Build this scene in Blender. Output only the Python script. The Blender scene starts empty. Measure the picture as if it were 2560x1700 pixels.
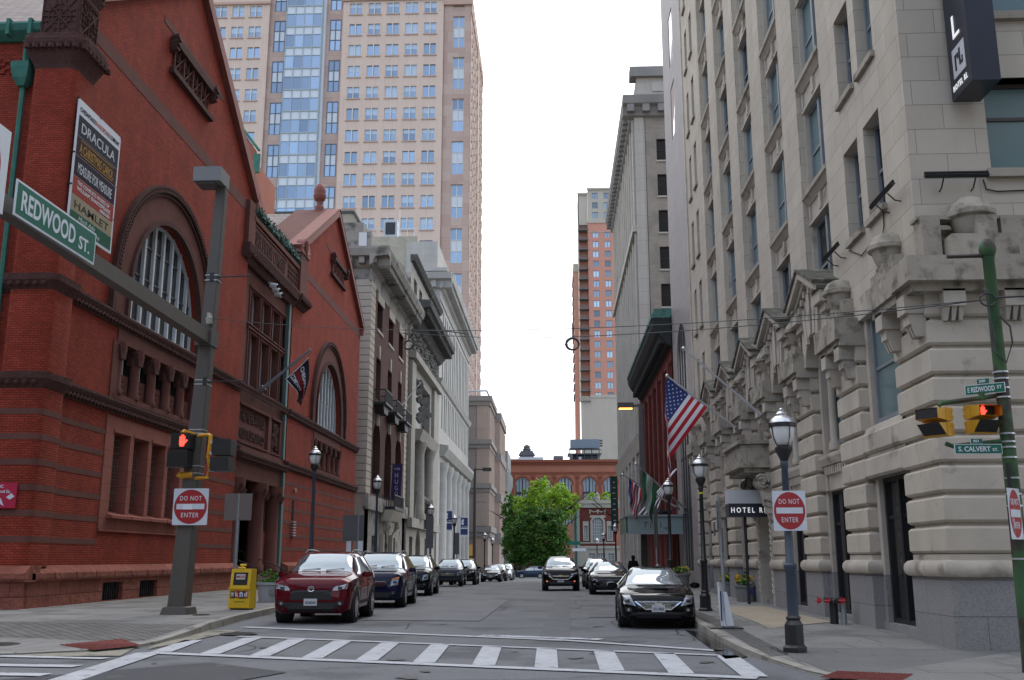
import bpy, math, random
from mathutils import Vector, Matrix
R=math.radians
random.seed(7)
sc=bpy.context.scene
COL=sc.collection
# ---------------------------------------------------------------- camera
cam=bpy.data.cameras.new('camera'); camo=bpy.data.objects.new('camera',cam); COL.objects.link(camo)
cam.sensor_width=36; cam.lens=35.156; cam.clip_end=3000; cam.clip_start=.1
camo.location=(0,0,1.6)
camo.rotation_euler=(R(90)+math.atan(547/2500.),0,math.atan(110/math.hypot(2500,547)))
sc.camera=camo
# ---------------------------------------------------------------- sky
SUN_EL=R(55); SUN_AZ=R(200)
w=bpy.data.worlds.new('World'); sc.world=w; w.use_nodes=True
nt=w.node_tree; N=nt.nodes; Lk=nt.links; N.clear()
out=N.new('ShaderNodeOutputWorld'); bg=N.new('ShaderNodeBackground'); Lk.new(bg.outputs[0],out.inputs[0])
sky=N.new('ShaderNodeTexSky'); sky.sky_type='NISHITA'; sky.sun_disc=False; sky.sun_elevation=SUN_EL; sky.sun_rotation=SUN_AZ
sky.air_density=1.0; sky.dust_density=.6; sky.ozone_density=1.6
tc=N.new('ShaderNodeTexCoord'); sep=N.new('ShaderNodeSeparateXYZ'); Lk.new(tc.outputs['Generated'],sep.inputs[0])
noi=N.new('ShaderNodeTexNoise'); noi.inputs['Scale'].default_value=2.2; noi.inputs['Detail'].default_value=6; noi.inputs['Roughness'].default_value=.58
mp=N.new('ShaderNodeMapping'); mp.inputs['Scale'].default_value=(1,1,2.2); Lk.new(tc.outputs['Generated'],mp.inputs[0]); Lk.new(mp.outputs[0],noi.inputs['Vector'])
def wm(op,a,b,c=None):
    n=N.new('ShaderNodeMath'); n.operation=op
    for i,x in enumerate((a,b,c)):
        if x is None: continue
        if isinstance(x,(int,float)): n.inputs[i].default_value=x
        else: Lk.new(x,n.inputs[i])
    return n.outputs[0]
cov=wm('ADD',wm('MULTIPLY_ADD',sep.outputs['Y'],.85,.40),noi.outputs[0])
rmp=N.new('ShaderNodeValToRGB'); rmp.color_ramp.elements[0].position=.10; rmp.color_ramp.elements[1].position=1.0
cov=wm('DIVIDE',cov,1.45); Lk.new(cov,rmp.inputs[0])
mx=N.new('ShaderNodeMix'); mx.data_type='RGBA'; Lk.new(rmp.outputs[0],mx.inputs[0])
Lk.new(sky.outputs[0],mx.inputs[6])
# clouds in the same physical units as the sky (background strength is 0.11)
mx.inputs[7].default_value=(11.0,11.3,11.8,1)
Lk.new(mx.outputs[2],bg.inputs[0]); bg.inputs[1].default_value=.11
sun=bpy.data.lights.new('sun','SUN'); sun.energy=.55; sun.angle=R(25); sun.color=(1,.96,.9)
suno=bpy.data.objects.new('sun',sun); COL.objects.link(suno)
suno.rotation_euler=(R(90)-SUN_EL,0,R(180)-SUN_AZ+R(180))
sc.view_settings.view_transform='Standard'; sc.view_settings.look='None'; sc.view_settings.gamma=1; sc.view_settings.exposure=0.95
try: sc.view_settings.use_curve_mapping=False
except Exception: pass
sc.render.engine='CYCLES'; sc.cycles.max_bounces=5; sc.cycles.diffuse_bounces=3; sc.cycles.glossy_bounces=3
# ---------------------------------------------------------------- materials
MATS={}
def srgb(r,g,b):
    f=lambda c:(c/255/12.92 if c/255<=.04045 else ((c/255+.055)/1.055)**2.4)
    return (f(r),f(g),f(b))
def mat(name,col,rough=.8,metal=0,var=0,vs=1.5,streak=0,bump=0,bs=30,brick=None,fine=0,emit=None,spec=None,coat=0,dirt=None,ground=False,patch=None,worn=None,alpha=None,trans=0):
    """procedural material in world metres. brick=(w,h,mortar,mortar colour,second colour,mortar smooth,bump)"""
    if name in MATS: return MATS[name]
    m=bpy.data.materials.new(name); m.use_nodes=True; MATS[name]=m
    nt=m.node_tree; n=nt.nodes; L=nt.links
    p=n['Principled BSDF']; p.inputs['Base Color'].default_value=(*col,1); p.inputs['Roughness'].default_value=rough; p.inputs['Metallic'].default_value=metal
    if spec is None and rough>.7: spec=.18
    if spec is not None: p.inputs['Specular IOR Level'].default_value=spec
    if coat: p.inputs['Coat Weight'].default_value=coat; p.inputs['Coat Roughness'].default_value=.04
    if trans: p.inputs['Transmission Weight'].default_value=trans
    if emit: p.inputs['Emission Color'].default_value=(*emit[:3],1); p.inputs['Emission Strength'].default_value=emit[3]
    if not(var or streak or bump or brick or fine or patch or worn): return m
    g=n.new('ShaderNodeNewGeometry'); pos=g.outputs['Position']
    def math_(op,a,b,c=None):
        q=n.new('ShaderNodeMath'); q.operation=op
        for i,x in enumerate((a,b,c)):
            if x is None: continue
            if isinstance(x,(int,float)): q.inputs[i].default_value=x
            else: L.new(x,q.inputs[i])
        return q.outputs[0]
    def noise(scale,detail=4,mapping=None,rough_=.55):
        q=n.new('ShaderNodeTexNoise'); q.inputs['Scale'].default_value=scale; q.inputs['Detail'].default_value=detail; q.inputs['Roughness'].default_value=rough_
        if mapping:
            k=n.new('ShaderNodeMapping'); k.inputs['Scale'].default_value=mapping; L.new(pos,k.inputs[0]); L.new(k.outputs[0],q.inputs['Vector'])
        else: L.new(pos,q.inputs['Vector'])
        return q.outputs[0]
    def mul(c,f):   # colour times value
        q=n.new('ShaderNodeVectorMath'); q.operation='SCALE'; L.new(c,q.inputs[0]); L.new(f,q.inputs[3]); return q.outputs[0]
    def mixc(f,a,b):
        q=n.new('ShaderNodeMix'); q.data_type='RGBA'
        if isinstance(f,(int,float)): q.inputs[0].default_value=f
        else: L.new(f,q.inputs[0])
        for i,x in ((6,a),(7,b)):
            if isinstance(x,tuple): q.inputs[i].default_value=(*x[:3],1)
            else: L.new(x,q.inputs[i])
        return q.outputs[2]
    rgb=n.new('ShaderNodeRGB'); rgb.outputs[0].default_value=(*col,1); c=rgb.outputs[0]
    hts=None
    if brick:
        bw,bh,mo,mc,c2,sm,bb=brick
        sp=n.new('ShaderNodeSeparateXYZ'); L.new(pos,sp.inputs[0]); cb=n.new('ShaderNodeCombineXYZ')
        if ground: L.new(sp.outputs[0],cb.inputs[0]); L.new(sp.outputs[1],cb.inputs[1])
        else: L.new(math_('ADD',sp.outputs[0],sp.outputs[1]),cb.inputs[0]); L.new(sp.outputs[2],cb.inputs[1])
        t=n.new('ShaderNodeTexBrick'); L.new(cb.outputs[0],t.inputs['Vector']); t.inputs['Scale'].default_value=1
        t.inputs['Brick Width'].default_value=bw; t.inputs['Row Height'].default_value=bh; t.inputs['Mortar Size'].default_value=mo; t.inputs['Mortar Smooth'].default_value=sm
        t.inputs['Color1'].default_value=(*col,1); t.inputs['Color2'].default_value=(*c2,1); t.inputs['Mortar'].default_value=(*mc,1); t.inputs['Bias'].default_value=0
        c=t.outputs[0]; hts=(t.outputs[1],-bb)
    if patch:  # (scale, threshold, colour, softness) large stains
        s_,th,pc,so=patch
        r_=n.new('ShaderNodeMapRange'); r_.inputs[1].default_value=th; r_.inputs[2].default_value=th+so; L.new(noise(s_,6),r_.inputs[0])
        c=mixc(r_.outputs[0],c,pc)
    if worn:  # paint worn through to another colour
        s_,th,pc=worn
        r_=n.new('ShaderNodeMapRange'); r_.inputs[1].default_value=th; r_.inputs[2].default_value=th+.12; L.new(noise(s_,8,rough_=.7),r_.inputs[0])
        c=mixc(r_.outputs[0],c,pc)
    if var: c=mul(c,math_('MULTIPLY_ADD',noise(vs,5),var*4,1-var*2))
    if streak: c=mul(c,math_('MULTIPLY_ADD',noise(1,4,(1.3,1.3,.12)),streak*4,1-streak*2))
    if fine: c=mul(c,math_('MULTIPLY_ADD',noise(38,3),fine*4,1-fine*2))
    L.new(c,p.inputs['Base Color'])
    h=None
    if bump: 
        b=n.new('ShaderNodeBump'); b.inputs['Strength'].default_value=1; b.inputs['Distance'].default_value=bump; L.new(noise(bs,5),b.inputs['Height']); h=b
    if hts and hts[1]:
        b2=n.new('ShaderNodeBump'); b2.inputs['Distance'].default_value=abs(hts[1]); b2.invert=True; L.new(hts[0],b2.inputs['Height'])
        if h: L.new(h.outputs[0],b2.inputs['Normal'])
        h=b2
    if h: L.new(h.outputs[0],p.inputs['Normal'])
    return m
def glass(name,col,rough=.06,var=.0,metal=.0,spec=.5):
    """window glass: dark body behind a mirror-like coat, slightly wavy"""
    if name in MATS: return MATS[name]
    m=mat(name,col,rough=rough,metal=metal,spec=spec)
    n=m.node_tree.nodes; L=m.node_tree.links; p=n['Principled BSDF']
    g=n.new('ShaderNodeNewGeometry'); q=n.new('ShaderNodeTexNoise'); q.inputs['Scale'].default_value=.55; q.inputs['Detail'].default_value=1; L.new(g.outputs['Position'],q.inputs['Vector'])
    b=n.new('ShaderNodeBump'); b.inputs['Distance'].default_value=.02; L.new(q.outputs[0],b.inputs['Height']); L.new(b.outputs[0],p.inputs['Normal'])
    if var:
        o=n.new('ShaderNodeObjectInfo'); mm=n.new('ShaderNodeMath'); mm.operation='MULTIPLY_ADD'; mm.inputs[1].default_value=var*2; mm.inputs[2].default_value=1-var; L.new(o.outputs['Random'],mm.inputs[0])
        r=n.new('ShaderNodeRGB'); r.outputs[0].default_value=(*col,1); v=n.new('ShaderNodeVectorMath'); v.operation='SCALE'; L.new(r.outputs[0],v.inputs[0]); L.new(mm.outputs[0],v.inputs[3]); L.new(v.outputs[0],p.inputs['Base Color'])
    return m
# ---------------------------------------------------------------- object helpers
def tag(o,label=None,cat=None,group=None,kind=None):
    if label: o['label']=label
    if cat: o['category']=cat
    if group: o['group']=group
    if kind: o['kind']=kind
    return o
def empty(name,loc=(0,0,0),rz=0,label=None,cat=None,group=None):
    o=bpy.data.objects.new(name,None); COL.objects.link(o); o.location=loc; o.rotation_euler=(0,0,rz); o.empty_display_size=.3
    return tag(o,label,cat,group)
def kids(o): return [c for c in bpy.data.objects if c.parent==o]
def copy_tree(o,parent=None):
    c=o.copy(); COL.objects.link(c); c.parent=parent
    for ch in kids(o): copy_tree(ch,c)
    return c
def worg(o):
    v=Vector((0,0,0))
    while o is not None: v+=Vector(o.location); o=o.parent
    return v
def mapL(X,Y0=0): return lambda u,v,w:(X+w,u,v)
def mapR(X,Y0=0): return lambda u,v,w:(X-w,u,v)
def mapC(Y): return lambda u,v,w:(u,Y-w,v)
class MB:
    def __init__(s,fn=None): s.v=[];s.f=[];s.mi=[];s.fn=fn or (lambda x,y,z:(x,y,z)); s.cur=0
    def add(s,vs,fs,raw=False):
        b=len(s.v)
        s.v+= [tuple(p) for p in vs] if raw else [s.fn(*p) for p in vs]
        for f in fs: s.f.append(tuple(b+i for i in f)); s.mi.append(s.cur)
        return s
    def quad(s,*p): return s.add(p,[tuple(range(len(p)))])
    def box(s,u0,u1,v0,v1,w0,w1):
        P=[(u,v,w) for w in (w0,w1) for v in (v0,v1) for u in (u0,u1)]
        return s.add(P,[(0,1,3,2),(4,6,7,5),(0,4,5,1),(2,3,7,6),(0,2,6,4),(1,5,7,3)])
    def bev(s,u0,u1,v0,v1,w0,w1,c):
        """block with its front edges chamfered by c"""
        P=[(u0,v0,w0),(u1,v0,w0),(u1,v1,w0),(u0,v1,w0),(u0,v0,w1-c),(u1,v0,w1-c),(u1,v1,w1-c),(u0,v1,w1-c),(u0+c,v0+c,w1),(u1-c,v0+c,w1),(u1-c,v1-c,w1),(u0+c,v1-c,w1)]
        return s.add(P,[(0,1,2,3),(0,4,5,1),(1,5,6,2),(2,6,7,3),(3,7,4,0),(4,8,9,5),(5,9,10,6),(6,10,11,7),(7,11,8,4),(8,11,10,9)])
    def prism(s,pts,w0,w1):
        n=len(pts); P=[(u,v,w0) for u,v in pts]+[(u,v,w1) for u,v in pts]
        return s.add(P,[tuple(range(n)),tuple(range(2*n-1,n-1,-1))]+[(i,(i+1)%n,n+(i+1)%n,n+i) for i in range(n)])
    def ring(s,rings,close=True,cap=True):
        """loft raw world rings"""
        n=len(rings[0]); P=[p for r in rings for p in r]; F=[]
        for k in range(len(rings)-1):
            for i in range(n if close else n-1):
                j=(i+1)%n; F.append((k*n+i,k*n+j,(k+1)*n+j,(k+1)*n+i))
        if cap: F+= [tuple(range(n)),tuple(range((len(rings)-1)*n,len(rings)*n))[::-1]]
        return s.add(P,F,raw=True)
    def tube(s,pts,r,n=6,cap=True,raw=False):
        pts=[Vector(p if raw else s.fn(*p)) for p in pts]; rs=r if isinstance(r,(list,tuple)) else [r]*len(pts)
        rings=[]
        for i,p in enumerate(pts):
            d=(pts[min(i+1,len(pts)-1)]-pts[max(i-1,0)])
            if d.length<1e-9: d=Vector((0,0,1))
            d.normalize(); a=Vector((0,0,1)) if abs(d.z)<.9 else Vector((1,0,0))
            e1=d.cross(a).normalized(); e2=d.cross(e1)
            rings.append([tuple(p+e1*rs[i]*math.cos(2*math.pi*k/n)+e2*rs[i]*math.sin(2*math.pi*k/n)) for k in range(n)])
        return s.ring(rings,cap=cap)
    def lathe(s,x,y,prof,n=16,a0=0,a1=2*math.pi):
        """turned about the vertical axis through world (x,y); prof=[(radius,z)]"""
        full=abs(a1-a0-2*math.pi)<1e-6; m=n if full else n+1
        rings=[[(x+r*math.cos(a0+(a1-a0)*k/n),y+r*math.sin(a0+(a1-a0)*k/n),z) for k in range(m)] for r,z in prof]
        return s.ring(rings,close=full,cap=True)
    def extr(s,prof,u0,u1):
        """moulding: prof=[(v,w)] run along u"""
        n=len(prof); P=[(u0,v,w) for v,w in prof]+[(u1,v,w) for v,w in prof]
        return s.add(P,[tuple(range(n)),tuple(range(2*n-1,n-1,-1))]+[(i,(i+1)%n,n+(i+1)%n,n+i) for i in range(n)])
    def arc(s,uc,vc,r0,r1,w0,w1,a0=0,a1=math.pi,n=28):
        P=[];F=[]
        for i in range(n+1):
            a=a0+(a1-a0)*i/n; c,d=math.cos(a),math.sin(a)
            P+=[(uc+r0*c,vc+r0*d,w0),(uc+r1*c,vc+r1*d,w0),(uc+r1*c,vc+r1*d,w1),(uc+r0*c,vc+r0*d,w1)]
        for i in range(n):
            b=4*i
            for k in range(4): F.append((b+k,b+(k+1)%4,b+4+(k+1)%4,b+4+k))
        F+=[(0,1,2,3),(4*n,4*n+3,4*n+2,4*n+1)]
        return s.add(P,F)
    def wall(s,u0,u1,v0,v1,holes=(),w=0,d=.35,back=False):
        """wall face with openings (u0,u1,v0,v1[,arch]) and their reveals"""
        us=sorted({u0,u1}|{h[0] for h in holes}|{h[1] for h in holes}); vs=sorted({v0,v1}|{h[2] for h in holes}|{h[3] for h in holes})
        us=[x for x in us if u0<=x<=u1]; vs=[x for x in vs if v0<=x<=v1]
        for i in range(len(us)-1):
            for j in range(len(vs)-1):
                a,b,c,e=us[i],us[i+1],vs[j],vs[j+1]; mu,mv=(a+b)/2,(c+e)/2
                if any(h[0]<mu<h[1] and h[2]<mv<h[3] for h in holes): continue
                s.quad((a,c,w),(b,c,w),(b,e,w),(a,e,w))
        for h in holes:
            a,b,c,e=h[:4]; 
            if len(h)>4 and h[4]:
                r=(b-a)/2; uc=(a+b)/2; vc=e-r; n=24; pr=None
                for k in range(n):
                    t0=math.pi*k/n; t1=math.pi*(k+1)/n
                    p=(uc+r*math.cos(t0),vc+r*math.sin(t0)); q=(uc+r*math.cos(t1),vc+r*math.sin(t1))
                    s.quad((p[0],p[1],w),(p[0],e,w),(q[0],e,w),(q[0],q[1],w)); s.quad((p[0],p[1],w),(q[0],q[1],w),(q[0],q[1],w-d),(p[0],p[1],w-d))
                top=vc
            else: top=e; s.quad((a,e,w),(b,e,w),(b,e,w-d),(a,e,w-d))
            s.quad((a,c,w),(a,top,w),(a,top,w-d),(a,c,w-d)); s.quad((b,c,w),(b,top,w),(b,top,w-d),(b,c,w-d)); s.quad((a,c,w),(b,c,w),(b,c,w-d),(a,c,w-d))
        return s
    def build(s,name,m,parent=None,smooth=False,auto=None):
        me=bpy.data.meshes.new(name); o_=worg(parent)
        me.from_pydata([(a-o_.x,b-o_.y,c-o_.z) for a,b,c in s.v],[],s.f)
        ms=m if isinstance(m,(list,tuple)) else [m]
        for x in ms: me.materials.append(x)
        if len(ms)>1: me.polygons.foreach_set('material_index',s.mi)
        if smooth: me.polygons.foreach_set('use_smooth',[True]*len(me.polygons))
        import bmesh
        b=bmesh.new(); b.from_mesh(me); bmesh.ops.recalc_face_normals(b,faces=b.faces); b.to_mesh(me); b.free()
        me.update()
        if smooth and auto: me.set_sharp_from_angle(angle=R(auto))
        o=bpy.data.objects.new(name,me); COL.objects.link(o)
        if parent is not None: o.parent=parent
        return o
def text_mb(s,origin,ud,vd,width=None,height=None,depth=.004,bold=0,center=False,shear=0,space=1.0,mb=None,xs=None):
    """lettering as a mesh in the plane spanned by ud (reading direction) and vd (up)"""
    cu=bpy.data.curves.new('t','FONT'); cu.body=s; cu.size=1; cu.offset=bold; cu.shear=shear; cu.resolution_u=3; cu.space_character=space
    if depth: cu.extrude=.5
    o=bpy.data.objects.new('t',cu); COL.objects.link(o)
    dg=bpy.context.evaluated_depsgraph_get(); me=bpy.data.meshes.new_from_object(o.evaluated_get(dg))
    bpy.data.objects.remove(o); bpy.data.curves.remove(cu)
    vs=[v.co.copy() for v in me.vertices]; fs=[tuple(p.vertices) for p in me.polygons]; bpy.data.meshes.remove(me)
    mb=mb or MB()
    if not vs: return mb
    x0=min(v.x for v in vs);x1=max(v.x for v in vs);y0=min(v.y for v in vs);y1=max(v.y for v in vs)
    sx=(width/(x1-x0)) if width else None; sy=(height/(y1-y0)) if height else None
    if sx is None: sx=sy*(xs or 1)
    if sy is None: sy=sx
    o_=Vector(origin);ud=Vector(ud).normalized();vd=Vector(vd).normalized();nd=ud.cross(vd)
    P=[]
    for v in vs:
        x=(v.x-x0)*sx; y=(v.y-y0)*sy
        if center: x-=(x1-x0)*sx/2; y-=(y1-y0)*sy/2
        P.append(tuple(o_+ud*x+vd*y+nd*(v.z*depth)))
    return mb.add(P,fs,raw=True)
# ---------------------------------------------------------------- palette
BR=mat('red_brick',(.325,.050,.028),.88,var=.17,vs=.8,streak=.14,bump=.004,bs=30,patch=(.45,.58,(.16,.030,.019),.22),brick=(.22,.075,.010,(.085,.022,.015),(.235,.036,.020),.3,.006))
BRS=mat('brownstone',(.135,.056,.044),.9,var=.14,vs=1.3,streak=.10,bump=.012,bs=14)
BRC=mat('carved_brownstone',(.085,.042,.036),.92,var=.16,vs=2.5,bump=.05,bs=9)
PKS=mat('pink_sandstone',(.30,.108,.080),.9,var=.14,vs=1.0,streak=.10,bump=.008,bs=12,brick=(1.4,.6,.008,(.14,.055,.042),(.26,.095,.072),.2,.004))
ROCK=mat('rock_faced_sandstone',(.27,.098,.070),.95,var=.18,vs=1.4,bump=.10,bs=4.5,brick=(1.35,.5,.012,(.09,.035,.026),(.22,.078,.056),.2,.01))
BAND=mat('brown_band',(.13,.058,.047),.9,var=.12,vs=1.6,bump=.008,bs=14)
COP=mat('green_copper',(.055,.17,.13),.75,var=.2,vs=2.5,streak=.12)
TEAL=mat('teal_paint',(.075,.13,.12),.6,var=.08)
SLATE=mat('tan_slate',(.30,.25,.22),.85,var=.12,vs=1.5,brick=(.45,.3,.015,(.13,.11,.10),(.24,.19,.17),.1,.01))
WHT=mat('old_white_paint',(.50,.52,.53),.6,var=.12,vs=3)
DGL=glass('dark_glass',(.012,.014,.016),.08)
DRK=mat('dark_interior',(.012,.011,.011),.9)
BLK=mat('black_metal',(.015,.016,.018),.45,var=.08)
IRON=mat('wrought_iron',(.02,.02,.022),.6)
ST=mat('hotel_limestone',(.47,.42,.35),.88,var=.08,vs=.8,streak=.08,bump=.003,bs=20,brick=(1.15,.52,.006,(.23,.205,.175),(.43,.38,.315),.25,.004))
STP=mat('plain_limestone',(.44,.395,.335),.88,var=.12,vs=1.4,streak=.12,bump=.006,bs=18,patch=(1.2,.58,(.20,.175,.14),.14))
BST=mat('banded_limestone',(.465,.415,.345),.88,var=.10,vs=1.6,streak=.10,bump=.004,bs=22,patch=(2.2,.60,(.30,.27,.22),.12))
STD=mat('weathered_limestone',(.33,.295,.245),.92,var=.12,vs=1.5,streak=.12,bump=.01,bs=14,patch=(3.2,.50,(.13,.12,.09),.2))
GRN=mat('grey_granite',(.265,.26,.262),.85,var=.05,vs=1,fine=.22,bump=.01,bs=26,brick=(1.25,.62,.008,(.14,.138,.138),(.235,.23,.232),.2,.005))
FRM=mat('blue_grey_frame',(.20,.222,.24),.5,var=.08)
TGL=glass('teal_blind_glass',(.14,.21,.215),.12)
SLAB=mat('mauve_granite',(.30,.272,.265),.5,var=.05,vs=.5,brick=(1.3,1.55,.012,(.13,.115,.11),(.28,.252,.247),.1,.004))
# ---------------------------------------------------------------- setting
ASP=mat('asphalt',(.150,.152,.160),.85,var=.13,vs=.42,fine=.24,bump=.006,bs=60,patch=(.38,.53,(.108,.109,.115),.08))
ASP2=mat('dark_asphalt',(.07,.071,.077),.75,var=.10,vs=.8,fine=.15,bump=.006,bs=60)
WET=mat('wet_asphalt',(.035,.035,.038),.12,var=.1,vs=2)
CONC=mat('sidewalk_concrete',(.23,.225,.215),.9,var=.10,vs=.8,fine=.16,bump=.004,bs=50,brick=(1.5,1.5,.014,(.10,.098,.093),(.20,.195,.185),.2,.003),ground=True,patch=(.6,.52,(.15,.145,.137),.12))
TANC=mat('tan_concrete',(.34,.29,.22),.9,var=.10,vs=1.3,fine=.08)
PAV=mat('grey_brick_paving',(.20,.19,.178),.9,var=.16,vs=1.1,fine=.08,bump=.004,bs=40,brick=(.27,.16,.020,(.055,.052,.048),(.145,.138,.13),.1,.008),ground=True)
KERB=mat('kerb_concrete',(.30,.285,.25),.92,var=.16,vs=1.6,fine=.12,bump=.012,bs=20,patch=(1.3,.55,(.14,.13,.11),.12))
MARK=mat('road_paint',(.42,.43,.45),.8,var=.10,vs=1.2,fine=.10,worn=(5,.56,(.17,.172,.18)))
MARKW=mat('worn_road_paint',(.52,.54,.57),.75,fine=.08,worn=(3.5,.48,(.17,.175,.185)))
TACT=mat('red_tactile',(.17,.048,.042),.8,var=.14,vs=3,bump=.02,bs=20,worn=(6,.60,(.20,.12,.10)))
def gz(y): # street falls gently beyond the first block
    if y<=55: return 0.0
    if y<=150: return -1.15*(y-55)/95.0
    return -1.15
def sheet(name,ys,xs,mtl,dz=0.0,kind='structure',zf=None):
    """strip sheet: xs(y)->list of x across"""
    b=MB(); rows=[[ (x,y,(zf(x,y) if zf else gz(y))+dz) for x in xs(y)] for y in ys]
    n=len(rows[0])
    P=[p for r in rows for p in r]; F=[(k*n+i,k*n+i+1,(k+1)*n+i+1,(k+1)*n+i) for k in range(len(rows)-1) for i in range(n-1)]
    b.add(P,F); o=b.build(name,mtl); tag(o,kind=kind); return o
YS=[-60,-20,0,10,20,30,40,55]+[55+9.5*i for i in range(1,11)]+[200,400,900,1600]
sheet('ground',YS,lambda y:[-900,-300,-60,-8,0,8,60,300,900],ASP,-.012)
# near kerb lines (the two street corners curve away)
LK=[(-8.9,60),(-8.75,45),(-8.6,32),(-8.35,27),(-8.0,23.6),(-7.85,22.6),(-7.75,21.2),(-7.7,20),(-7.8,18.9),(-8.3,18.0),(-9.2,17.35),(-10.5,17.0),(-14,16.9),(-40,16.9)]
RK=[(3.75,60),(3.55,40),(3.35,28),(3.25,23),(3.2,20.5),(3.25,18.5),(3.4,16.8),(3.6,15.4),(3.85,14.4),(4.3,13.6),(5.2,13.1),(7,12.9),(40,12.9)]
def sidewalk(name,line,inner,m,hz,km):
    """raised pavement between a kerb line and the buildings, with its kerb stones"""
    b=MB(); P=[];F=[]
    n=len(line)
    for i,(x,y) in enumerate(line):
        xi,yi=inner[i]; P+=[(x,y,hz(x,y)),(xi,yi,max(hz(x,y),hz(xi,yi)))]
    for i in range(n-1): F.append((2*i,2*i+1,2*i+3,2*i+2))
    b.add(P,F); o=b.build(name,m); tag(o,kind='structure')
    k=MB()
    for i in range(n-1):
        a=Vector((*line[i],0));c=Vector((*line[i+1],0)); L_=(c-a).length; st=max(1,int(round(L_/1.5)))
        d=(c-a).normalized(); nn=Vector((-d.y,d.x,0)); side=1 if (Vector((*inner[i],0))-a).dot(nn)>0 else -1
        for j in range(st):
            p=a+(c-a)*(j/st); q=a+(c-a)*((j+1)/st)-d*.006; i0=nn*side*.19
            za=hz(p.x,p.y)+.006; zb=hz(q.x,q.y)+.006; g=-.08+min(gz(p.y),0)
            e=nn*side*.03
            k.add([(p.x,p.y,g),(q.x,q.y,g),(q.x,q.y,zb-.03),(p.x,p.y,za-.03),(p.x+e.x,p.y+e.y,za),(q.x+e.x,q.y+e.y,zb),(q.x+i0.x,q.y+i0.y,zb),(p.x+i0.x,p.y+i0.y,za),(p.x+i0.x,p.y+i0.y,g),(q.x+i0.x,q.y+i0.y,g)],
              [(0,1,2,3),(3,2,5,4),(4,5,6,7),(7,6,9,8),(0,3,4,7,8),(1,2,5,6,9)])
    tag(k.build('kerb',km),kind='structure')
def hzL(x,y):
    t=min(1,max(0,(y-19.5)/4.0)); return .03+.12*t+gz(y)
def hzR(x,y):
    t=min(1,max(0,(y-15.5)/8.0)); return .02+.13*t+gz(y)
far=[200,130,100,80]
LKf=[(-9.2,y) for y in far]+LK; RKf=[(4.1,y) for y in far]+RK
LI=[(-17.5,y) for x,y in LKf]; RI=[(9.0,y) for x,y in RKf]
for i,(x,y) in enumerate(LKf):
    if y<21: LI[i]=(-17.5 if x>-16 else -40, 30.5)
for i,(x,y) in enumerate(RKf):
    if y<15: RI[i]=(9.0 if x<9 else 40,19.2)
LI[-5]=(-17.5,27);LI[-4]=(-17.5,30.5)
sidewalk('pavement_left',LKf,LI,CONC,hzL,KERB)
sidewalk('pavement_right',RKf,RI,CONC,hzR,KERB)
# brick paving round the left corner, laid on the concrete
def lay(name,pts,m,hz,dz=.006,kind='structure',n=1):
    b=MB(); b.add([(x,y,hz(x,y)+dz) for x,y in pts],[tuple(range(len(pts)))]); return tag(b.build(name,m),kind=kind)
flat=lambda x,y:gz(y)
def grid(name,c,m,hz,dz,n=8,kind='structure'):
    """four-cornered sheet draped on the ground"""
    b=MB(); P=[];F=[]
    for i in range(n+1):
        for j in range(n+1):
            s,t=i/n,j/n; x=(c[0][0]*(1-s)+c[1][0]*s)*(1-t)+(c[3][0]*(1-s)+c[2][0]*s)*t; y=(c[0][1]*(1-s)+c[1][1]*s)*(1-t)+(c[3][1]*(1-s)+c[2][1]*s)*t
            P.append((x,y,hz(x,y)+dz))
    for i in range(n):
        for j in range(n): F.append((i*(n+1)+j,(i+1)*(n+1)+j,(i+1)*(n+1)+j+1,i*(n+1)+j+1))
    b.add(P,F); return tag(b.build(name,m),kind=kind)
grid('brick_paving_left',[(-30,18.2),(-8.05,20.0),(-8.2,23.2),(-30,26.2)],PAV,hzL,.006,14)
grid('brick_strip_right',[(3.46,17.2),(3.85,17.4),(4.3,50),(3.85,50)],mat('dark_brick_strip',(.14,.135,.13),.9,var=.15,vs=2,brick=(.22,.11,.012,(.07,.07,.065),(.11,.105,.10),.1,.005),ground=True),hzR,.006,16)
grid('corner_paving_right',[(3.9,14.9),(12,14.9),(12,18.0),(3.7,18.6)],mat('dark_corner_concrete',(.15,.148,.145),.9,var=.10,vs=1.2,fine=.16),hzR,.006,10)
grid('tan_paving_patch',[(4.6,22.6),(6.45,24.6),(6.5,32.5),(4.9,32.2)],TANC,hzR,.006,6)
# gutter aprons
grid('gutter_left',[(-7.4,18.6),(-7.55,19.0),(-8.2,23.7),(-7.2,23.4)],mat('gutter_concrete',(.27,.25,.205),.92,var=.16,vs=2,fine=.12,patch=(1.5,.5,(.13,.12,.10),.12)),flat,.004,6)
grid('gutter_left_corner',[(-20,16.3),(-7.35,17.3),(-7.75,18.9),(-20,16.9)],MATS['gutter_concrete'],flat,.004,8)
grid('wet_gutter_right',[(2.75,17.2),(3.19,17.6),(3.24,23.5),(2.95,24)],WET,flat,.004,8)
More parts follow.
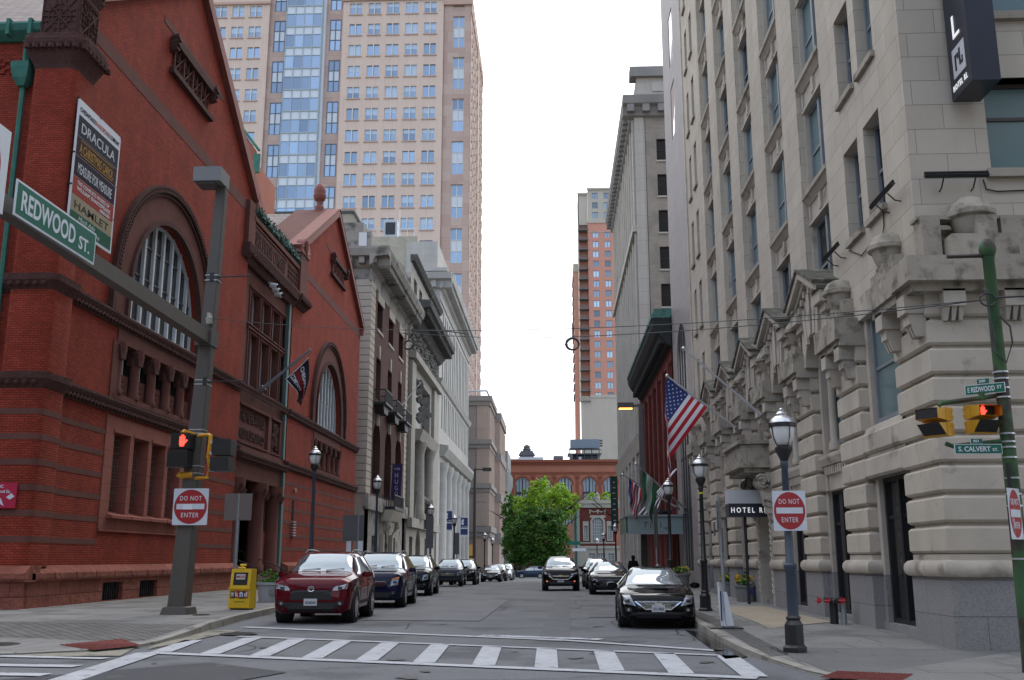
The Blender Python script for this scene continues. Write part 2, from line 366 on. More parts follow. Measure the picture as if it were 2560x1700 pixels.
# crosswalk: two long lines, ladder bars and the stop line
def bar(p,q,wd,m=MARK,dz=.004):
    p=Vector((*p,0));q=Vector((*q,0));d=(q-p).normalized();e=Vector((-d.y,d.x,0))*wd/2
    return [(p-e),(q-e),(q+e),(p+e)]
mk=MB()
def addbar(b,p,q,wd,dz): 
    c=bar(p,q,wd); b.add([(v.x,v.y,gz(v.y)+dz) for v in c],[(0,1,2,3)])
nr=lambda x:17.95-.345*(x+7.1); fr=lambda x:21.75-.40*(x+6.9)
addbar(mk,(-7.15,17.95),(2.75,14.55),.30,.004); addbar(mk,(-6.75,21.72),(2.75,17.85),.22,.004)
for i in range(11):
    x=-6.95+i*.97; addbar(mk,(x,nr(x)+.17),(x-.12*(3-i*.4),fr(x-.2)-.13 if i else 20.7),.36,.004)
# the neighbouring crossing of the side street
mk2=MB(); addbar(mk2,(-7.1,17.9),(-6.35,11.5),.44,.0052); tag(mk2.build('worn_edge_marking',mat('dull_road_paint',(.40,.41,.43),.8,var=.12,vs=1,fine=.1,worn=(4,.53,(.17,.172,.18)))),kind='structure')
for (p,q,wd) in (((-12.5,17.75),(-7.4,16.85),.26),((-14,16.3),(-7.3,15.65),.33),((-14,15.1),(-7.2,14.5),.33),((-14,13.9),(-6.9,13.3),.33)): addbar(mk,p,q,wd,.008 if 0 else .0045)
tag(mk.build('crosswalk_marking',MARK),kind='structure')
mk=MB(); addbar(mk,(-7.5,24.6),(.2,20.95),.28,.004); addbar(mk,(.2,20.95),(2.95,18.65),.26,.004); tag(mk.build('stop_line_marking',MARK),kind='structure')
mk=MB(); addbar(mk,(-1.6,22.2),(.9,21.2),.34,.0042); tag(mk.build('faded_stop_line_marking',MARKW),kind='structure')
grid('wall_base_sealant',[(-15.55,29.2),(-15.42,29.2),(-15.42,49.9),(-15.55,49.9)],mat('pale_sealant',(.45,.42,.39),.9,var=.12,vs=4),hzL,.012,12)
# asphalt repairs and cracks
grid('asphalt_patch_dark',[(-9,12.2),(-4.6,13.0),(-3.9,15.0),(-5.5,16.3)],ASP2,flat,.0015,4)
ASP3=mat('lighter_asphalt',(.163,.165,.172),.85,var=.12,vs=.8,fine=.22,bump=.006,bs=60)
grid('asphalt_patch_light',[(-5.2,27.5),(-2.0,27.3),(-1.9,41),(-5.0,41)],ASP3,flat,.0013,5)
grid('asphalt_trench',[(-.4,20.9),(.25,20.7),(.9,60),(.3,60)],mat('trench_asphalt',(.135,.137,.143),.85,var=.12,vs=1,fine=.2,bump=.006,bs=60),flat,.0016,10)
grid('asphalt_patch_square',[(.9,29),(2.4,29),(2.5,33),(1,33)],MATS['trench_asphalt'],flat,.0018,5)
sp=MB(); random.seed(9)
for _ in range(46):
    x=random.choice((random.uniform(-7,2.8),random.gauss(-1.9,.5),random.gauss(.6,.4))); y=random.uniform(13.5,45); q=random.uniform(.04,.16)
    sp.add([(x+q*(1+.35*math.sin(3*a+x))*math.cos(a),y+q*1.3*(1+.3*math.cos(2*a+y))*math.sin(a),.0026) for a in [2*math.pi*k/14 for k in range(14)]],[tuple(range(14))])
tag(sp.build('oil_stains',mat('oil_stain',(.05,.05,.052),.6)),kind='stuff')
sp=MB()
for _ in range(260):
    if random.random()<.5: x=random.uniform(-15,-8.8); y=random.uniform(22,48)
    else: x=random.uniform(4.0,6.4); y=random.uniform(16,45)
    q=random.uniform(.015,.035); h=(hzL if x<0 else hzR)(x,y)+.0125; sp.add([(x+q*math.cos(a),y+q*math.sin(a),h) for a in [2*math.pi*k/8 for k in range(8)]],[tuple(range(8))])
tag(sp.build('gum_stains',mat('gum_stain',(.07,.068,.065),.9)),kind='stuff')
sp=MB()
for _ in range(70):
    x,y=random.choice(((random.uniform(-8.6,-7.9),random.uniform(20,25)),(random.uniform(2.7,3.15),random.uniform(17,30)),(random.uniform(-15,-9),random.uniform(24,31)),(random.uniform(4,6.5),random.uniform(17,26))))
    h=(hzL(x,y) if x<-8.7 else hzR(x,y) if x>3.3 else .003)+.014; a=random.uniform(0,6.28); s_=random.uniform(.015,.04); sp.add([(x-s_*math.cos(a),y-s_*math.sin(a),h),(x+s_*.4*math.sin(a),y-s_*.4*math.cos(a),h+.006),(x+s_*math.cos(a),y+s_*math.sin(a),h),(x-s_*.4*math.sin(a),y+s_*.4*math.cos(a),h+.008)],[(0,1,2,3)])
tag(sp.build('fallen_litter',mat('dry_leaf',(.28,.19,.09),.8,var=.3,vs=9)),kind='stuff')
cr=MB(); random.seed(3)
def crack(x,y,a,L_,wd=.022):
    pts=[];k=int(L_/.28)
    for i in range(k): 
        pts.append((x,y)); a+=random.uniform(-.28,.28); x+=math.cos(a)*.28; y+=math.sin(a)*.28
    for i in range(len(pts)-1):
        p,q=pts[i],pts[i+1]; addbar(cr,p,q,wd*random.uniform(.5,1.3),.0022)
for (x,y,a,l) in ((-4,15.2,.7,2.4),(-6,26,-.15,8),(-3,30,1.4,12),(1.5,24,1.5,20),(-1,21.4,-.3,5),(-5,36,0,10),(-2,33,1.5,22),(0,45,.1,4),(-3.5,24,1.7,3),(-6.5,20.1,-.35,9.5),(-2,14.2,-.1,4),(2.1,20,1.2,5),(-5,50,0,9)): crack(x,y,a,l)
tag(cr.build('road_crack',mat('crack',(.035,.035,.037),.9)),kind='structure')
def cover(name,x,y,r,h,label):
    b=MB(); b.lathe(x,y,[(r,h+.004),(r,h+.012),(r*.93,h+.013),(r*.93,h+.009),(r*.85,h+.009)],20)
    for k in range(-3,4):
        c=math.sqrt(max(0,(r*.8)**2-(k*r*.22)**2)); b.box(x-c,x+c,y+k*r*.22-.012,y+k*r*.22+.012,h+.008,h+.013)
    return tag(b.build(name,mat('cast_iron',(.06,.052,.048),.6,var=.15,vs=6)),label,'manhole cover')
cover('manhole_cover',-10.4,18.9,.42,.045,'brown iron manhole cover in the brick paving beside the left kerb corner')
cover('manhole_cover',-9.35,26.9,.24,.158,'small round iron cover between the tapering grey pole and the yellow newspaper box')
cover('manhole_cover',-6.9,22.3,.40,.006,'worn manhole cover in the road just off the broken kerb end')
def tactile(c,hz,label):
    b=MB(); n=12
    c=[Vector((*p,0)) for p in c]
    def P(s,t): return (c[0]*(1-s)+c[1]*s)*(1-t)+(c[3]*(1-s)+c[2]*s)*t
    b.add([(P(s,t).x,P(s,t).y,hz(P(s,t).x,P(s,t).y)+.012) for s,t in ((0,0),(1,0),(1,1),(0,1))],[(0,1,2,3)])
    for i in range(n*2):
        for j in range(n):
            p=P((i+.5)/(n*2),(j+.5)/n); h=hz(p.x,p.y)+.012; b.lathe(p.x,p.y,[(.022,h),(.014,h+.012),(.001,h+.013)],5)
    return tag(b.build('tactile_pad',TACT),label,'tactile pad')
tactile([(-9.25,18.95),(-8.1,17.95),(-7.65,18.9),(-8.55,20.15)],hzL,'worn red tactile paving pad at the left corner ramp')
tactile([(3.55,14.35),(4.5,14.0),(4.95,14.8),(4.0,15.15)],hzR,'red tactile paving pad on the right corner near the frame edge')
# ---------------------------------------------------------------- red brick theatre (left)
B1=empty('theatre_building',(-16,30,0),label='red brick and brownstone theatre with two steep gables and great arched windows',cat='building')
mL=mapL(-16)
def part(name,b,m,parent,smooth=False,label=None,auto=None):
    o=b.build(name,m,parent,smooth,auto); 
    if label: o['label']=label
    return o
SP=11.4
b=MB(mL)
b.wall(30,49.7,1.35,20.2,[(35.7,43.3,10.45,SP+3.8,True),(35.3,43.4,7.35,9.5),(34.85,42.95,2.55,6.65)],0,.5)
b.prism([(30,20.2),(50.2,20.2),(40.7,27.0)],-.5,0)
b.wall(58.9,80,1.35,20.2,[(65.9,73.5,10.45,SP+3.8,True),(65.6,73.7,7.35,9.5)],0,.5)
b.prism([(59,20.2),(80.1,20.2),(69.7,26.4)],-.5,0)
b.box(79.5,80,0,20.2,-8,-.01)
W1=part('wall',b,BR,B1)
# side towards the cross street
mC=mapC(30.25)
b=MB(mC); b.wall(-40,-16.02,1.35,18.7,[],0,.3); SW=part('wall',b,BR,B1)
b=MB(mC)
for r in range(4):
    for k in range(60): 
        if (k+r)%2==0: b.box(-17.2-k*.17,-17.2-k*.17+.16,17.55+r*.14,17.68+r*.14,.0,.06)
part('checker_brickwork',b,BR,B1)
# rounded pier at the corner
def rrect(x0,x1,y0,y1,r,n=5):
    P=[]
    for cx,cy,a in ((x1-r,y1-r,0),(x0+r,y1-r,90),(x0+r,y0+r,180),(x1-r,y0+r,270)):
        for k in range(n+1): P.append((cx+r*math.cos(R(a+90*k/n)),cy+r*math.sin(R(a+90*k/n))))
    return P
def rst(b,P,zs):
    """stack of plan outlines: zs=[(z,grow)]"""
    cx=sum(p[0] for p in P)/len(P); cy=sum(p[1] for p in P)/len(P)
    xs=[p[0] for p in P]; ys=[p[1] for p in P]; hx=(max(xs)-min(xs))/2; hy=(max(ys)-min(ys))/2
    b.ring([[((x-cx)*(1+g/hx)+cx,(y-cy)*(1+g/hy)+cy,z) for x,y in P] for z,g in zs])
PT=rrect(-17.2,-15.72,29.72,31.25,.28)
b=MB(); rst(b,PT,[(1.35,0),(17.5,0)]); PR=part('corner_pier',b,BR,B1,True,auto=40)
b=MB(); rst(b,PT,[(17.45,0),(17.6,.04),(18.0,.22),(18.25,.34),(18.4,.36),(18.45,.30),(18.6,.30)])
for sx,y0,y1 in ((0,0,0),):
    for k in range(7):
        x=-17.25+k*.27; b.tube([(x,29.42,18.05),(x+.02,29.40,18.2)],.11,6,raw=True)
        y=29.6+k*.29; b.tube([(-15.43,y,18.05),(-15.41,y,18.2)],.11,6,raw=True)
part('carved_capital',b,BRC,B1)
b=MB(); rst(b,rrect(-17.12,-15.82,29.80,31.15,.04,1),[(18.6,0),(20.2,0)])
rst(b,rrect(-17.12,-15.82,29.80,31.15,.04,1),[(20.2,.02),(20.35,.02),(20.6,.14),(21.5,.14),(21.9,.3),(22.2,.3)])
b2=b
def knot(b,F):
    """interlaced strapwork in a unit square: F maps (a,b)->world"""
    for c,r in (((.5,.5),.33),((.5,.5),.2),((.15,.15),.22),((.85,.15),.22),((.15,.85),.22),((.85,.85),.22)):
        pts=[]
        for k in range(17):
            a=c[0]+r*math.cos(k*math.pi/8); d=c[1]+r*math.sin(k*math.pi/8); pts.append(F(min(1,max(0,a)),min(1,max(0,d))))
        b.tube(pts,.022,5,raw=True)
    for p,q in (((0,0),(1,1)),((0,1),(1,0)),((.5,0),(.5,1)),((0,.5),(1,.5)),((0,0),(1,0)),((0,1),(1,1)),((0,0),(0,1)),((1,0),(1,1))): b.tube([F(*p),F(*q)],.028,5,raw=True)
knot(b,lambda a,c:(-17.05+1.16*a,29.78,18.7+1.4*c)); knot(b,lambda a,c:(-15.80,29.88+1.2*a,18.7+1.4*c))
knot(b,lambda a,c:(-17.1+1.3*a,29.64,20.7+.75*c)); knot(b,lambda a,c:(-15.66,29.8+1.3*a,20.7+.75*c))
part('carved_block',b,BRC,B1)
# string courses (with carved under-roll)
def string(b,z,u0,u1,pr=.22,h=.5): b.extr([(z-h,.0),(z-h,.05),(z-h*.55,pr*.6),(z-h*.4,pr*.8),(z-h*.22,pr),(z-.02,pr),(z,pr*.6),(z,0)],u0,u1)
def beads(b,z,u0,u1,w_,r,st):
    k=int((u1-u0)/st)
    for i in range(k):
        u=u0+(i+.5)*st; p=mL(u,z,w_); b.tube([(p[0]-.01,p[1]-st*.3,p[2]-r*.6),(p[0]+r*.5,p[1],p[2]),(p[0]-.01,p[1]+st*.3,p[2]+r*.6)],r,5,raw=True)
b=MB(mL)
for z in (7.25,10.4):
    string(b,z,30.9,49.7); string(b,z,58.9,80.3); beads(b,z-.36,31,49.6,.12,.07,.27); beads(b,z-.36,59,80,.12,.07,.3)
    rst(b,PT,[(z-.5,0),(z-.45,.03),(z-.22,.18),(z-.02,.2),(z,.12)])
    bb=MB(mC); bb.extr([(z-.5,0),(z-.45,.04),(z-.2,.2),(z-.02,.2),(z,.1),(z,0)],-40,-17.1); b.add(bb.v,bb.f,raw=True)
    for k in range(5): b.tube([(-17.1+k*.27,29.62,z-.36),(-16.98+k*.27,29.60,z-.30)],.08,6,raw=True)
string(b,10.4,49.7,58.9,.14,.35); string(b,6.95,49.7,58.9,.3,.45); beads(b,6.65,49.8,58.8,.16,.07,.3)
part('string_course',b,BRC,B1)
b=MB(mL)
for k in range(6):
    z=6.12-k*.77; 
    for u0,u1 in ((31.2,34.85),(42.95,49.7)): b.box(u0,u1,z-.19,z,0,.012)
    if k<6: b.box(58.9,80,z-.19,z,0,.012)
    rst(b,PT,[(z-.19,.01),(z,.01)]); bb=MB(mC); bb.box(-40,-17.15,z-.19,z,0,.012); b.add(bb.v,bb.f,raw=True)
b.box(30.3,49.9,19.35,19.9,0,.015); b.box(59.3,80,19.35,19.9,0,.015)
b.box(37,44.6,23.35,23.65,0,.02); b.box(67,73.4,23.2,23.45,0,.02)
part('brown_stone_bands',b,BAND,B1)
# plinth
b=MB(); PP=[(-17.3,29.35),(-15.45,29.35),(-15.45,31.6),(-17.3,31.6)]
b=MB(mL); b.wall(29.75,49.9,0-.2,.93,[(34.85,36.5,.18,.80),(38.0,39.7,.18,.80)],.38,.3)
n=14
for i in range(n):
    u0=29.75+i*20.15/n; b.bev(u0,u0+20.15/n-.015,.93,1.22,.0,.5,.05)
b.extr([(1.2,.0),(1.2,.47),(1.4,.06),(1.4,0)],29.7,49.9)
b.wall(58.9,80,-1.2,.93,[],.38,.3); b.extr([(.9,0),(.9,.46),(1.2,.46),(1.4,.06),(1.4,0)],58.9,80.1)
mC2=mapC(29.6); bb=MB(mC2); bb.wall(-40,-15.56,-.2,.93,[],.12,.3); bb.bev(-40,-15.5,.93,1.22,-.4,.24,.05); bb.extr([(1.2,-.7),(1.2,.2),(1.4,-.1),(1.4,-.7)],-40,-15.52); b.add(bb.v,bb.f,raw=True)
b.box(29.52,29.8,-.2,.93,-1.2,.37)
part('plinth',b,ROCK,B1)
for u0,u1 in ((34.85,36.5),(38.0,39.7)):
    b=MB(mL); b.box(u0,u1,.18,.8,.12,.14); o=part('basement_opening',b,DRK,B1)
    b=MB(mL)
    for k in range(9): b.box(u0+.1+k*(u1-u0-.2)/8-.012,u0+.1+k*(u1-u0-.2)/8+.012,.2,.78,.24,.27)
    part('grille',b,IRON,o)
# arched window surrounds and windows
def arch_window(c,frm,n,dm):
    b=MB(mL)
    b.arc(c,SP,3.8,5.1,-.02,.03,n=36); b.box(c-5.1,c-3.8,10.4,SP,0,.03); b.box(c+3.8,c+5.1,10.4,SP,0,.03)
    for k in range(1,24):
        a=math.pi*k/24; b.tube([mL(c+3.95*math.cos(a),SP+3.95*math.sin(a),.032),mL(c+5.0*math.cos(a),SP+5.0*math.sin(a),.032)],.012,3,raw=True) if False else None
    part('arch_surround',b,BRS,B1)
    b=MB(mL); b.arc(c,SP,5.1,5.35,0,.2,n=36); b.arc(c,SP,4.9,5.0,0,.12,n=36); b.box(c-5.35,c-5.1,10.4,SP,0,.2); b.box(c+5.1,c+5.35,10.4,SP,0,.2)
    for k in range(96):
        a=math.pi*(k+.5)/96
        for rr in (5.06,5.22) : b.tube([mL(c+(rr)*math.cos(a),SP+rr*math.sin(a),.10),mL(c+rr*math.cos(a),SP+rr*math.sin(a),.235)],.045,4,raw=True)
    b.arc(c,SP,3.72,3.92,-.08,.14,n=36); b.box(c-3.92,c-3.72,10.4,SP,-.08,.14); b.box(c+3.72,c+3.92,10.4,SP,-.08,.14)
    part('carved_archivolt',b,BRC,B1)
    r=3.72
    f=MB(mL); f.arc(c,SP,r-.14,r,-.42,-.3,n=36); f.box(c-r,c+r,10.45,10.62,-.42,-.26); f.box(c-r,c-r+.14,10.5,SP,-.42,-.3); f.box(c+r-.14,c+r,10.5,SP,-.42,-.3)
    f.box(c-r-.1,c+r+.1,10.40,10.5,-.3,.02)
    for k in range(1,n):
        u=c-r+2*r*k/n; top=SP+math.sqrt(max(0,r*r-(u-c)**2)); f.box(u-.075,u+.075,10.5,top,-.42,-.27)
    W=part('window',f,frm,B1,label='great semicircular window with white vertical mullions')
    g=MB(mL); g.quad(*[(c+r*math.cos(math.pi*k/30),SP+r*math.sin(math.pi*k/30),-.40) for k in range(31)],(c-r,10.5,-.40),(c+r,10.5,-.40)); part('pane',g,DGL,W)
    g=MB(mL)
    for k in range(n):
        ua=c-r+2*r*k/n+.09; ub=c-r+2*r*(k+1)/n-.09; m_=(ua+ub)/2; top=SP+math.sqrt(max(0,r*r-(m_-c)**2))
        for z in (12.55,13.9): 
            if top>z+.3: g.box(ua,ub,z-.04,z+.04,-.40,-.36)
    part('glazing_bars',g,mat('dark_brown_paint',(.05,.045,.042),.6),W)
arch_window(39.5,WHT,8,0); arch_window(69.7,WHT,8,0)
# loggias of short columns under the sill
def loggia(u0,n,pit):
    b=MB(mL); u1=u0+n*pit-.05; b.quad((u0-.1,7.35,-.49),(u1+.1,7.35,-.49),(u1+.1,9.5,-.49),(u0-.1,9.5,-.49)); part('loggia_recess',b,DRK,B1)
    b=MB(mL); b.box(u0-.2,u1+.2,9.4,9.95,-.45,.045); b.box(u0-.5,u0-.0,7.3,9.4,-.4,.04); b.box(u0-.2,u1+.2,7.3,7.5,-.45,.06)
    for k in range(n):
        a=u0+k*pit+.42; b.box(a,a+pit-.5,7.5,8.35,-.32,-.22)
        for q in range(3): b.box(a+.2,a+pit-.7,7.72+q*.2,7.79+q*.2,-.22,-.2)
    part('loggia_parapet',b,BRS,B1)
    for k in range(n+1):
        x,y,z=mL(u0+.2+k*pit,0,-.12); b=MB()
        b.lathe(x,y,[(.24,7.5),(.26,7.62),(.2,7.72),(.19,8.75),(.2,8.8),(.3,9.15),(.32,9.3),(.32,9.42)],14); part('column',b,BRS,B1,True,auto=50)
        b=MB(mL); b.prism([(u0+.2+k*pit-.18,8.8),(u0+.2+k*pit+.18,8.8),(u0+.2+k*pit+.34,9.28),(u0+.2+k*pit-.34,9.28)],-.36,.12); part('capital',b,BRC,B1)
    for k in range(n):
        a=u0+k*pit+.62; b=MB(mL); b.box(a,a+.12,8.3,9.3,-.44,-.38); b.box(a+pit-.95,a+pit-.85,8.3,9.3,-.44,-.38); b.box(a,a+pit-.85,8.28,8.38,-.44,-.38); part('window_frame',b,WHT,B1)
loggia(35.35,5,1.58); loggia(65.7,5,1.55)
# four barred windows in a pink stone surround
hs=[(35.55+k*1.74,36.95+k*1.74,3.2,6.1) for k in range(4)]
b=MB(mL); b.wall(34.85,42.95,2.55,6.65,hs,.03,.75)
for h in hs: 
    b.extr([(3.02,.0),(3.02,.26),(3.12,.26),(3.32,-.5),(3.2,-.5)],h[0]-.12,h[1]+.12); b.box(h[0]-.06,h[1]+.06,6.1,6.2,.03,.07)
b.box(34.85,42.95,2.55,2.62,.03,.08)
b.quad((34.8,2.5,-.74),(43,2.5,-.74),(43,6.7,-.74),(34.8,6.7,-.74)); b.box(34.83,34.87,2.5,6.7,-.6,.02); b.box(42.93,42.97,2.5,6.7,-.6,.02)
part('window_surround',b,PKS,B1)
for h in hs:
    b=MB(mL); b.box(h[0],h[1],3.2,6.1,-.72,-.70); o=part('window',b,DGL,B1)
    b=MB(mL)
    for k in range(7): b.box(h[0]+.08+k*.2,h[0]+.095+k*.2,3.35,6.0,-.36,-.345)
    for k in range(11): b.box(h[0]+.03,h[1]-.03,3.5+k*.24,3.515+k*.24,-.35,-.335)
    part('window_grille',b,mat('grille_metal',(.16,.16,.14),.5),o)
# gable copings, niches
def coping(b,pts,h=.42,pr=.28):
    for (a,c) in zip(pts[:-1],pts[1:]):
        d=Vector((c[0]-a[0],c[1]-a[1])).normalized(); nn=Vector((-d.y,d.x)); 
        if nn.y<0: nn=-nn
        b.prism([(a[0]-nn.x*.12,a[1]-nn.y*.12),(c[0]-nn.x*.12,c[1]-nn.y*.12),(c[0]+nn.x*h,c[1]+nn.y*h),(a[0]+nn.x*h,a[1]+nn.y*h)],-.65,pr)
b=MB(mL); coping(b,[(31.2,20.9),(40.7,27.05)]); coping(b,[(40.7,27.05),(50.3,20.25)])
coping(b,[(59.2,20.4),(69.7,26.5)],.42); coping(b,[(69.7,26.5),(80.4,20.2)],.3)
b.prism([(49.9,19.7),(50.7,19.85),(50.9,20.3),(50.2,20.75)],-.6,.3); b.prism([(79.9,19.6),(80.5,19.7),(80.7,20.1),(80.2,20.6)],-.6,.3)
part('gable_coping',b,mat('red_terracotta',(.20,.062,.045),.7,var=.12,vs=2,streak=.08),B1)
# wide saddle slab behind the small gable
b=MB(); 
for s_ in (-1,1):
    b.add([(-15.7,69.7,26.9),(-15.7,69.7+s_*10.6,20.6),(-19.0,69.7+s_*10.6,20.6),(-19.0,69.7,26.9)],[(0,1,2,3)])
part('gable_saddle',b,mat('red_clay_tile',(.125,.052,.040),.75,var=.14,vs=1.5,streak=.08),B1)
x,y=-17.3,69.7; b=MB(); b.lathe(x,y,[(.34,26.6),(.34,27.1),(.22,27.2),(.22,27.5),(.38,27.62),(.48,27.9),(.48,28.0),(.42,28.05),(.45,28.3),(.38,28.6),(.22,28.85),(.04,28.95)],14); part('finial',b,MATS['red_terracotta'],B1,True,auto=45)
def niche(c,z,wd,hh):
    b=MB(mL); b.box(c-wd/2,c+wd/2,z,z+hh,-.02,.0121); part('niche_back',b,DRK,B1)
    b=MB(mL); b.box(c-wd/2-.3,c+wd/2+.35,z-.22,z,0,.22); b.box(c-wd/2-.2,c+wd/2+.2,z+hh,z+hh+.35,0,.24)
    for u in (c-wd/2-.45,c+wd/2+.1):
        for q in range(3): b.tube([mL(u+.2,z+hh-.25+q*.2,.0),mL(u+.2,z+hh-.15+q*.2,.28+.05*q)],.2,7,raw=True)
    part('niche_brackets',b,BRC,B1)
    b=MB(mL); k=4; s_=wd/k
    for i in range(k):
        uc=c-wd/2+(i+.5)*s_; zc=z+hh/2
        for a in range(0,180,45): 
            r=min(s_,hh)/2*(1.3 if a%90 else 1); b.tube([mL(uc-r*math.cos(R(a)),zc-r*math.sin(R(a)),.07),mL(uc+r*math.cos(R(a)),zc+r*math.sin(R(a)),.07)],.035,4,raw=True)
        b.box(uc-s_/2-.03,uc-s_/2+.05,z,z+hh,.02,.1)
    b.box(c-wd/2,c+wd/2,z,z+.08,.02,.1)
    part('niche_lattice',b,BRS,B1)
niche(40.3,21.75,4.3,1.1); niche(70.8,21.75,4.0,1.05)
# roofs
b=MB()
for (yc,hw,zt,ze,x0) in ((40.5,10.4,26.9,19.0,-16.55),):
    for s_ in (-1,1): b.add([(x0,yc,zt),(x0,yc+s_*hw,ze),(-42,yc+s_*hw,ze),(-42,yc,zt)],[(0,1,2,3)])
for s_ in (-1,1): b.add([(-19.0,69.7,26.6),(-19.0,69.7+s_*10.3,20.3),(-34,69.7+s_*10.3,20.3),(-34,69.7,26.6)],[(0,1,2,3)])
b.add([(-16.9,49.5,20.2),(-16.9,60.5,20.2),(-24.5,68,27.6),(-24.5,49.5,27.6)],[(0,1,2,3)])
part('roof',b,SLATE,B1)
# gutter, hopper and downpipe on the side
b=MB(mC); b.extr([(18.7,0),(18.7,.12),(18.95,.42),(19.15,.5),(19.25,.44),(19.2,0)],-40,-17.1)
for k in range(30): b.box(-17.5-k*.75,-17.38-k*.75,18.75,19.32,.3,.54)
part('copper_gutter',b,COP,B1)
b=MB(); b.tube([(-17.55,30.0,18.8),(-17.6,30.05,18.2),(-17.62,30.1,17.75)],.13,6,raw=True); b.ring([[(-17.62+a*s_,30.0+c*s_,z) for a,c in ((-1,-1),(1,-1),(1,.9),(-1,.9))] for z,s_ in ((17.75,.3),(17.55,.3),(17.2,.24),(16.95,.12))]); b.tube([(-17.62,30.05,17.0),(-17.63,30.08,1.4)],.085,6,raw=True)
part('downpipe',b,COP,B1)
# ---- entrance bay between the gables
b=MB(mL)
UW=[(51.55+k*2.0,53.05+k*2.0,13.95,15.75) for k in range(4)]+[(51.55+k*2.0,53.05+k*2.0,10.65,13.45) for k in range(4)]
b.wall(49.7,58.9,9.55,20.2,UW,-.25,.55)
b.wall(49.7,58.9,0,7.3,[(49.9,58.4,.9,5.65)],-.08,.5)
b.wall(49.7,58.9,7.3,9.55,[(50.2,55.5,7.5,9.4),(56.1,57.9,7.5,9.4)],-.12,.16)
b.quad((49.7,7.3,-.28),(58.9,7.3,-.28),(58.9,9.55,-.28),(49.7,9.55,-.28))
part('entrance_wall',b,BRS,B1)
for h in UW:
    b=MB(mL); b.box(h[0],h[0]+.09,h[2],h[3],-.72,-.6); b.box(h[1]-.09,h[1],h[2],h[3],-.72,-.6); b.box(h[0],h[1],h[3]-.09,h[3],-.72,-.6); b.box(h[0],h[1],h[2],h[2]+.1,-.72,-.6); b.box(h[0],h[1],(h[2]+h[3])/2-.03,(h[2]+h[3])/2+.03,-.72,-.62); o=part('window',b,WHT,B1)
    b=MB(mL); b.box(h[0],h[1],h[2],h[3],-.74,-.70); part('pane',b,DGL,o)
b=MB(mL)
for k in range(5): b.box(51.05+k*2.0,51.1+k*2.0,10.6,15.9,-.25,-.19); b.box(51.45+k*2.0,51.5+k*2.0,10.6,15.9,-.25,-.19)
b.box(50.9,59.3,13.6,13.68,-.25,-.15); b.box(50.9,59.3,13.8,13.86,-.25,-.15); b.box(51,59.3,15.85,15.95,-.25,-.15)
b.box(50.1,55.6,9.4,9.5,-.12,-.05);b.box(50.1,55.6,7.42,7.5,-.12,-.05);b.box(56,58,9.4,9.5,-.12,-.05);b.box(56,58,7.42,7.5,-.12,-.05)
part('mouldings',b,BRS,B1)
t=text_mb('THE MERCANTILE',mL(50.5,8.65,-.25),(0,1,0),(0,0,1),width=4.6,height=.52,depth=.06,bold=.02)
text_mb('TRUST & DEPOSIT CO',mL(50.5,7.75,-.25),(0,1,0),(0,0,1),width=4.6,height=.52,depth=.06,bold=.02,mb=t)
part('panel_lettering',t,BRC,B1)
b=MB(mL); random.seed(5)
for k in range(26): b.tube([mL(56.4+random.random()*1.2,7.7+random.random()*1.5,-.25),mL(56.4+random.random()*1.2,7.7+random.random()*1.5,-.16)],.09,5,raw=True)
part('carved_panel',b,BRC,B1)
# frieze with lettering, carved cornice and copper cresting
b=MB(mL); b.box(49.9,59.3,17.55,19.2,-.3,.12); b.box(49.8,59.3,19.15,19.4,-.3,.25); b.box(59.2,60.9,17.5,20.4,-.25,.32); b.box(48.9,50.0,17.4,20.0,-.25,.22)
b.box(50.2,56.6,17.75,17.85,.12,.17); b.box(50.2,56.6,18.95,19.05,.12,.17)
part('frieze',b,BRS,B1)
t=text_mb('SAFE DEPOSIT COMPANY',mL(50.4,18.0,.12),(0,1,0),(0,0,1),width=6.0,height=.8,depth=.07,bold=.02); part('frieze_lettering',t,BRC,B1)
b=MB(mL); b.extr([(16.75,-.25),(16.75,0),(17.2,.3),(17.55,.42),(17.65,.42),(17.65,0)],49.4,59.3); beads(b,17.15,49.6,59.2,.28,.12,.42)
b.extr([(16.9,0),(16.9,.1),(17.2,.45),(17.5,.55),(17.6,.55),(17.6,0)],59.1,61.4); b.extr([(16.9,0),(16.9,.1),(17.2,.35),(17.5,.42),(17.6,.42),(17.6,0)],48.7,50.1); beads(b,17.25,59.2,61.3,.5,.14,.4)
for k in range(6):
    for q in range(4): b.box(57.0+k*.36,57.2+k*.36,17.8+q*.3,17.95+q*.3,.12,.19)
part('carved_cornice',b,BRC,B1)
b=MB(); x,y,z=mL(60.1,20.3,.15)
b.ring([[(x-.2,y+1.0*math.cos(a),z+1.15*math.sin(a)) for a in [math.pi*k/12 for k in range(13)]],[(x+.25,y+1.0*math.cos(a),z+1.15*math.sin(a)) for a in [math.pi*k/12 for k in range(13)]]])
for k in range(1,8): a=math.pi*k/8; b.tube([(x+.27,y,z+.1),(x+.27,y+.9*math.cos(a),z+1.0*math.sin(a))],.05,4,raw=True)
part('shell_ornament',b,MATS['red_terracotta'],B1)
b=MB(); random.seed(11)
for k in range(46):
    u=49.9+k*.205; x,y,z=mL(u,19.4,.18); h=.45+.25*(k%2)
    for q in range(3): b.tube([(x-.15,y,z),(x+random.uniform(-.15,.15),y+random.uniform(-.12,.12),z+h*.5),(x+random.uniform(-.05,.2),y+random.uniform(-.1,.1),z+h)],[.07,.1,.03],5,raw=True)
part('copper_cresting',b,mat('dark_copper',(.03,.065,.05),.7,var=.25,vs=3,patch=(2.5,.55,(.09,.22,.17),.1)),B1)
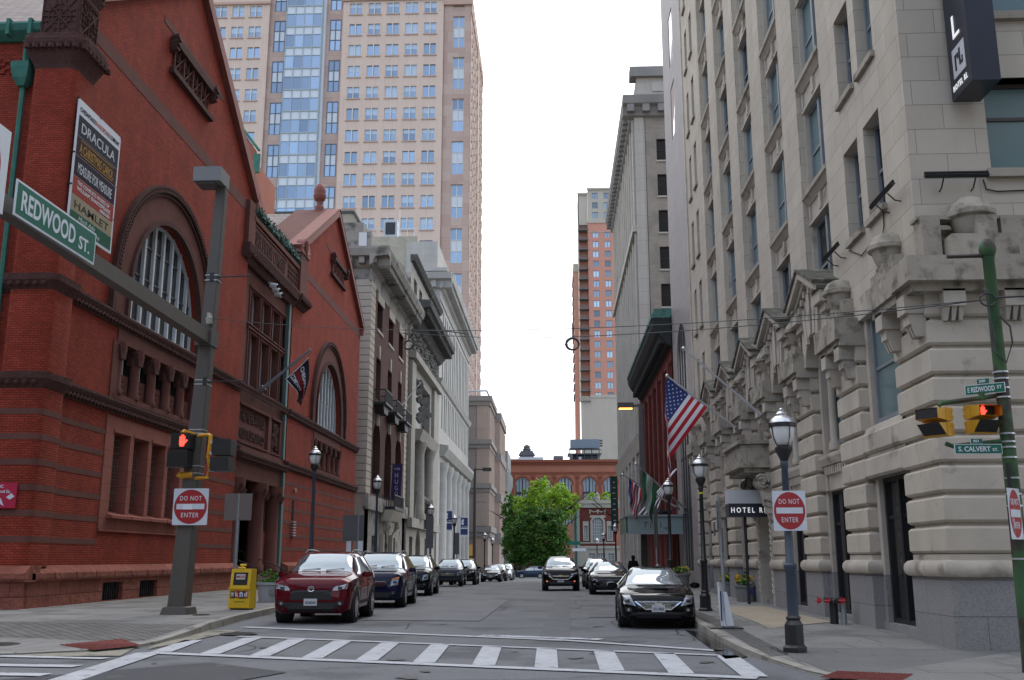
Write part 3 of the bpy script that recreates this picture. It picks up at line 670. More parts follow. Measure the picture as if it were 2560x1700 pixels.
b=MB(mL); b.box(58.35,58.75,10.45,16.8,-.24,-.02); part('downpipe',b,TEAL,B1); b=MB(mL); b.box(58.38,58.72,7.3,10.0,-.2,-.0); b.box(58.1,58.5,.3,5.6,-.1,.12); b.box(58.3,58.6,5.6,7.0,-.1,.1); part('downpipe',b,TEAL,B1)
# porch: dark recess, columns, steps, rails
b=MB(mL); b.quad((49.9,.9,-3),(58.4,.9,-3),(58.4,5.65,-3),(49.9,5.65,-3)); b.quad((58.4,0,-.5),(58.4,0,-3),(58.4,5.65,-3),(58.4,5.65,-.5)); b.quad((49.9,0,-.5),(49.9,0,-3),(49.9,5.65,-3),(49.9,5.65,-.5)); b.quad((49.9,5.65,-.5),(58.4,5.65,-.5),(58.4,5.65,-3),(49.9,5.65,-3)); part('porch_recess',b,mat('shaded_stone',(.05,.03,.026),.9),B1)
for u in (50.5,54.7,57.7):
    x,y,z=mL(u,0,-.35); b=MB(); b.lathe(x,y,[(.55,.9),(.55,1.2),(.43,1.3),(.40,4.6),(.42,4.7),(.6,5.1),(.62,5.3),(.62,5.62)],16); o=part('column',b,BRS,B1,True,auto=50)
    b=MB(); random.seed(int(u)); 
    for k in range(18): a=k*.35*2; b.tube([(x+.52*math.cos(a),y+.52*math.sin(a),4.75+.12*(k%3)),(x+.64*math.cos(a+.2),y+.64*math.sin(a+.2),5.05+.12*(k%3))],.1,5,raw=True)
    part('capital',b,BRC,o)
b=MB(mL); b.wall(54.3,58.4,1.35,5.2,[(56.5,57.4,3.1,5.0)],-.55,.2); b.box(54.3,58.4,.0,1.35,-.9,-.5); part('porch_wall',b,PKS,B1)
b=MB(mL); b.quad((56.5,3.1,-.7),(57.4,3.1,-.7),(57.4,5.0,-.7),(56.5,5.0,-.7)); o=part('window',b,DGL,B1)
b=MB(mL); 
for k in range(5): b.box(56.55+k*.19,56.565+k*.19,3.1,5,-.62,-.605)
for k in range(8): b.box(56.5,57.4,3.2+k*.23,3.215+k*.23,-.61,-.595)
part('window_grille',b,MATS['grille_metal'],o)
b=MB(mL); 
for k in range(5): b.box(50.1,54.6,.0+k*.19,.19+k*.19+.0,-1.5,1.35-k*.33)
part('steps',b,mat('step_stone',(.14,.10,.09),.9,var=.12),B1)
b=MB(mL); b.box(51.0,53.4,.95,4.6,-2.9,-2.8); part('door',b,mat('black_door',(.01,.01,.011),.4),B1)
for u in (50.3,54.5):
    b=MB(mL); b.tube([(u,2.1,-1.2),(u,1.75,-.4),(u,1.15,1.2),(u,1.0,1.45),(u,.85,1.4)],.03,6); b.tube([(u,1.2,1.2),(u,.1,1.2)],.025,6); b.tube([(u,1.9,-.8),(u,.95,-.8)],.025,6); part('handrail',b,IRON,B1)
# small fittings on the brick of the second gable
b=MB(mL); b.box(60.9,61.35,3.9,5.1,0,.03); o=part('vent_slot',b,DRK,B1); b=MB(mL)
for k in range(6): b.box(60.8,61.5,2.95+k*.16,3.02+k*.16,0,.16)
part('louvre',b,mat('louvre_paint',(.35,.30,.26),.6),B1)
# white-painted mason's fix: alarm bell
b=MB(mL); b.tube([(61.2,5.7,0),(61.2,5.7,.12)],.14,10); part('alarm_bell',b,mat('faded_red',(.35,.16,.15),.5),B1)
tc_=empty('security_camera',(-15.85,53.9,16.45),label='cluster of three white security cameras under the carved cornice of the theatre',cat='security camera')
b=MB()
for k in range(3): b.tube([(-15.85,53.5+k*.5,16.6-.12*k),(-15.45,53.45+k*.5,16.5-.12*k)],.15,8,raw=True); b.tube([(-15.98,53.5+k*.5,16.75-.12*k),(-15.7,53.5+k*.5,16.65-.12*k)],.06,6,raw=True)
part('housing',b,mat('white_plastic',(.62,.64,.66),.4),tc_); b=MB()
for k in range(3): b.tube([(-15.45,53.45+k*.5,16.5-.12*k),(-15.42,53.44+k*.5,16.49-.12*k)],.1,8,raw=True)
part('lens',b,DGL,tc_)
# ---------------------------------------------------------------- limestone hotel (right)
B2=empty('hotel_building',(7,19,0),label='tall grey limestone hotel with banded stone piers and a row of small pediments',cat='building')
mR=mapR(7.0); mRC=mapC(18.72)
BAYC=[25.65+4.32*i for i in range(5)]
F0=11.5; FH=3.35; NF=8
holes=[(c-1.25,c+1.25,8.15,38) for c in BAYC]
slotN=[(20.25,21.35),(21.8,22.9)]; slotF=[(45.95,46.75),(47.75,48.5)]
sl=[]
for k in range(NF+1):
    z=8.9+3.5*k
    if z+2.2>38: break
    for a,c in slotN+slotF: sl.append((a,c,z,z+2.18))
b=MB(mR); b.wall(18.72,49.9,7.0,38,holes+sl,0,.62); b.wall(18.72,49.9,3.3,7.0,[(20.1,49.8,3.3,7.0)],0,.1)
part('wall',b,ST,B2)
CW=[(8.55,10.6,9.0+3.35*k,10.95+3.35*k) for k in range(8)]+[(12.2,14.2,9.0+3.35*k,10.95+3.35*k) for k in range(8)]
b=MB(mRC); b.wall(7.0,30,7.9,38,CW,0,.45); b.wall(7.0,30,-.3,7.9,[],-.3,.1); part('wall',b,ST,B2)
b=MB(); b.add([(7,18.72,38),(30,18.72,38),(30,49.9,38),(7,49.9,38)],[(0,1,2,3)]); b.box(7.05,30,49.6,49.9,0,38); part('roof',b,STP,B2)
SIL=[]
def sash(B,mp,u0,u1,v0,v1,wd,frm,gl,bars=1,fw=.1,lab=None,root=None,mull=True,tr=.5):
    f=MB(mp); f.box(u0,u0+fw,v0,v1,wd,wd+.1); f.box(u1-fw,u1,v0,v1,wd,wd+.1); f.box(u0+fw,u1-fw,v1-fw,v1,wd,wd+.1); f.box(u0+fw,u1-fw,v0,v0+fw,wd,wd+.1)
    if mull: f.box((u0+u1)/2-fw*.7,(u0+u1)/2+fw*.7,v0+fw,v1-fw,wd,wd+.14)
    zz=v0+(v1-v0)*tr; f.box(u0+fw,u1-fw,zz-.035,zz+.035,wd,wd+.07)
    o=f.build('window',frm,root)
    g=MB(mp); g.quad((u0,v0,wd+.03),(u1,v0,wd+.03),(u1,v1,wd+.03),(u0,v1,wd+.03)); g.build('pane',gl,o); return o
# bay windows, spandrels, sills
for c in BAYC:
    for k in range(-1,NF):
        z=F0+FH*k; 
        if z+2.9>38: break
        sash(B2,mR,c-1.2,c+1.2,z,z+2.52,-.40,FRM,TGL if (k+int(c))%4 else DGL,root=B2,fw=.12,tr=.48)
    b=MB(mR)
    for k in range(-1,NF+1):
        z=F0+FH*k
        if z>37.5: break
        b.box(c-1.25,c+1.25,z-.82,z-.12,-.6,-.20)
        b.extr([(z-.30,-.3),(z-.26,-.16),(z-.12,-.04),(z-.10,.02),(z,.04),(z+.02,-.5),(z-.3,-.5)],c-1.24,c+1.24)
        b.box(c-1.25,c+1.25,z-.86,z-.78,-.5,-.14)
        b.box(c-.1,c+.1,z-.75,z-.3,-.5,-.12); b.box(c-1.2,c-1.08,z-.75,z-.3,-.5,-.14); b.box(c+1.08,c+1.2,z-.75,z-.3,-.5,-.14)
    part('spandrel_panels',b,STP,B2)
    b=MB(mR)
    for u in (c-1.25,c+1.25): 
        s_=1 if u<c else -1; b.box(min(u,u+s_*.10),max(u,u+s_*.10),8,38,-.62,-.18)
    part('pilaster_strip',b,STP,B2)
for a,c,z,z1 in sl:
    sash(B2,mR,a,c,z,z1,-.34,FRM,DGL if random.random()<.6 else TGL,root=B2,fw=.07,mull=False)
b=MB(mR)
for a,c,z,z1 in sl: b.box(a-.08,c+.08,z-.14,z,-.5,.1)
part('window_sills',b,STD,B2)
for (a,c,z,z1) in CW: sash(B2,mRC,a,c,z,z1,-.4,mat('brown_frame',(.05,.04,.035),.5),TGL,root=B2,mull=False,fw=.08,tr=.62)
b=MB(mRC)
for (a,c,z,z1) in CW: b.box(a-.12,c+.12,z-.17,z,-.3,.13); b.box(a,c,z1,z1+.12,-.3,-.02)
part('window_sills',b,STD,B2)
# --- rusticated storeys
PX=6.85
PN=[22.6+4.15*i for i in range(7)]; PW=1.75
def piece(b,x0,x1,y0,y1,z0,z1,c=.06,g=0):
    b.ring([[(x0+q-g,y0+q-g,z),(x1,y0+q-g,z),(x1,y1-q+g,z),(x0+q-g,y1-q+g,z)] for z,q in ((z0,c),(z0+c,0),(z1-c,0),(z1,c))])
def pier(y0,y1,x1=8.3,y0c=None,nm='pier'):
    """granite base, torus roll and banded stones"""
    a=y0; g=MB(); g.ring([[(PX,a,z),(x1,a,z),(x1,y1,z),(PX,y1,z)] for z in (-.3,1.27)]); part('granite_base',g,GRN,B2)
    t=MB(); t.ring([[(PX-q,a-q,z),(x1,a-q,z),(x1,y1+q,z),(PX-q,y1+q,z)] for z,q in ((1.27,-.02),(1.29,.06),(1.34,.10),(1.42,.115),(1.5,.10),(1.56,.05),(1.58,-.04),(1.68,-.04))]); part('torus_moulding',t,STP,B2,True,auto=35)
    s=MB(); s.ring([[(PX+.10,a+.10,z),(x1,a+.10,z),(x1,y1-.10,z),(PX+.10,y1-.10,z)] for z in (1.6,6.5)])
    for k in range(9):
        z=1.70+.533*k
        piece(s,PX,x1,a,y1,z+.0,z+.468,.045)
    part('banded_pier',s,BST,B2)
pier(18.2,20.1,8.75)
for y in PN: pier(y,y+PW)
pier(18.25,18.7,13.0) if False else None
b=MB(); 
b.box(10.9,14,18.25,18.7,-.3,6.5); part('pier',b,ST,B2)
# shelves, brackets, helmet-like domes above each pier
def dome(y,x,s=1.0,face='R'):
    b=MB(); 
    prof=[(.02,-.62),(.2,-.5),(.33,-.25),(.40,-.02),(.47,.0),(.49,.02),(.49,.12),(.45,.15),(.42,.24),(.34,.35),(.20,.43),(.02,.46)]
    z=7.75 if face=='R' else 7.92
    b.lathe(x,y,[(r*s,z+h*s) for r,h in prof],18); return b
for i,(y0,y1) in enumerate([(18.2,20.1)]+[(y,y+PW) for y in PN]):
    yc=(y0+y1)/2 if i else 19.95
    b=MB(); b.box(6.42 if i else 6.43,7.3,(y0-.02 if i else 18.72),y1+.12,6.5,7.0 if i else 6.99); b.box(6.5,7.2,(y0-.05 if i else 18.72),y1+.05,6.35,6.5)
    b.box(6.6,7.1,yc-.45,yc+.45,7.0,7.3)
    part('shelf_cornice',b,STD,B2)
    b=MB()
    for yy in ((y0+.3,y1-.3)): 
        b.box(6.5,6.9,yy-.2,yy+.2,6.05,6.4); b.box(6.58,6.9,yy-.16,yy+.16,5.85,6.05)
        for q in (-.13,0,.13): b.ring([[(6.62,yy+q-.05,5.85),(6.86,yy+q-.05,5.85),(6.86,yy+q+.05,5.85),(6.62,yy+q+.05,5.85)],[(6.7,yy+q-.03,5.62),(6.86,yy+q-.03,5.62),(6.86,yy+q+.03,5.62),(6.7,yy+q+.03,5.62)]])
    part('brackets',b,STP,B2)
    b=dome(yc,6.86,.84); b.box(6.75,7.1,yc-.5,yc-.12,7.2,7.55); b.box(6.66,7.05,yc-.2,yc+.25,7.0,7.45); part('dome_ornament',b,STD,B2,True,auto=40)
# corner shelf on the cross-street side
b=MB(); b.box(6.42,8.72,17.75,18.7,6.53,7.0); b.box(6.55,8.62,17.95,18.7,6.38,6.53); b.box(7.35,8.55,17.95,18.7,7.0,7.47); b.box(6.95,7.3,18.3,18.7,7.0,7.95); b.box(8.45,10.4,18.35,18.7,7.0,7.93); b.box(6.9,10.5,18.4,18.75,7.9,7.97)
part('shelf_cornice',b,STD,B2)
b=dome(18.5,7.95,.95,'C'); b.box(7.88,8.22,18.0,18.5,7.48,7.85); part('dome_ornament',b,STD,B2,True,auto=40)
b=MB()
for x in (7.3,8.4):
    b.box(x-.2,x+.2,17.95,18.3,6.1,6.42)
    for q in (-.13,0,.13): b.ring([[(x+q-.05,18.0,6.1),(x+q+.05,18.0,6.1),(x+q+.05,18.3,6.1),(x+q-.05,18.3,6.1)],[(x+q-.03,18.1,5.86),(x+q+.03,18.1,5.86),(x+q+.03,18.3,5.86),(x+q-.03,18.3,5.86)]])
part('brackets',b,STP,B2)
# cross-street window at ground level beyond the corner pier
sash(B2,mRC,8.8,10.9,4.3,7.0,-.2,FRM,TGL,root=B2,mull=False)
# gaps between piers: mezzanine windows, band, shop windows, pediments
GAP=[(20.1,22.6)]+[(PN[i]+PW,PN[i+1]) for i in range(6)]
for i,(a,c) in enumerate(GAP):
    m=(a+c)/2
    # pilaster responds
    b=MB(mR); 
    for u0,u1 in ((a,a+.2),(c-.22,c)): b.box(u0,u1,1.27,7.0,-.75,-.07)
    if i==0: b.bev(a-.1,c+.1,3.32,3.76,-.7,.148,.05); b.bev(a-.1,c+.1,3.85,4.30,-.7,.148,.05); b.box(a,c,3.6,4.3,-.7,.06); b.box(a,c,6.9,7.4,-.7,.05); b.extr([(4.30,-.7),(4.30,.1),(4.42,.05),(4.55,-.2),(4.55,-.7)],a,c)
    else: b.box(a,c,3.3,4.1,-.7,-.12); b.extr([(3.95,-.5),(3.95,.0),(4.12,.06),(4.2,.06),(4.35,-.3)],a,c)
    if i and i!=3:
        for k in range(11): b.box(a+.1+k*.2,a+.2+k*.2,3.72,3.93,-.12,-.02)
    
    part('bay_stonework',b,STP,B2); b=MB(mR); b.box(a,c,-.2,.28,-.75,-.03); b.box(a,a+.2,.28,1.27,-.75,-.065); b.box(c-.22,c,.28,1.27,-.75,-.065); part('granite_sill',b,GRN,B2)
    sash(B2,mR,a+.2,c-.22,4.5,6.95 if i==0 else 7.0,-.25 if i==0 else -.42,FRM,TGL,root=B2,fw=.12,mull=(i>0))
    if i!=3: sash(B2,mR,a+.2,c-.22,.28,3.32,-.27,BLK,DGL,root=B2,fw=.1,tr=.72,mull=True)
    if i>0:
        b=MB()
        for u in (a+.5,c-.5): b.lathe(7.26,u,[(.16,4.35),(.16,4.5),(.11,4.6),(.10,6.3),(.12,6.4),(.17,6.5),(.17,6.62)],10)
        part('engaged_columns',b,STP,B2,True,auto=45)
    if 1<=i<=5:
        # pediment with flat-arch voussoirs and a segmental opening
        zt=9.0 
        b=MB(mR); r=1.05; hw=(c-a)/2+.05
        pts=[(m+hw,6.6),(m+hw,8.12),(m,8.74),(m-hw,8.12),(m-hw,6.6),(m-r,6.6)]+[(m-r*math.cos(math.pi*k/10),6.6+.75*math.sin(math.pi*k/10)) for k in range(1,10)]+[(m+r,6.6)]
        b.prism(pts,-.55,.28)
        for k in range(5):
            u=m+(k-2)*.36; ub=m+(k-2)*.26; 
            b.prism([(ub-.1,7.25 if abs(k-2)<2 else 7.1),(ub+.1,7.25 if abs(k-2)<2 else 7.1),(u+.15,8.35-abs(k-2)*.12),(u-.15,8.35-abs(k-2)*.12)],.28,.36+.04*(k==2))
        part('pediment_wall',b,STP,B2)
        b=MB(mR)
        for s_ in (-1,1):
            n_=Vector((s_*.42,.9)).normalized()
            P=[(m+s_*(hw+.28),8.06),(m,8.76),(m,8.95),(m+s_*(hw+.28),8.25)]; b.prism(P,-.3,.62); 
            P=[(m+s_*(hw+.1),7.98),(m,8.62),(m,8.76),(m+s_*(hw+.1),8.12)]; b.prism(P,-.3,.48)
            u0,u1=sorted((m+s_*(hw-.35),m+s_*(hw+.3))); b.box(u0,u1,7.78,8.07,-.3,.5); b.box(u0+.05,u1-.05,7.58,7.78,-.3,.36)
            for q in range(4): u=m+s_*(.25+q*.3); z=8.60-(.25+q*.3)*.5; b.box(u-.08,u+.08,z-.17,z,.2,.44)
        b.box(a-.02,c+.02,6.42,6.6,-.5,.2) if False else None
        part('pediment_cornice',b,STP,B2)
        b=MB(mR)
        for s_ in (-1,1): b.prism([(m+s_*(hw+.32),8.22),(m,8.95),(m,9.02),(m+s_*(hw+.36),8.30)],-.3,.68); u0,u1=sorted((m+s_*(hw-.3),m+s_*(hw+.36))); b.box(u0,u1,8.075,8.16,-.3,.56)
        part('pediment_capping',b,mat('blackened_lead',(.10,.098,.08),.9,var=.2,vs=3,patch=(3,.52,(.22,.20,.17),.15)),B2)
    else:
        b=MB(mR); b.box(a-.1,c+.1,7.0,8.2,-.5,-.02); part('lintel_wall',b,ST,B2)
# entrance: balcony on scroll consoles, dark doorway
a,c=GAP[3]; m=(a+c)/2
b=MB(mR); b.box(a-.35,c+.35,4.45,4.62,-.1,1.15); b.box(a-.25,c+.25,4.62,5.2,.85,1.05); b.box(a-.24,a-.05,4.63,5.19,0,.84); b.box(c+.05,c+.24,4.63,5.19,0,.84); b.box(a-.35,c+.35,5.2,5.32,.75,1.15); b.box(a-.34,a+.05,5.21,5.31,0,.74); b.box(c-.05,c+.34,5.21,5.31,0,.74); b.box(a-.2,c+.2,4.3,4.45,-.1,.95)
part('entrance_balcony',b,STD,B2)
for u in (a-.05,c+.05):
    b=MB(mR)
    b.prism([(u,4.3) for _ in range(0)]+[(u-.2,3.0),(u+.2,3.0),(u+.2,4.3),(u-.2,4.3)],0,.3)
    for (vv,ww,rr) in ((4.0,.40,.25),(3.35,.22,.17)):
        p=[]
        for k in range(22): t=k/21; ang=t*4.2*math.pi; r_=rr*(1-t*.85); p.append(mR(u-.22,vv+r_*math.sin(ang),ww+r_*math.cos(ang)))
        b.tube(p,.045,5,raw=True)
        cx=mR(u-.2,vv,ww); cy=mR(u+.2,vv,ww); b.tube([cx,cy],rr*.95,14,raw=True)
    b.tube([mR(u,4.2,.25),mR(u,3.7,.3),mR(u,3.3,.2),mR(u,2.85,.14)],[.2,.18,.16,.1],7,raw=True)
    part('scroll_console',b,STP,B2,True,auto=40)
b=MB(mR); b.box(a+.02,a+.3,.0,3.6,-.6,.14); b.box(c-.3,c-.02,0,3.6,-.6,.14); b.box(a,c,3.3,3.7,-.6,.14)
for k in range(16):
    for u in (a+.16,c-.16): b.tube([mR(u-.06,.5+k*.19,.14),mR(u,.58+k*.19,.17),mR(u+.06,.66+k*.19,.14)],.035,4,raw=True)
part('door_surround',b,STP,B2)
b=MB(mR); b.box(a+.3,c-.3,-.1,3.3,-1.6,-1.5); o=part('door',b,mat('dark_bronze',(.045,.038,.034),.5),B2); b=MB(mR); b.box(m-.02,m+.02,.1,2.6,-1.5,-1.47); b.box(m-.35,m-.3,.9,1.4,-1.5,-1.42); part('handle',b,mat('brass',(.4,.3,.12),.3,1),o)
# projecting far-end piece and drain
b=MB(mR); b.box(49.5,49.9,3.0,38,0,.06); part('end_pilaster',b,STP,B2)
# --- canopy
CAN=empty('entrance_canopy',(6.3,34.3,3),label='navy and white box canopy lettered HOTEL RL over the hotel entrance',cat='canopy')
cy0,cx0,cx1=33.6,5.7,6.95
import_=0
NAV=mat('navy_panel',(.012,.016,.03),.35); CWH=mat('canopy_white',(.52,.53,.55),.5)
def onY_(px,py,Y): return None
b=MB(); b.box(cx0,cx1,cy0,34.3,2.95,3.38); part('fascia',b,NAV,CAN)
b=MB(); b.box(cx0,cx1,cy0,34.3,3.38,3.82); part('upper_panel',b,CWH,CAN)
t=text_mb('HOTEL RL',(cx0+.07,cy0-.012,3.08),(1,0,0),(0,0,1),width=1.16,height=.17,depth=.02,bold=.01,space=1.5); part('lettering',t,mat('white_letter',(.75,.75,.75),.5,emit=(1,1,1,.25)),CAN)
b=MB(); b.tube([(cx0+.6,cy0+.3,3.82),(6.9,cy0+1.6,5.3)],.015,5); b.tube([(cx0+.6,cy0+.6,3.82),(6.9,cy0+1.4,5.3)],.015,5); part('tie_rod',b,BLK,CAN)
b=MB(); b.tube([(cx0+.6,cy0+.5,.12),(cx0+.6,cy0+.5,2.95)],.05,8); part('post',b,BLK,CAN)
# --- projecting vertical sign
BS=empty('projecting_sign',(8.1,18.6,10.4),label='navy vertical hotel sign with a white square logo above HOTEL RL',cat='sign')
b=MB(); b.box(7.87,8.40,17.6,18.55,10.36,17.5); part('sign_box',b,NAV,BS)
b=MB(); 
b.box(7.862,7.87,17.79,18.36,10.74,11.34); part('logo_square',b,CWH,BS)
b=MB()
b.box(7.852,7.862,18.18,18.24,10.86,11.18);b.box(7.852,7.862,18.07,18.18,11.12,11.18);b.box(7.852,7.862,18.07,18.11,11.06,11.12)
b.box(7.852,7.862,17.98,18.04,10.9,11.24);b.box(7.852,7.862,17.88,17.98,10.9,10.96);b.box(7.852,7.862,17.88,17.92,10.96,11.04)
part('logo_mark',b,NAV,BS)
WL=MATS['white_letter']
t=text_mb('HOTEL RL',(7.858,18.42,10.5),(0,-1,0),(0,0,1),width=.66,height=.12,depth=.01,bold=.01,space=1.4); part('lettering',t,WL,BS)
for ch,z in (('L',11.52),('E',12.45),('T',13.38),('O',14.3),('H',15.25)): t=text_mb(ch,(7.858,18.22,z),(0,-1,0),(0,0,1),height=.48,width=.30,depth=.01,bold=.005); part('letter',t,WL,BS)
# --- linear floodlights with their cable
def floodbar(name,p,q,out,lab):
    F=empty(name,p,label=lab,cat='floodlight',group='linear floodlights on the hotel wall'); p=Vector(p);q=Vector(q);o=Vector(out)
    b=MB(); b.tube([p+o*.28,q+o*.28],.055,4,raw=True); b.tube([p+o*.28+Vector((0,0,.05)),q+o*.28+Vector((0,0,.05))],.035,4,raw=True); part('housing',b,BLK,F)
    for t in (.3,.8):
        m=p+(q-p)*t; b=MB(); b.tube([m+o*.0+Vector((0,0,-.22)),m+o*.12+Vector((0,0,-.2)),m+o*.26+Vector((0,0,-.05))],.015,5,raw=True); part('arm',b,BLK,F)
floodbar('floodlight',(7.15,18.72,8.8),(8.36,18.72,8.8),(0,-1,0),'black linear floodlight on the cross-street wall beneath the navy sign')
floodbar('floodlight',(7.0,18.95,8.85),(7.0,20.35,8.85),(-1,0,0),'black linear floodlight near the wall corner above the first dome ornament')
floodbar('floodlight',(7.0,22.9,8.85),(7.0,24.2,8.85),(-1,0,0),'black linear floodlight above the nearest pediment')
b=MB(); b.tube([(6.97,20.35,8.85),(6.97,20.4,8.45),(6.97,20.6,8.2),(6.97,21.0,8.0),(6.97,21.5,8.35),(6.97,22.0,8.3),(6.97,22.9,8.7)],.015,5); tag(part('power_cable',b,BLK,None),'thin black cable looping along the hotel wall between the floodlights','cable')
b=MB(); b.tube([(8.36,18.69,8.8),(8.4,18.69,8.6),(8.6,18.69,8.55),(10.5,18.69,8.6)],.015,5); tag(part('power_cable',b,BLK,None),'thin black cable running right from the floodlight below the navy sign','cable')
# ---------------------------------------------------------------- mauve granite slab block
B3=empty('granite_office_block',(7,51,0),label='narrow mauve granite slab block with a tall slim arch beside the hotel',cat='building')
mR3=mapR(7.05)
hs=[(53.6,55.3,25.6+4.55*k,28.8+4.55*k) for k in range(-0,5)]
b=MB(mR3); b.wall(51.2,58.6,0,50,[(52.7,56.7,1.0,14.4,True)]+hs,0,.5); b.box(58.3,58.6,0,50,-12,-.01); part('wall',b,SLAB,B3)
b=MB(mapC(50.0)); b.wall(7.0,12,0,50,[],0,.1); b.box(7.0,7.5,0,50,-1.2,-.01); part('end_pier',b,SLAB,B3)
b=MB(); b.add([(7.05,50,50),(30,50,50),(30,58.6,50),(7.05,58.6,50)],[(0,1,2,3)]); part('roof',b,SLAB,B3)
b=MB(mR3); b.quad(*[(54.7+2*math.cos(math.pi*k/20),12.4+2*math.sin(math.pi*k/20),-.04) for k in range(21)],(52.7,1,-.04),(56.7,1,-.04)); o=part('arch_window',b,mat('grey_smoked_glass',(.045,.045,.05),.25),B3)
b=MB(mR3); 
for u in (53.7,54.7,55.7): b.box(u-.04,u+.04,1,13.9,-.1,-.0)
for z in (4,7,10): b.box(52.7,56.7,z-.04,z+.04,-.1,-.01)
part('glazing_bars',b,BLK,o)
BGL=glass('blue_reflective_glass',(.55,.62,.68),.04,metal=.9)
for h in hs:
    b=MB(mR3); b.quad((h[0],h[2],-.03),(h[1],h[2],-.03),(h[1],h[3],-.03),(h[0],h[3],-.03)); part('window',b,BGL,B3)
# ---------------------------------------------------------------- red brick block with green cornice
B4=empty('red_brick_office',(7,66,0),label='red brick building with dark bracketed cornice and green copper edging behind the flags',cat='building')
BR2=mat('crimson_brick',(.17,.040,.034),.88,var=.12,vs=1,streak=.1,brick=(.21,.068,.006,(.10,.045,.037),(.125,.03,.026),.3,.004))
hs=[];
for k in range(6):
    u=60.2+k*3.2
    for z in (5.0,8.3): hs.append((u,u+1.5,z,z+2.4))
    hs.append((u,u+1.5,11.2,12.9,True))
b=MB(mR); b.wall(58.9,80,0,14.2,hs+[(60+k*3.3,61.6+k*3.3,0.2,3.6) for k in range(6)],0,.4); b.box(58.9,80,14.2,16.2,-12,-.3); part('wall',b,BR2,B4)
b=MB(mR)
for k in range(7): b.box(59.3+k*3.2,59.9+k*3.2,4.3,13.2,0,.22)
b.box(58.9,80,3.9,4.3,0,.3); b.box(58.9,80,13.0,13.2,0,.1)
part('brick_pilasters',b,BR2,B4)
for h in hs:
    b=MB(mR); b.box(h[0],h[1],h[2],h[3],-.42,-.38); o=part('window',b,DGL,B4)
b=MB(mR)
b.extr([(14.0,0),(14.1,.25),(14.5,.5),(14.9,.85),(15.3,1.05),(15.6,1.1),(15.75,1.0),(15.75,0)],58.7,80)
for k in range(44): b.box(58.8+k*.48,59.0+k*.48,14.2,14.6,.2,.72)
part('cornice',b,mat('dark_cornice',(.035,.038,.037),.8,var=.1),B4)
b=MB(mR); b.box(58.7,80,15.72,15.86,0,1.15); b.box(58.7,61.5,15.86,16.3,-.3,1.0); b.box(71,73,15.86,16.2,-.2,1.0)
for k in range(60): b.box(58.8+k*.35,58.98+k*.35,15.86,16.05,.8,1.1)
part('copper_edging',b,mat('bright_verdigris',(.10,.205,.17),.75,var=.2,vs=3,patch=(2,.55,(.04,.10,.08),.1)),B4)
b=MB(mR); 
for k in range(3): b.box(59,80,4.75+k*.25,4.78+k*.25,.9,.93)
for k in range(22): b.box(59+k,59.03+k,4.3,5.25,.9,.93)
b.box(59,80,4.28,4.36,0,.95)
part('balcony_railing',b,IRON,B4)
# glass canopy further along
GC=empty('glass_canopy',(5.6,60,3.4),label='horizontal glass canopy with faint lettering projecting from the red brick building',cat='canopy')
GLC=mat('pale_green_glass',(.22,.29,.29),.15)
b=MB(); b.box(3.9,7.0,56.3,56.36,3.0,3.85); b.box(3.9,3.96,56.3,62,3.0,3.85); part('glass_panel',b,GLC,GC)
b=MB(); b.box(3.85,7.0,56.2,62,3.88,3.98); b.box(3.85,7.0,56.2,56.28,2.92,3.0); part('frame',b,mat('steel_grey',(.25,.27,.29),.4),GC)
t=text_mb('SIGNAL',(4.9,56.26,3.25),(1,0,0),(0,0,1),width=1.5,height=.3,depth=.02); 
t=text_mb('STATION',(4.6,56.26,3.25),(1,0,0),(0,0,1),width=1.9,height=.32,depth=.02) if False else MB()
for k,(x0,z0,x1,z1) in enumerate([(4.9,3.25,4.95,3.6),(4.85,3.55,5.1,3.6),(5.2,3.25,5.25,3.6),(5.4,3.25,5.6,3.3),(5.4,3.25,5.45,3.6),(5.75,3.3,5.8,3.6),(6.0,3.25,6.25,3.3)]): t.box(x0,x1,56.24,56.29,z0,z1)
part('faint_lettering',t,mat('grey_letter',(.10,.12,.12),.5),GC)
for k in range(4): b=MB(); b.tube([(4.6+.35*k,57+.6*k,3.95),(6.9,57.5+k*.8,6.6)],.04,6); part('tie_rod',b,mat('pale_steel',(.6,.6,.62),.35,.3),GC)
# ---------------------------------------------------------------- tall beige office block
B5=empty('tall_beige_office',(7,80,0),label='tall beige brick and limestone office block with a deep overhanging cornice',cat='building')
LIM=mat('far_limestone',(.47,.44,.39),.88,var=.08,vs=.4,streak=.08,brick=(2.2,1.1,.02,(.33,.31,.275),(.44,.41,.365),.2,0))
BEI=mat('beige_brick',(.34,.30,.245),.9,var=.10,vs=.35,patch=(.6,.5,(.25,.225,.19),.1),brick=(.6,.2,.012,(.24,.21,.18),(.30,.265,.22),.2,0))
mRd=mapR(7.0)
hs=[]
cols=[81.7+k*2.35 for k in range(12)]
for k in range(9):
    for u in cols: hs.append((u,u+.95,12.6+2.95*k,14.6+2.95*k))
b=MB(mRd); b.wall(80,110.5,0,38.6,hs+[(82+k*4.4,85+k*4.4,1,9.3) for k in range(6)],0,.35); part('wall',b,LIM,B5)
b=MB(mapC(80)); nh=[(8.85,11.2,36.35-3.2*k-1.75,36.35-3.2*k+.2) for k in range(8)]
b.wall(7.9,20,0,38.6,nh,0,.35); part('wall',b,BEI,B5)
b=MB(mapC(80)); b.box(7.0,7.75,0,38.6,-.5,.06); b.box(7.75,7.95,0,38.6,-.5,.0); part('corner_quoin',b,LIM,B5)
for h in nh: 
    o=sash(B5,mapC(80),h[0],h[1],h[2],h[3],-.3,BLK,DGL,root=B5,mull=False,fw=.06)
    s_=MB(mapC(80)); s_.box(h[0]-.05,h[1]+.05,h[2]-.14,h[2],-.2,.1); part('sill',s_,LIM,o)
b=MB(mRd)
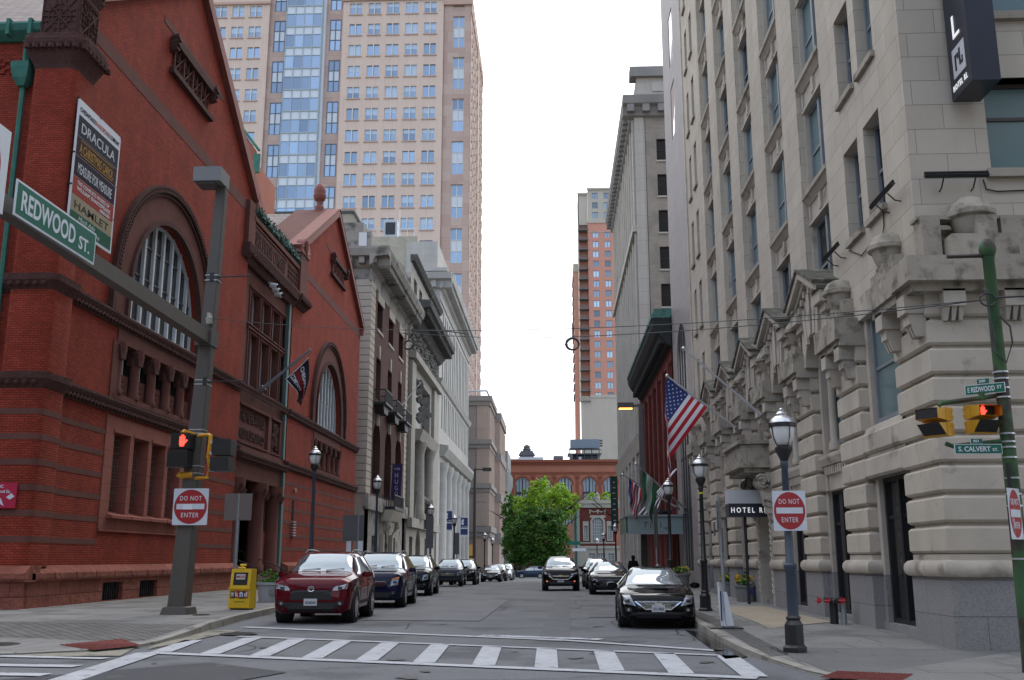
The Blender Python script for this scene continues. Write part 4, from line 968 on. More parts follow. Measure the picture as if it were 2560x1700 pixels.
for h in hs: b.quad((h[0],h[2],-.32),(h[1],h[2],-.32),(h[1],h[3],-.32),(h[0],h[3],-.32))
for k in range(6): b.quad((82+k*4.4,1,-.33),(85+k*4.4,1,-.33),(85+k*4.4,9.3,-.33),(82+k*4.4,9.3,-.33))
tag(part('street_windows',b,DGL,B5),kind='stuff')
b=MB(mRd)
for u in [80.2]+[c+1.4 for c in cols]: b.box(u,u+.45,11.6,38.6,0,.16)
b.extr([(10.2,0),(10.2,.16),(10.9,.32),(11.4,.45),(11.4,0)],80,110.6); b.box(80,110.5,28.3,28.9,0,.35)
for k in range(7): b.box(80.6+k*4.4,81.6+k*4.4,0,10.2,0,.2)
part('limestone_pilasters',b,LIM,B5)
CO5=mat('dark_stone_cornice',(.26,.25,.235),.9,var=.14,vs=.6,streak=.1)
b=MB(mRd); b.extr([(38.4,0),(38.6,.3),(39.3,.5),(39.5,.85),(40.2,.95),(40.4,0)],80,111); 
for k in range(26): b.box(80.6+k*1.18,81.1+k*1.18,38.8,39.45,.2,.8)
bb=MB(mapC(80)); bb.extr([(38.4,-.2),(38.6,.3),(39.3,.5),(39.5,.85),(40.2,.95),(40.4,0)],6.05,22)
for k in range(12): bb.box(6.4+k*1.3,7.0+k*1.3,38.8,39.45,.2,.8)
b.add(bb.v,bb.f,raw=True); b.box(80.02,110.5,40.4,42.2,-10,-.3); bb=MB(); bb.box(6.75,22,79.6,81,42.2,43.1); b.add(bb.v,bb.f,raw=True)
part('cornice',b,CO5,B5)
b=MB(mapC(79.98)); b.wall(7.3,22,40.4,42.2,[],0,.1); b.box(8.6,15,40.9,41.8,0,.1); part('attic',b,LIM,B5)
# ---------------------------------------------------------------- brick club house with cream quoins
L1=empty('quoined_club_building',(-16,84,0),label='dark red brick building with cream stone quoins, deep cornice and black iron balconies',cat='building')
CRM=mat('cream_quoin_stone',(.47,.42,.35),.88,var=.07,vs=.8,streak=.06)
CRD=mat('stained_cream_stone',(.33,.31,.28),.9,var=.12,vs=1,streak=.12,patch=(.8,.52,(.12,.12,.10),.12))
MBR=mat('maroon_brick',(.105,.045,.036),.88,var=.12,vs=1,brick=(.4,.13,.014,(.17,.11,.095),(.075,.032,.027),.3,.004))
hs=[(87.6+k*6.3,90.4+k*6.3,22.0,24.5) for k in range(3)]+[(87.8+k*6.3,90.2+k*6.3,15.7,19.4) for k in range(3)]+[(87.2+k*6.3,91.0+k*6.3,7.2,13.6,True) for k in range(3)]
b=MB(mL); b.wall(86,105.5,6.0,25.4,hs,0,.8); b.box(84.3,108,5,27,-12,-.85); part('wall',b,MBR,L1)
for h in hs: b=MB(mL); b.quad((h[0],h[2],-.75),(h[1],h[2],-.75),(h[1],h[3],-.75),(h[0],h[3],-.75)); part('window',b,DGL,L1)
b=MB(mL); 
for k in range(3): 
    u=89+k*6.3; b.box(u-1.6,u+1.6,21.75,22.0,-.2,.1); b.box(u-1.7,u+1.7,24.5,25.3,-.1,.12); b.prism([(u-.2,19.4),(u+.2,19.4),(u+.32,20.6),(u-.32,20.6)],-.1,.12); b.prism([(u-.25,13.3),(u+.25,13.3),(u+.3,15.2),(u-.3,15.2)],0,.2)
part('window_trim',b,CRM,L1)
b=MB()
for k in range(30):
    z=7.0+k*.62; piece_=[(z,.05),(z+.05,0),(z+.55,0),(z+.6,.05)]
    b.ring([[(-17.35+q,84.0+q,zz),(-15.9-q,84.0+q,zz),(-15.9-q,86.1-q,zz),(-17.35+q,86.1-q,zz)] for zz,q in piece_])
    b.ring([[(-17.35+q,105.2+q,zz),(-15.95-q,105.2+q,zz),(-15.95-q,107.0-q,zz),(-17.35+q,107.0-q,zz)] for zz,q in piece_])
b.box(-17.25,-16.0,84.1,86.0,-1.5,7); b.box(-17.25,-16.0,105.3,106.9,-1.5,26)
part('quoins',b,CRM,L1)
b=MB(mL); b.wall(84.2,107,-1.5,6.0,[(88,90,0,3.6),(93,96.2,0,4.2,True),(99,101,0,3.6)],.0,.5); b.box(84,107,5.7,6.9,-.1,.35); b.box(84,107,25.4,26.6,-.1,.05); bb=MB(mapC(84.15)); bb.box(-30,-16.1,-1.5,30,-1,-.02); b.add(bb.v,bb.f,raw=True)
part('stone_ground_storey',b,CRD,L1)
b=MB(mL); b.quad((87,-.5,-.45),(102,-.5,-.45),(102,4.2,-.45),(87,4.2,-.45)); part('ground_windows',b,DGL,L1)
b=MB(mL); prof=[(26.6,0),(26.8,.3),(27.4,.5),(27.5,1.5),(28.1,1.75),(28.3,1.75),(28.3,0)]
b.extr(prof,83.0,107.5); 
for k in range(28): b.box(84.2+k*.83,84.6+k*.83,26.9,27.45,.3,1.35)
bb=MB(mapC(84.1)); bb.extr([(a,c*.7) for a,c in prof],-30,-14.3)
for k in range(8): bb.box(-15.9-k*1.1,-15.4-k*1.1,26.9,27.45,.1,.85)
b.add(bb.v,bb.f,raw=True); b.box(84.5,106,28.3,31.0,-3,-.9); part('cornice',b,CRD,L1)
b=MB(); b.box(-17.2,-16.5,84.0,84.5,28.4,29.9); part('rooftop_box',b,mat('white_panel',(.65,.66,.67),.5),L1)
for k in range(3):
    u=89+k*6.3; b=MB(mL); b.box(u-1.9,u+1.9,15.0,15.2,0,1.1); b.box(u-1.9,u+1.9,16.25,16.35,.98,1.1); b.prism([(u-1.5,15.0),(u+1.5,15.0),(u+.9,14.3),(u-.9,14.3)],0,.8)
    for q in range(20): b.box(u-1.9+q*.198,u-1.86+q*.198,15.2,16.3,1.02,1.08)
    for q in range(6):
        for s_ in (-1,1): b.box(u+s_*1.88-.02,u+s_*1.88+.02,15.2,16.3,.1+q*.17,.14+q*.17)
    b.box(u-1.9,u-1.84,16.25,16.35,0,1.1); b.box(u+1.84,u+1.9,16.25,16.35,0,1.1); part('iron_balcony',b,IRON,L1)
b=MB(mL); b.box(92.2,98,6.0,6.3,0,1.3); b.box(92.2,98,7.3,7.4,1.15,1.28)
for q in range(26): b.box(92.25+q*.22,92.29+q*.22,6.3,7.35,1.2,1.26)
for q in range(6): b.box(92.2,92.25,6.3,7.35,.1+q*.2,.15+q*.2)
part('iron_balcony',b,IRON,L1)
b=MB(mL)
for u in (92.4,97.4): b.tube([mL(u,5.9,.9),mL(u,5.2,.7),mL(u,4.6,.75),mL(u,3.8,.25)],[.25,.22,.28,.1],8,raw=True); b.box(u-.25,u+.25,-.5,3.8,0,.35)
b.extr([(5.0,0),(5.0,.9),(5.8,1.2),(6.0,1.2),(6.0,0)],92.1,98.1)
part('door_consoles',b,CRM,L1)
# ---------------------------------------------------------------- beaux-arts bank with carved front
L2=empty('carved_stone_bank',(-16,107,0),label='pale stone bank with carved frieze, heavy black-stained cornice and a tall column',cat='building')
GST=mat('pale_grey_stone',(.34,.32,.28),.88,var=.09,vs=.7,streak=.10,brick=(1.4,.7,.01,(.23,.215,.19),(.31,.29,.255),.2,0))
BKS=mat('soot_black_stone',(.085,.083,.077),.92,var=.25,vs=1.5,patch=(1,.55,(.17,.165,.15),.15))
hs=[(109.5+k*4.6,112+k*4.6,29.6,33.0) for k in range(5)]+[(111.5,126,6.5,22.0)]+[(110,112.5,-1,4),(115,119,-1,4.8,True),(123,126,-1,4)]
b=MB(mL); b.wall(107,133,-1.5,34.4,hs,.1,.9); b.box(107,133,-1.5,34.3,-14,-1.2); part('wall',b,GST,L2)
b=MB(mL)
for h in hs: b.quad((h[0],h[2],-.75),(h[1],h[2],-.75),(h[1],h[3],-.75),(h[0],h[3],-.75))
part('windows',b,mat('grey_recess',(.10,.10,.10),.4),L2)
b=MB(mL); b.extr([(27.2,.1),(27.4,.6),(28.6,1.5),(28.9,2.4),(29.6,2.5),(29.7,.1)],106.6,133.4); b.extr([(34.2,0),(34.3,.5),(34.8,.8),(35.0,.8),(35.0,0)],107,133.4)
for k in range(30): b.box(107+k*.88,107.4+k*.88,28.1,28.85,.4,2.1)
part('cornice',b,BKS,L2)
b=MB(mL); random.seed(21)
for k in range(120): u=107.5+random.random()*25; z=24.3+random.random()*2.6; b.tube([mL(u,z,.1),mL(u+random.uniform(-.3,.3),z+random.uniform(-.3,.3),.45)],.22,5,raw=True)
for k in range(20): u=113+random.random()*10; z=17+random.random()*5; b.tube([mL(u,z,.1),mL(u+.2,z+.3,.6)],.4,5,raw=True)
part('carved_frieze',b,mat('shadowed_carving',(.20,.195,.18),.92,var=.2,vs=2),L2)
b=MB(mL); b.box(107,133,23.2,24.0,0,.9); b.box(107.2,110.2,5,23,0,.5); b.box(127.5,132.6,5,23,0,.5); b.box(107,133,4.9,5.9,0,.8); b.extr([(14.6,0),(14.6,.9),(15.8,1.3),(15.9,0)],111,127)
part('stone_trim',b,GST,L2)
for y in (114,123): b=MB(); b.lathe(-15.6,y,[(.95,5.9),(.95,6.4),(.78,6.7),(.66,13.2),(.7,13.4),(.95,14.3),(1,14.6)],16); part('column',b,GST,L2,True,auto=45)
b=MB(mL); b.prism([(111.5,5.9),(118.5,5.9),(117,8.4),(114,10.2)],-.4,.4); b.tube([mL(115,8.5,.3),mL(117,8.0,1.2),mL(118.4,7.8,1.4)],[.5,.4,.25],8,raw=True); b.tube([mL(117.6,5,1.1),mL(117.3,6.8,1.3),mL(117.4,8.1,1.4)],[.4,.55,.3],8,raw=True); b.lathe(-14.7,118.3,[(.05,7.5),(.35,7.8),(.3,8.3),(.05,8.5)],8); part('carved_sculpture',b,mat('weathered_statue',(.16,.15,.135),.92,var=.2,vs=2),L2)
# ---------------------------------------------------------------- white marble bank
L3=empty('white_marble_bank',(-16,136,0),label='tall white marble bank with slim vertical window slots above a colonnade',cat='building')
MRB=mat('white_marble',(.42,.405,.375),.8,var=.08,vs=.5,streak=.08,brick=(2.0,1.0,.012,(.30,.29,.27),(.39,.375,.345),.2,0))
hs=[]
for k in range(16):
    u=140.0+k*2.75+(.35 if k%2 else -.35)*.5
    hs.append((u,u+1.15,26.6,36.4)); hs.append((u,u+1.1,19.6,24.8))
b=MB(mL); b.wall(136,184,15.6,41,hs,0,.7); b.wall(136,184,-1.5,15.6,[(139,182.6,-1.5,14.8)],0,.1); b.box(183.9,184,-1.5,41,-30,-.01); part('wall',b,MRB,L3)
bb=MB(mapC(136)); bb.wall(-40,-16,28,41,[],0,.1); bb.box(-19.5,-16.0,-1.5,41,-.1,.08); part('wall',bb,MRB,L3)
bb=MB(mapC(136.8)); bb.wall(-60,-19.5,20,47,[],0,.1); part('side_wall',bb,mat('cream_brick',(.43,.40,.32),.9,var=.1,vs=.5,patch=(.7,.52,(.33,.30,.24),.1),brick=(.6,.25,.02,(.33,.30,.25),(.38,.35,.28),.2,0)),L3)
b=MB(mL)
for h in hs: b.quad((h[0],h[2],-.6),(h[1],h[2],-.6),(h[1],h[3],-.6),(h[0],h[3],-.6))
b.quad((139,-1,-2.4),(182.6,-1,-2.4),(182.6,14.8,-2.4),(139,14.8,-2.4))
part('window_slots',b,mat('dark_slot_glass',(.03,.033,.036),.3),L3)
b=MB(mL); b.extr([(38.8,0),(39.0,.4),(39.9,.8),(40.1,1.7),(41.0,1.9),(41.2,0)],135.4,184.4); b.extr([(25.3,0),(25.4,.3),(26.1,.6),(26.2,0)],136,184.2); b.extr([(15.5,0),(15.6,.6),(16.6,1.2),(17.0,1.2),(17.2,0)],138.4,184.4); b.box(136,184,37.2,37.5,0,.15)
for k in range(54): b.box(136+k*.9,136.45+k*.9,39.3,40.0,.3,1.45)
bb=MB(mapC(136)); bb.extr([(38.8,0),(39.0,.4),(39.9,.6),(40.1,1.3),(41.0,1.5),(41.2,0)],-20.5,-14.3); bb.box(-19.9,-14.9,41.2,41.7,-.5,1.2); bb.box(-19.2,-18.5,39,40,0,.9); bb.box(-17.2,-16.5,39,40,0,.9); b.add(bb.v,bb.f,raw=True)
b.box(136.3,184,41,46,-5,-.5)
part('cornice',b,MRB,L3)
for k in range(6):
    y=141.3+k*7.4; b=MB(); b.lathe(-16.4,y,[(1.5,-1.3),(1.5,.2),(1.2,.8),(1.15,12),(1.1,13.2),(1.35,14.0),(1.4,14.8)],14); part('column',b,MRB,L3,True,auto=45)
# ---------------------------------------------------------------- brown stone office with stepped corner
L4=empty('brown_stone_office',(-14,190,0),label='brownish pink stepped stone office block beyond the white marble bank',cat='building')
PK=mat('pink_grey_granite',(.47,.36,.295),.85,var=.06,vs=.3,brick=(3.2,2.6,.03,(.35,.26,.21),(.44,.335,.275),.2,0))
PK2=mat('mauve_panel_granite',(.37,.30,.27),.85,var=.05,vs=.3,brick=(3.2,2.6,.03,(.28,.225,.20),(.345,.28,.255),.2,0))
b=MB(); b.box(-60,-12.75,190,207,-1.5,32.2); b.box(-30,-11.6,207,229,-1.5,30.3); part('wall',b,PK2,L4)
b=MB(); 
for x0,x1,y in ((-14.9,-12.65,189.85),(-19.9,-19.2,189.85)): b.box(x0,x1,y,y+.4,0,30.5)
for k in range(6): b.box(-12.8,-12.4,190.2+k*3.1,191.6+k*3.1,6.4,30); b.box(-11.7,-11.3,207.2+k*3.7,208.8+k*3.7,6.4,29)
b.box(-12.85,-11.45,206.8,207.3,0,30)
part('pilasters',b,PK,L4)
b=MB()
for z,h in ((5.6,2.0),(13.9,1.6),(22.2,1.6),(30.4,1.8)): 
    b.box(-60,-12.3,189.6,207,z,z+h*.45); b.box(-60,-12.0,189.3,207,z+h*.45,z+h); b.box(-13,-11.1,206.6,229,z-.9,z-.9+h)
part('band_courses',b,mat('grey_band',(.31,.275,.255),.85,var=.08),L4)
b=MB(); b.box(-20.8,-20.3,189.7,190.1,7,30); 
for k in range(6): b.box(-12.8,-12.62,191.7+k*3.1,193.2+k*3.1,7.6,13.4); b.box(-12.8,-12.62,191.7+k*3.1,193.2+k*3.1,15.6,22); b.box(-12.8,-12.62,191.7+k*3.1,193.2+k*3.1,24,30); b.box(-11.65,-11.5,208.9+k*3.7,210.8+k*3.7,7.6,28)
part('window_strips',b,mat('strip_glass',(.12,.15,.16),.2),L4)
b=MB(); b.box(-20,-15.3,189.7,190,-1,4.2); part('shopfront',b,mat('amber_lit_shopfront',(.08,.06,.03),.3,emit=(1,.62,.15,.10)),L4)
b=MB(); 
for x in (-18.2,-16.8): b.box(x-.15,x+.15,189.55,189.75,-1,4.3)
b.box(-20,-15.3,189.55,189.75,1.8,2.1); part('shopfront_frame',b,BLK,L4)
b=MB(); b.tube([(-22,189.8,33.2),(-13,189.8,33.2),(-13,206,33.2)],.22,6); part('roof_rail',b,mat('pale_rail',(.6,.62,.64),.4),L4)
# column building at the end of the block
L5=empty('columned_corner_building',(-12,231,0),label='grey stone building with a giant corinthian column at the far corner',cat='building')
FG=mat('far_grey_stone',(.33,.335,.31),.9,var=.12,vs=.4,streak=.1)
b=MB(); b.box(-30,-12.3,231,246,-1.5,26); b.box(-30,-11.0,230.4,247,21,22); b.box(-30,-10.9,230.2,247,22,26); b.box(-13.6,-10.9,230.2,247,-1.5,3.4); part('wall',b,FG,L5)
for y in (231.5,238.5,245.5): b=MB(); b.lathe(-11.9,y,[(1.15,3.4),(1.0,4.0),(.95,16.5),(.95,17),(1.5,18.6),(1.6,21)],14); part('column',b,FG,L5,True,auto=45)
# ---------------------------------------------------------------- buildings seen over the theatre roofs
O1=empty('brick_building_behind',(-26,75,0),label='orange brick side of a building peeping out behind the main gable',cat='building')
b=MB(); 
b.add([(-40,75,0),(-24.6,75,0),(-24.6,75,32.3),(-23.9,75,33.8),(-25.8,75,36.6),(-40,75,44)],[(0,1,2,3,4,5)]); b.add([(-24.6,75,0),(-24.6,83,0),(-24.6,83,33.8),(-24.6,75,33.8)],[(0,1,2,3)]); part('wall',b,mat('orange_brick',(.34,.14,.10),.9,var=.1,vs=.5,brick=(.4,.15,.01,(.3,.14,.1),(.34,.12,.08),.2,0)),O1)
b=MB(); b.tube([(-23.7,74.9,33.9),(-25.8,74.9,36.7),(-40,74.9,44.2)],.12,5); b.box(-24.1,-23.6,74.8,75,32.0,33.6); part('copper_edge',b,COP,O1)
b=MB(); b.box(-24.9,-24.3,74.9,75,28.5,31.5); part('window',b,DGL,O1)
O2=empty('cream_brick_penthouse',(-27,110,0),label='cream brick rooftop block behind the small gable',cat='building')
b=MB(); b.box(-45,-23.3,110,112,0,41); b.add([(-23.3,110,41.1),(-22.0,110,38.7),(-22.0,110,0),(-23.3,110,0)],[(0,1,2,3)]); b.add([(-23.3,110,41.1),(-22.0,110,38.7),(-22.0,125,38.7),(-23.3,125,41.1)],[(0,1,2,3)]); part('wall',b,MATS['cream_brick'],O2)
b=MB(); b.box(-45,-23.2,109.8,112,41,41.3); b.tube([(-23.2,109.8,41.2),(-21.8,109.8,38.6)],.16,4); part('roof_edge',b,mat('dark_flashing',(.05,.06,.055),.6),O2)
# rooftop plant on the marble bank side
O3=empty('rooftop_unit',(-33,137,47),label='small grey rooftop unit with mast and rail on the cream brick roof',cat='rooftop unit')
b=MB(); b.box(-24.5,-22.5,137,139,47,49.6); part('cabinet',b,mat('unit_grey',(.45,.48,.52),.5),O3); b=MB(); b.box(-24.2,-22.8,136.9,137,47.4,49.2); part('louvre',b,BLK,O3)
b=MB(); b.tube([(-22.2,137,47),(-22.2,137,51)],.08,5); b.tube([(-28,137,48.2),(-20,137,48.2)],.05,4); 
for k in range(9): b.tube([(-28+k,137,47),(-28+k,137,48.2)],.04,4)
part('rail',b,mat('pale_rail',(.6,.62,.64),.4),O3)
# ---------------------------------------------------------------- pink office tower
TW=empty('pink_office_tower',(-50,240,0),label='huge pink granite office tower with blue glass bay and square windows',cat='tower')
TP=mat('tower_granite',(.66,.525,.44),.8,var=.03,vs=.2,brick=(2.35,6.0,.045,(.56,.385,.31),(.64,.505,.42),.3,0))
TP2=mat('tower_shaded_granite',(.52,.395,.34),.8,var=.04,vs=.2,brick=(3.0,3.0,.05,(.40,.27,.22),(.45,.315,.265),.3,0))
BG1=glass('tower_blue_glass',(.32,.385,.45),.05,var=.3,metal=.6)
BLI=mat('window_blind',(.50,.62,.76),.25)
SPG=mat('white_spandrel',(.62,.66,.70),.4)
MUL=mat('pale_mullion',(.62,.60,.56),.5)
mT=mapC(240)
ROW=[146.67+6.05*1-6.05*k for k in range(16)]   # window heads
CR=[-53.6+4.99*k for k in range(5)]; CLf=[-90.2,-85.45,-80.7]
b=MB(mT)
RH=[(x,x+3.25,z-3.2,z) for x in CR for z in ROW]; LH=[(x,x+3.2,z-3.2,z) for x in CLf for z in ROW]
b.wall(-55.4,-28.4,0,153,RH,.0,.5); b.wall(-110,-75.3,0,153,LH,0,.5)
part('wall',b,TP,TW)
ST_=[142.47+11.83-11.83*j for j in range(8)]
SC=[(-26.0,-22.9),(-59.0,-55.95),(-74.1,-71.0)]
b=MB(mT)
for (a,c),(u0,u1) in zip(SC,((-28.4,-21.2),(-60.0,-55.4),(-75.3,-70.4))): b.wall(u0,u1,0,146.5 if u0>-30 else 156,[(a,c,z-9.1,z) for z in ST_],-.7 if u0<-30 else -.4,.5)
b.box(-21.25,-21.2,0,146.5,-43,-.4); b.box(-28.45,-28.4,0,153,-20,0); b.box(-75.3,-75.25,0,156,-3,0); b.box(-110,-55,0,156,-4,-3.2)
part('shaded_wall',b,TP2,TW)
b=MB(mT)
for z in ROW:
    for x in CR: b.box(x-.25,x+3.5,z-3.55,z-3.25,0,.22)
    for x in CLf: b.box(x-.25,x+3.45,z-3.55,z-3.25,0,.22)
for z in (147.3+.0,): b.box(-55.8,-28.0,z,z+.7,0,.5); b.box(-110,-75.0,z-.3,z+.4,0,.5)
b.box(-28.5,-20.9,145.6,147,-1,.3); b.box(-21.2,-20.9,143.5,147,-43,-.4)
part('sill_courses',b,mat('tower_sill',(.50,.35,.28),.8,var=.05),TW)
random.seed(4)
wf=None
def twin(x0,x1,z0,z1,root,bl):
    global wf
    f=MB(mT); f.box((x0+x1)/2-.13,(x0+x1)/2+.13,z0-.3,z1+.1,-.35,.08); f.box(x0,x0+.1,z0,z1,-.4,-.3); f.box(x1-.1,x1,z0,z1,-.4,-.3)
    o=f.build('window',MUL,root); g=MB(mT); g.quad((x0,z0,-.38),(x1,z0,-.38),(x1,z1,-.38),(x0,z1,-.38)); g.build('pane',BG1,o)
    if bl:
        k=MB(mT); zb=z1-(z1-z0)*bl; k.quad((x0+.12,zb,-.35),(x1-.12,zb,-.35),(x1-.12,z1,-.35),(x0+.12,z1,-.35)); k.build('blind',BLI,o)
cnt=0; rest=MB(mT)
for h in RH+LH:
    vis=h[3]<153 and h[2]>(80 if h in RH else 108)
    if vis and cnt<95: twin(*h,TW,random.choice((0,0,.35,.5,.6,1,.45))); cnt+=1
    else: rest.quad((h[0],h[2],-.38),(h[1],h[2],-.38),(h[1],h[3],-.38),(h[0],h[3],-.38))
tag(part('lower_windows',rest,BG1,TW),kind='stuff')
for (a,c) in SC:
    for z in ST_:
        wd=-.9
        f=MB(mT)
        for x in (a,(a+c)/2-.1,c-.15): f.box(x,x+.2,z-9.1,z,wd,wd+.2)
        for zz in (z-9.1,z-6.05,z-3.1,z-.15): f.box(a,c,zz,zz+.16,wd,wd+.16)
        o=f.build('window_strip',MUL if a>-30 else mat('dark_mullion',(.10,.13,.17),.4),TW); g=MB(mT); g.quad((a,z-3.0,wd+.02),(c,z-3.0,wd+.02),(c,z,wd+.02),(a,z,wd+.02)); g.quad((a,z-9.1,wd+.02),(c,z-9.1,wd+.02),(c,z-6.0,wd+.02),(a,z-6.0,wd+.02)); g.build('pane',BG1,o)
        g=MB(mT); g.quad((a,z-6.0,wd+.03),(c,z-6.0,wd+.03),(c,z-3.05,wd+.03),(a,z-3.05,wd+.03)); g.build('spandrel',SPG,o)
# projecting glass bay
b=MB(mT); b.box(-70.3,-60.8,0,160,-2,.9); b.box(-60.8,-60.0,0,160,-2,.1); part('bay_core',b,SPG,TW)
for k in range(14):
    z=148.8+3.03*1-6.05*k
    f=MB(mT)
    for j in range(5): x=-70.3+j*2.375; f.box(x-.09,x+.09,z-6.05,z,.9,1.12)
    for zz in (z-.1,z-2.4,z-6.0): f.box(-70.3,-60.8,zz-.08,zz+.08,.9,1.1)
    f.box(-60.85,-60.6,z-6,z,.0,1.0)
    o=f.build('glass_bay_frame',mat('bay_frame',(.36,.42,.45),.5),TW)
    for j in range(4):
        x=-70.3+j*2.375; g=MB(mT); g.quad((x+.1,z-6.0,.97),(x+2.27,z-6.0,.97),(x+2.27,z-2.45,.97),(x+.1,z-2.45,.97)); g.build('pane',BG1,o)
# side face with small angled bays
b=MB()
for i in range(9):
    y=243+i*4.4
    for z in range(30): b.ring([[(-21.2,y,30+z*3.9),(-20.75,y+.2,30+z*3.9),(-21.2,y+1.6,30+z*3.9)],[(-21.2,y,32+z*3.9),(-20.75,y+.2,32+z*3.9),(-21.2,y+1.6,32+z*3.9)]])
tag(part('side_bays',b,TP,TW),kind='stuff')
b=MB(); b.box(-21.15,-20.8,262,264,0,146); b.tube([(-28,240.5,148),(-21,240.5,148),(-21,282,146)],.2,4); part('corner_trim',b,TP,TW)
# ---------------------------------------------------------------- end of the street
E1=empty('arched_brick_hall',(0,270,-1.2),label='long orange brick hall with tall arched windows at the end of the street',cat='building')
OB=mat('orange_brick_far',(.40,.165,.105),.9,var=.08,vs=.25,streak=.06)
hs=[(c-1.85,c+1.85,10.5,22.9,True) for c in (-8.8,-3.1,2.6,9.1,14.75)]
me=mapC(270)
b=MB(me); b.wall(-16,40,-1.5,26.4,hs,0,.6); part('wall',b,OB,E1)
b=MB(me); b.box(-16.3,40,26.3,26.9,0,.5); b.box(-16.5,40,26.9,27.6,0,1.0); b.box(-16,40,24.1,24.35,0,.25); b.box(-16,40,23.7,23.85,0,.15)
for c in (-8.8,-3.1,2.6,9.1,14.75): b.arc(c,21.05,1.95,2.35,0,.18,n=14)
for c in (-11.4,-5.95,-.25,5.85,11.9): b.box(c-.6,c+.6,22.8,23.7,0,.4); b.box(c-.45,c+.45,10,22.8,0,.12)
part('cornice',b,mat('brick_trim',(.26,.09,.055),.9,var=.1),E1)
for h in hs:
    b=MB(me); b.box(h[0],h[0]+.25,10.5,21,-.5,-.3); b.box(h[1]-.25,h[1],10.5,21,-.5,-.3); b.box(h[0]+1.7,h[0]+2.0,10.5,22.7,-.5,-.3); b.box(h[0],h[1],18.4,19.1,-.5,-.25); b.box(h[0]+.9,h[0]+1.05,10.5,22.5,-.5,-.35); b.box(h[1]-1.05,h[1]-.9,10.5,22.5,-.5,-.35); o=part('window',b,mat('dark_green_frame',(.015,.03,.032),.5),E1)
    b=MB(me); b.quad((h[0],10.5,-.45),(h[1],10.5,-.45),(h[1],22.9,-.45),(h[0],22.9,-.45)); part('pane',b,glass('pale_far_glass',(.28,.33,.38),.2),o)
b=MB(); b.box(-16,40,270.6,290,27.0,27.4); b.box(-10,-3.2,272,276,27.4,28.6); part('roof',b,mat('pale_roof',(.55,.57,.60),.7),E1)
for (x0,x1,z1,m_) in ((-13,-8,28.2,'a'),(-9.6,-5.8,29.2,'b'),(-.5,2.2,29,'b'),(4,4.8,29.4,'b'),(6.4,7.2,28.7,'a')):
    b=MB(); b.box(x0,x1,273,276,27.4,z1)
    if m_=='b' and x1-x0>3: b.ring([[(x0-.4,272.8,z1),(x1+.4,272.8,z1),(x1+.4,276,z1),(x0-.4,276,z1)],[(x0+.3,273,z1+1.2),(x1-.3,273,z1+1.2),(x1-.3,276,z1+1.2),(x0+.3,276,z1+1.2)]]); b.lathe((x0+x1)/2,274,[(1.0,z1+1.2),(1.2,z1+1.6),(.8,z1+2.2),(1.1,z1+2.4),(.3,z1+3.0)],10)
    part('roof_plant',b,mat('plant_grey' if m_=='a' else 'plant_dark',(.35,.38,.42) if m_=='a' else (.10,.11,.12),.7),E1)
CT=empty('cooling_tower',(9,271,27.4),label='dark blue grey cooling tower on a steel deck above the brick hall roof',cat='cooling tower')
b=MB(); b.box(4.2,12.2,274,280,31.2,33.6); part('casing',b,mat('casing_blue',(.17,.22,.26),.6,var=.1),CT)
b=MB(); 
for x in (4,6,8,10,12): b.box(x-.12,x+.12,273.6,273.9,27.5,31.2)
b.box(3.4,12.6,273.2,281,29.4,29.7); b.box(3.4,12.6,273.2,273.4,30.6,30.75); b.box(4.6,11.8,275,280,27.5,29.2)
for k in range(14): b.box(3.5+k*.7,3.56+k*.7,273.2,273.3,29.7,30.7)
for k in range(3): b.box(12.2,13,274,274.5,31.6+k*.7,32+k*.7)
part('steel_deck',b,mat('deck_steel',(.05,.055,.065),.6),CT)
# orange apartment tower with balconies
A1=empty('apartment_tower',(15,340,0),label='slender orange brick apartment tower with cream top and corner balconies',cat='tower')
AO=mat('apartment_orange',(.56,.285,.215),.88,var=.03,vs=.1); AC=mat('apartment_cream',(.47,.44,.37),.88,var=.05,vs=.1,streak=.05)
ma=mapC(340)
wh=[]; z=129.8
ZR=[]
while z>57: ZR.append(z); z-=3.62
for z in ZR:
    for u in (14.0,18.2,22.4,26.6): wh.append((u,u+2.1,z-2.3,z))
b=MB(ma); b.wall(12.4,30,56,118.6,[h for h in wh if h[3]<118.5],0,.3); b.box(9.2,12.3,56,118,-2.6,-2.5); b.box(12.3,12.4,56,118.6,-12,0); part('brick_shaft',b,AO,A1)
b=MB(ma); b.wall(12.4,30,118.6,131.5,[h for h in wh if h[3]>118.6],0,.3); b.box(9.0,12.4,118,129.8,-3,-.6); b.wall(9.0,30,-1,56,[],.1,.1); b.box(12.2,30,130.9,131.6,0,.5); b.box(12.3,30,118.4,119.1,0,.25); b.box(12.3,30,114.9,115.2,0,.1); b.box(8.8,12.4,129.3,130,-.6,0); b.box(12.3,30,55.5,56.5,0,.3); b.box(9.0,9.2,56,129.5,-12,-.6)
part('cream_stages',b,AC,A1)
far_=MB(ma)
for k,h in enumerate(wh):
    if h[0]>20: far_.quad((h[0],h[2],-.28),(h[1],h[2],-.28),(h[1],h[3],-.28),(h[0],h[3],-.28)); continue
    f=MB(ma); f.box((h[0]+h[1])/2-.1,(h[0]+h[1])/2+.1,h[2],h[3],-.25,-.1); f.box(h[0],h[1],h[3]-.12,h[3],-.25,-.12); f.box(h[0],h[0]+.12,h[2],h[3],-.25,-.12); f.box(h[1]-.12,h[1],h[2],h[3],-.25,-.12); o=f.build('window',mat('grey_frame',(.22,.25,.28),.5),A1)
    g=MB(ma); g.quad((h[0],h[2],-.28),(h[1],h[2],-.28),(h[1],h[3],-.28),(h[0],h[3],-.28)); g.build('pane',glass('apartment_glass',(.42,.50,.56),.12,var=.6,metal=.3),o)
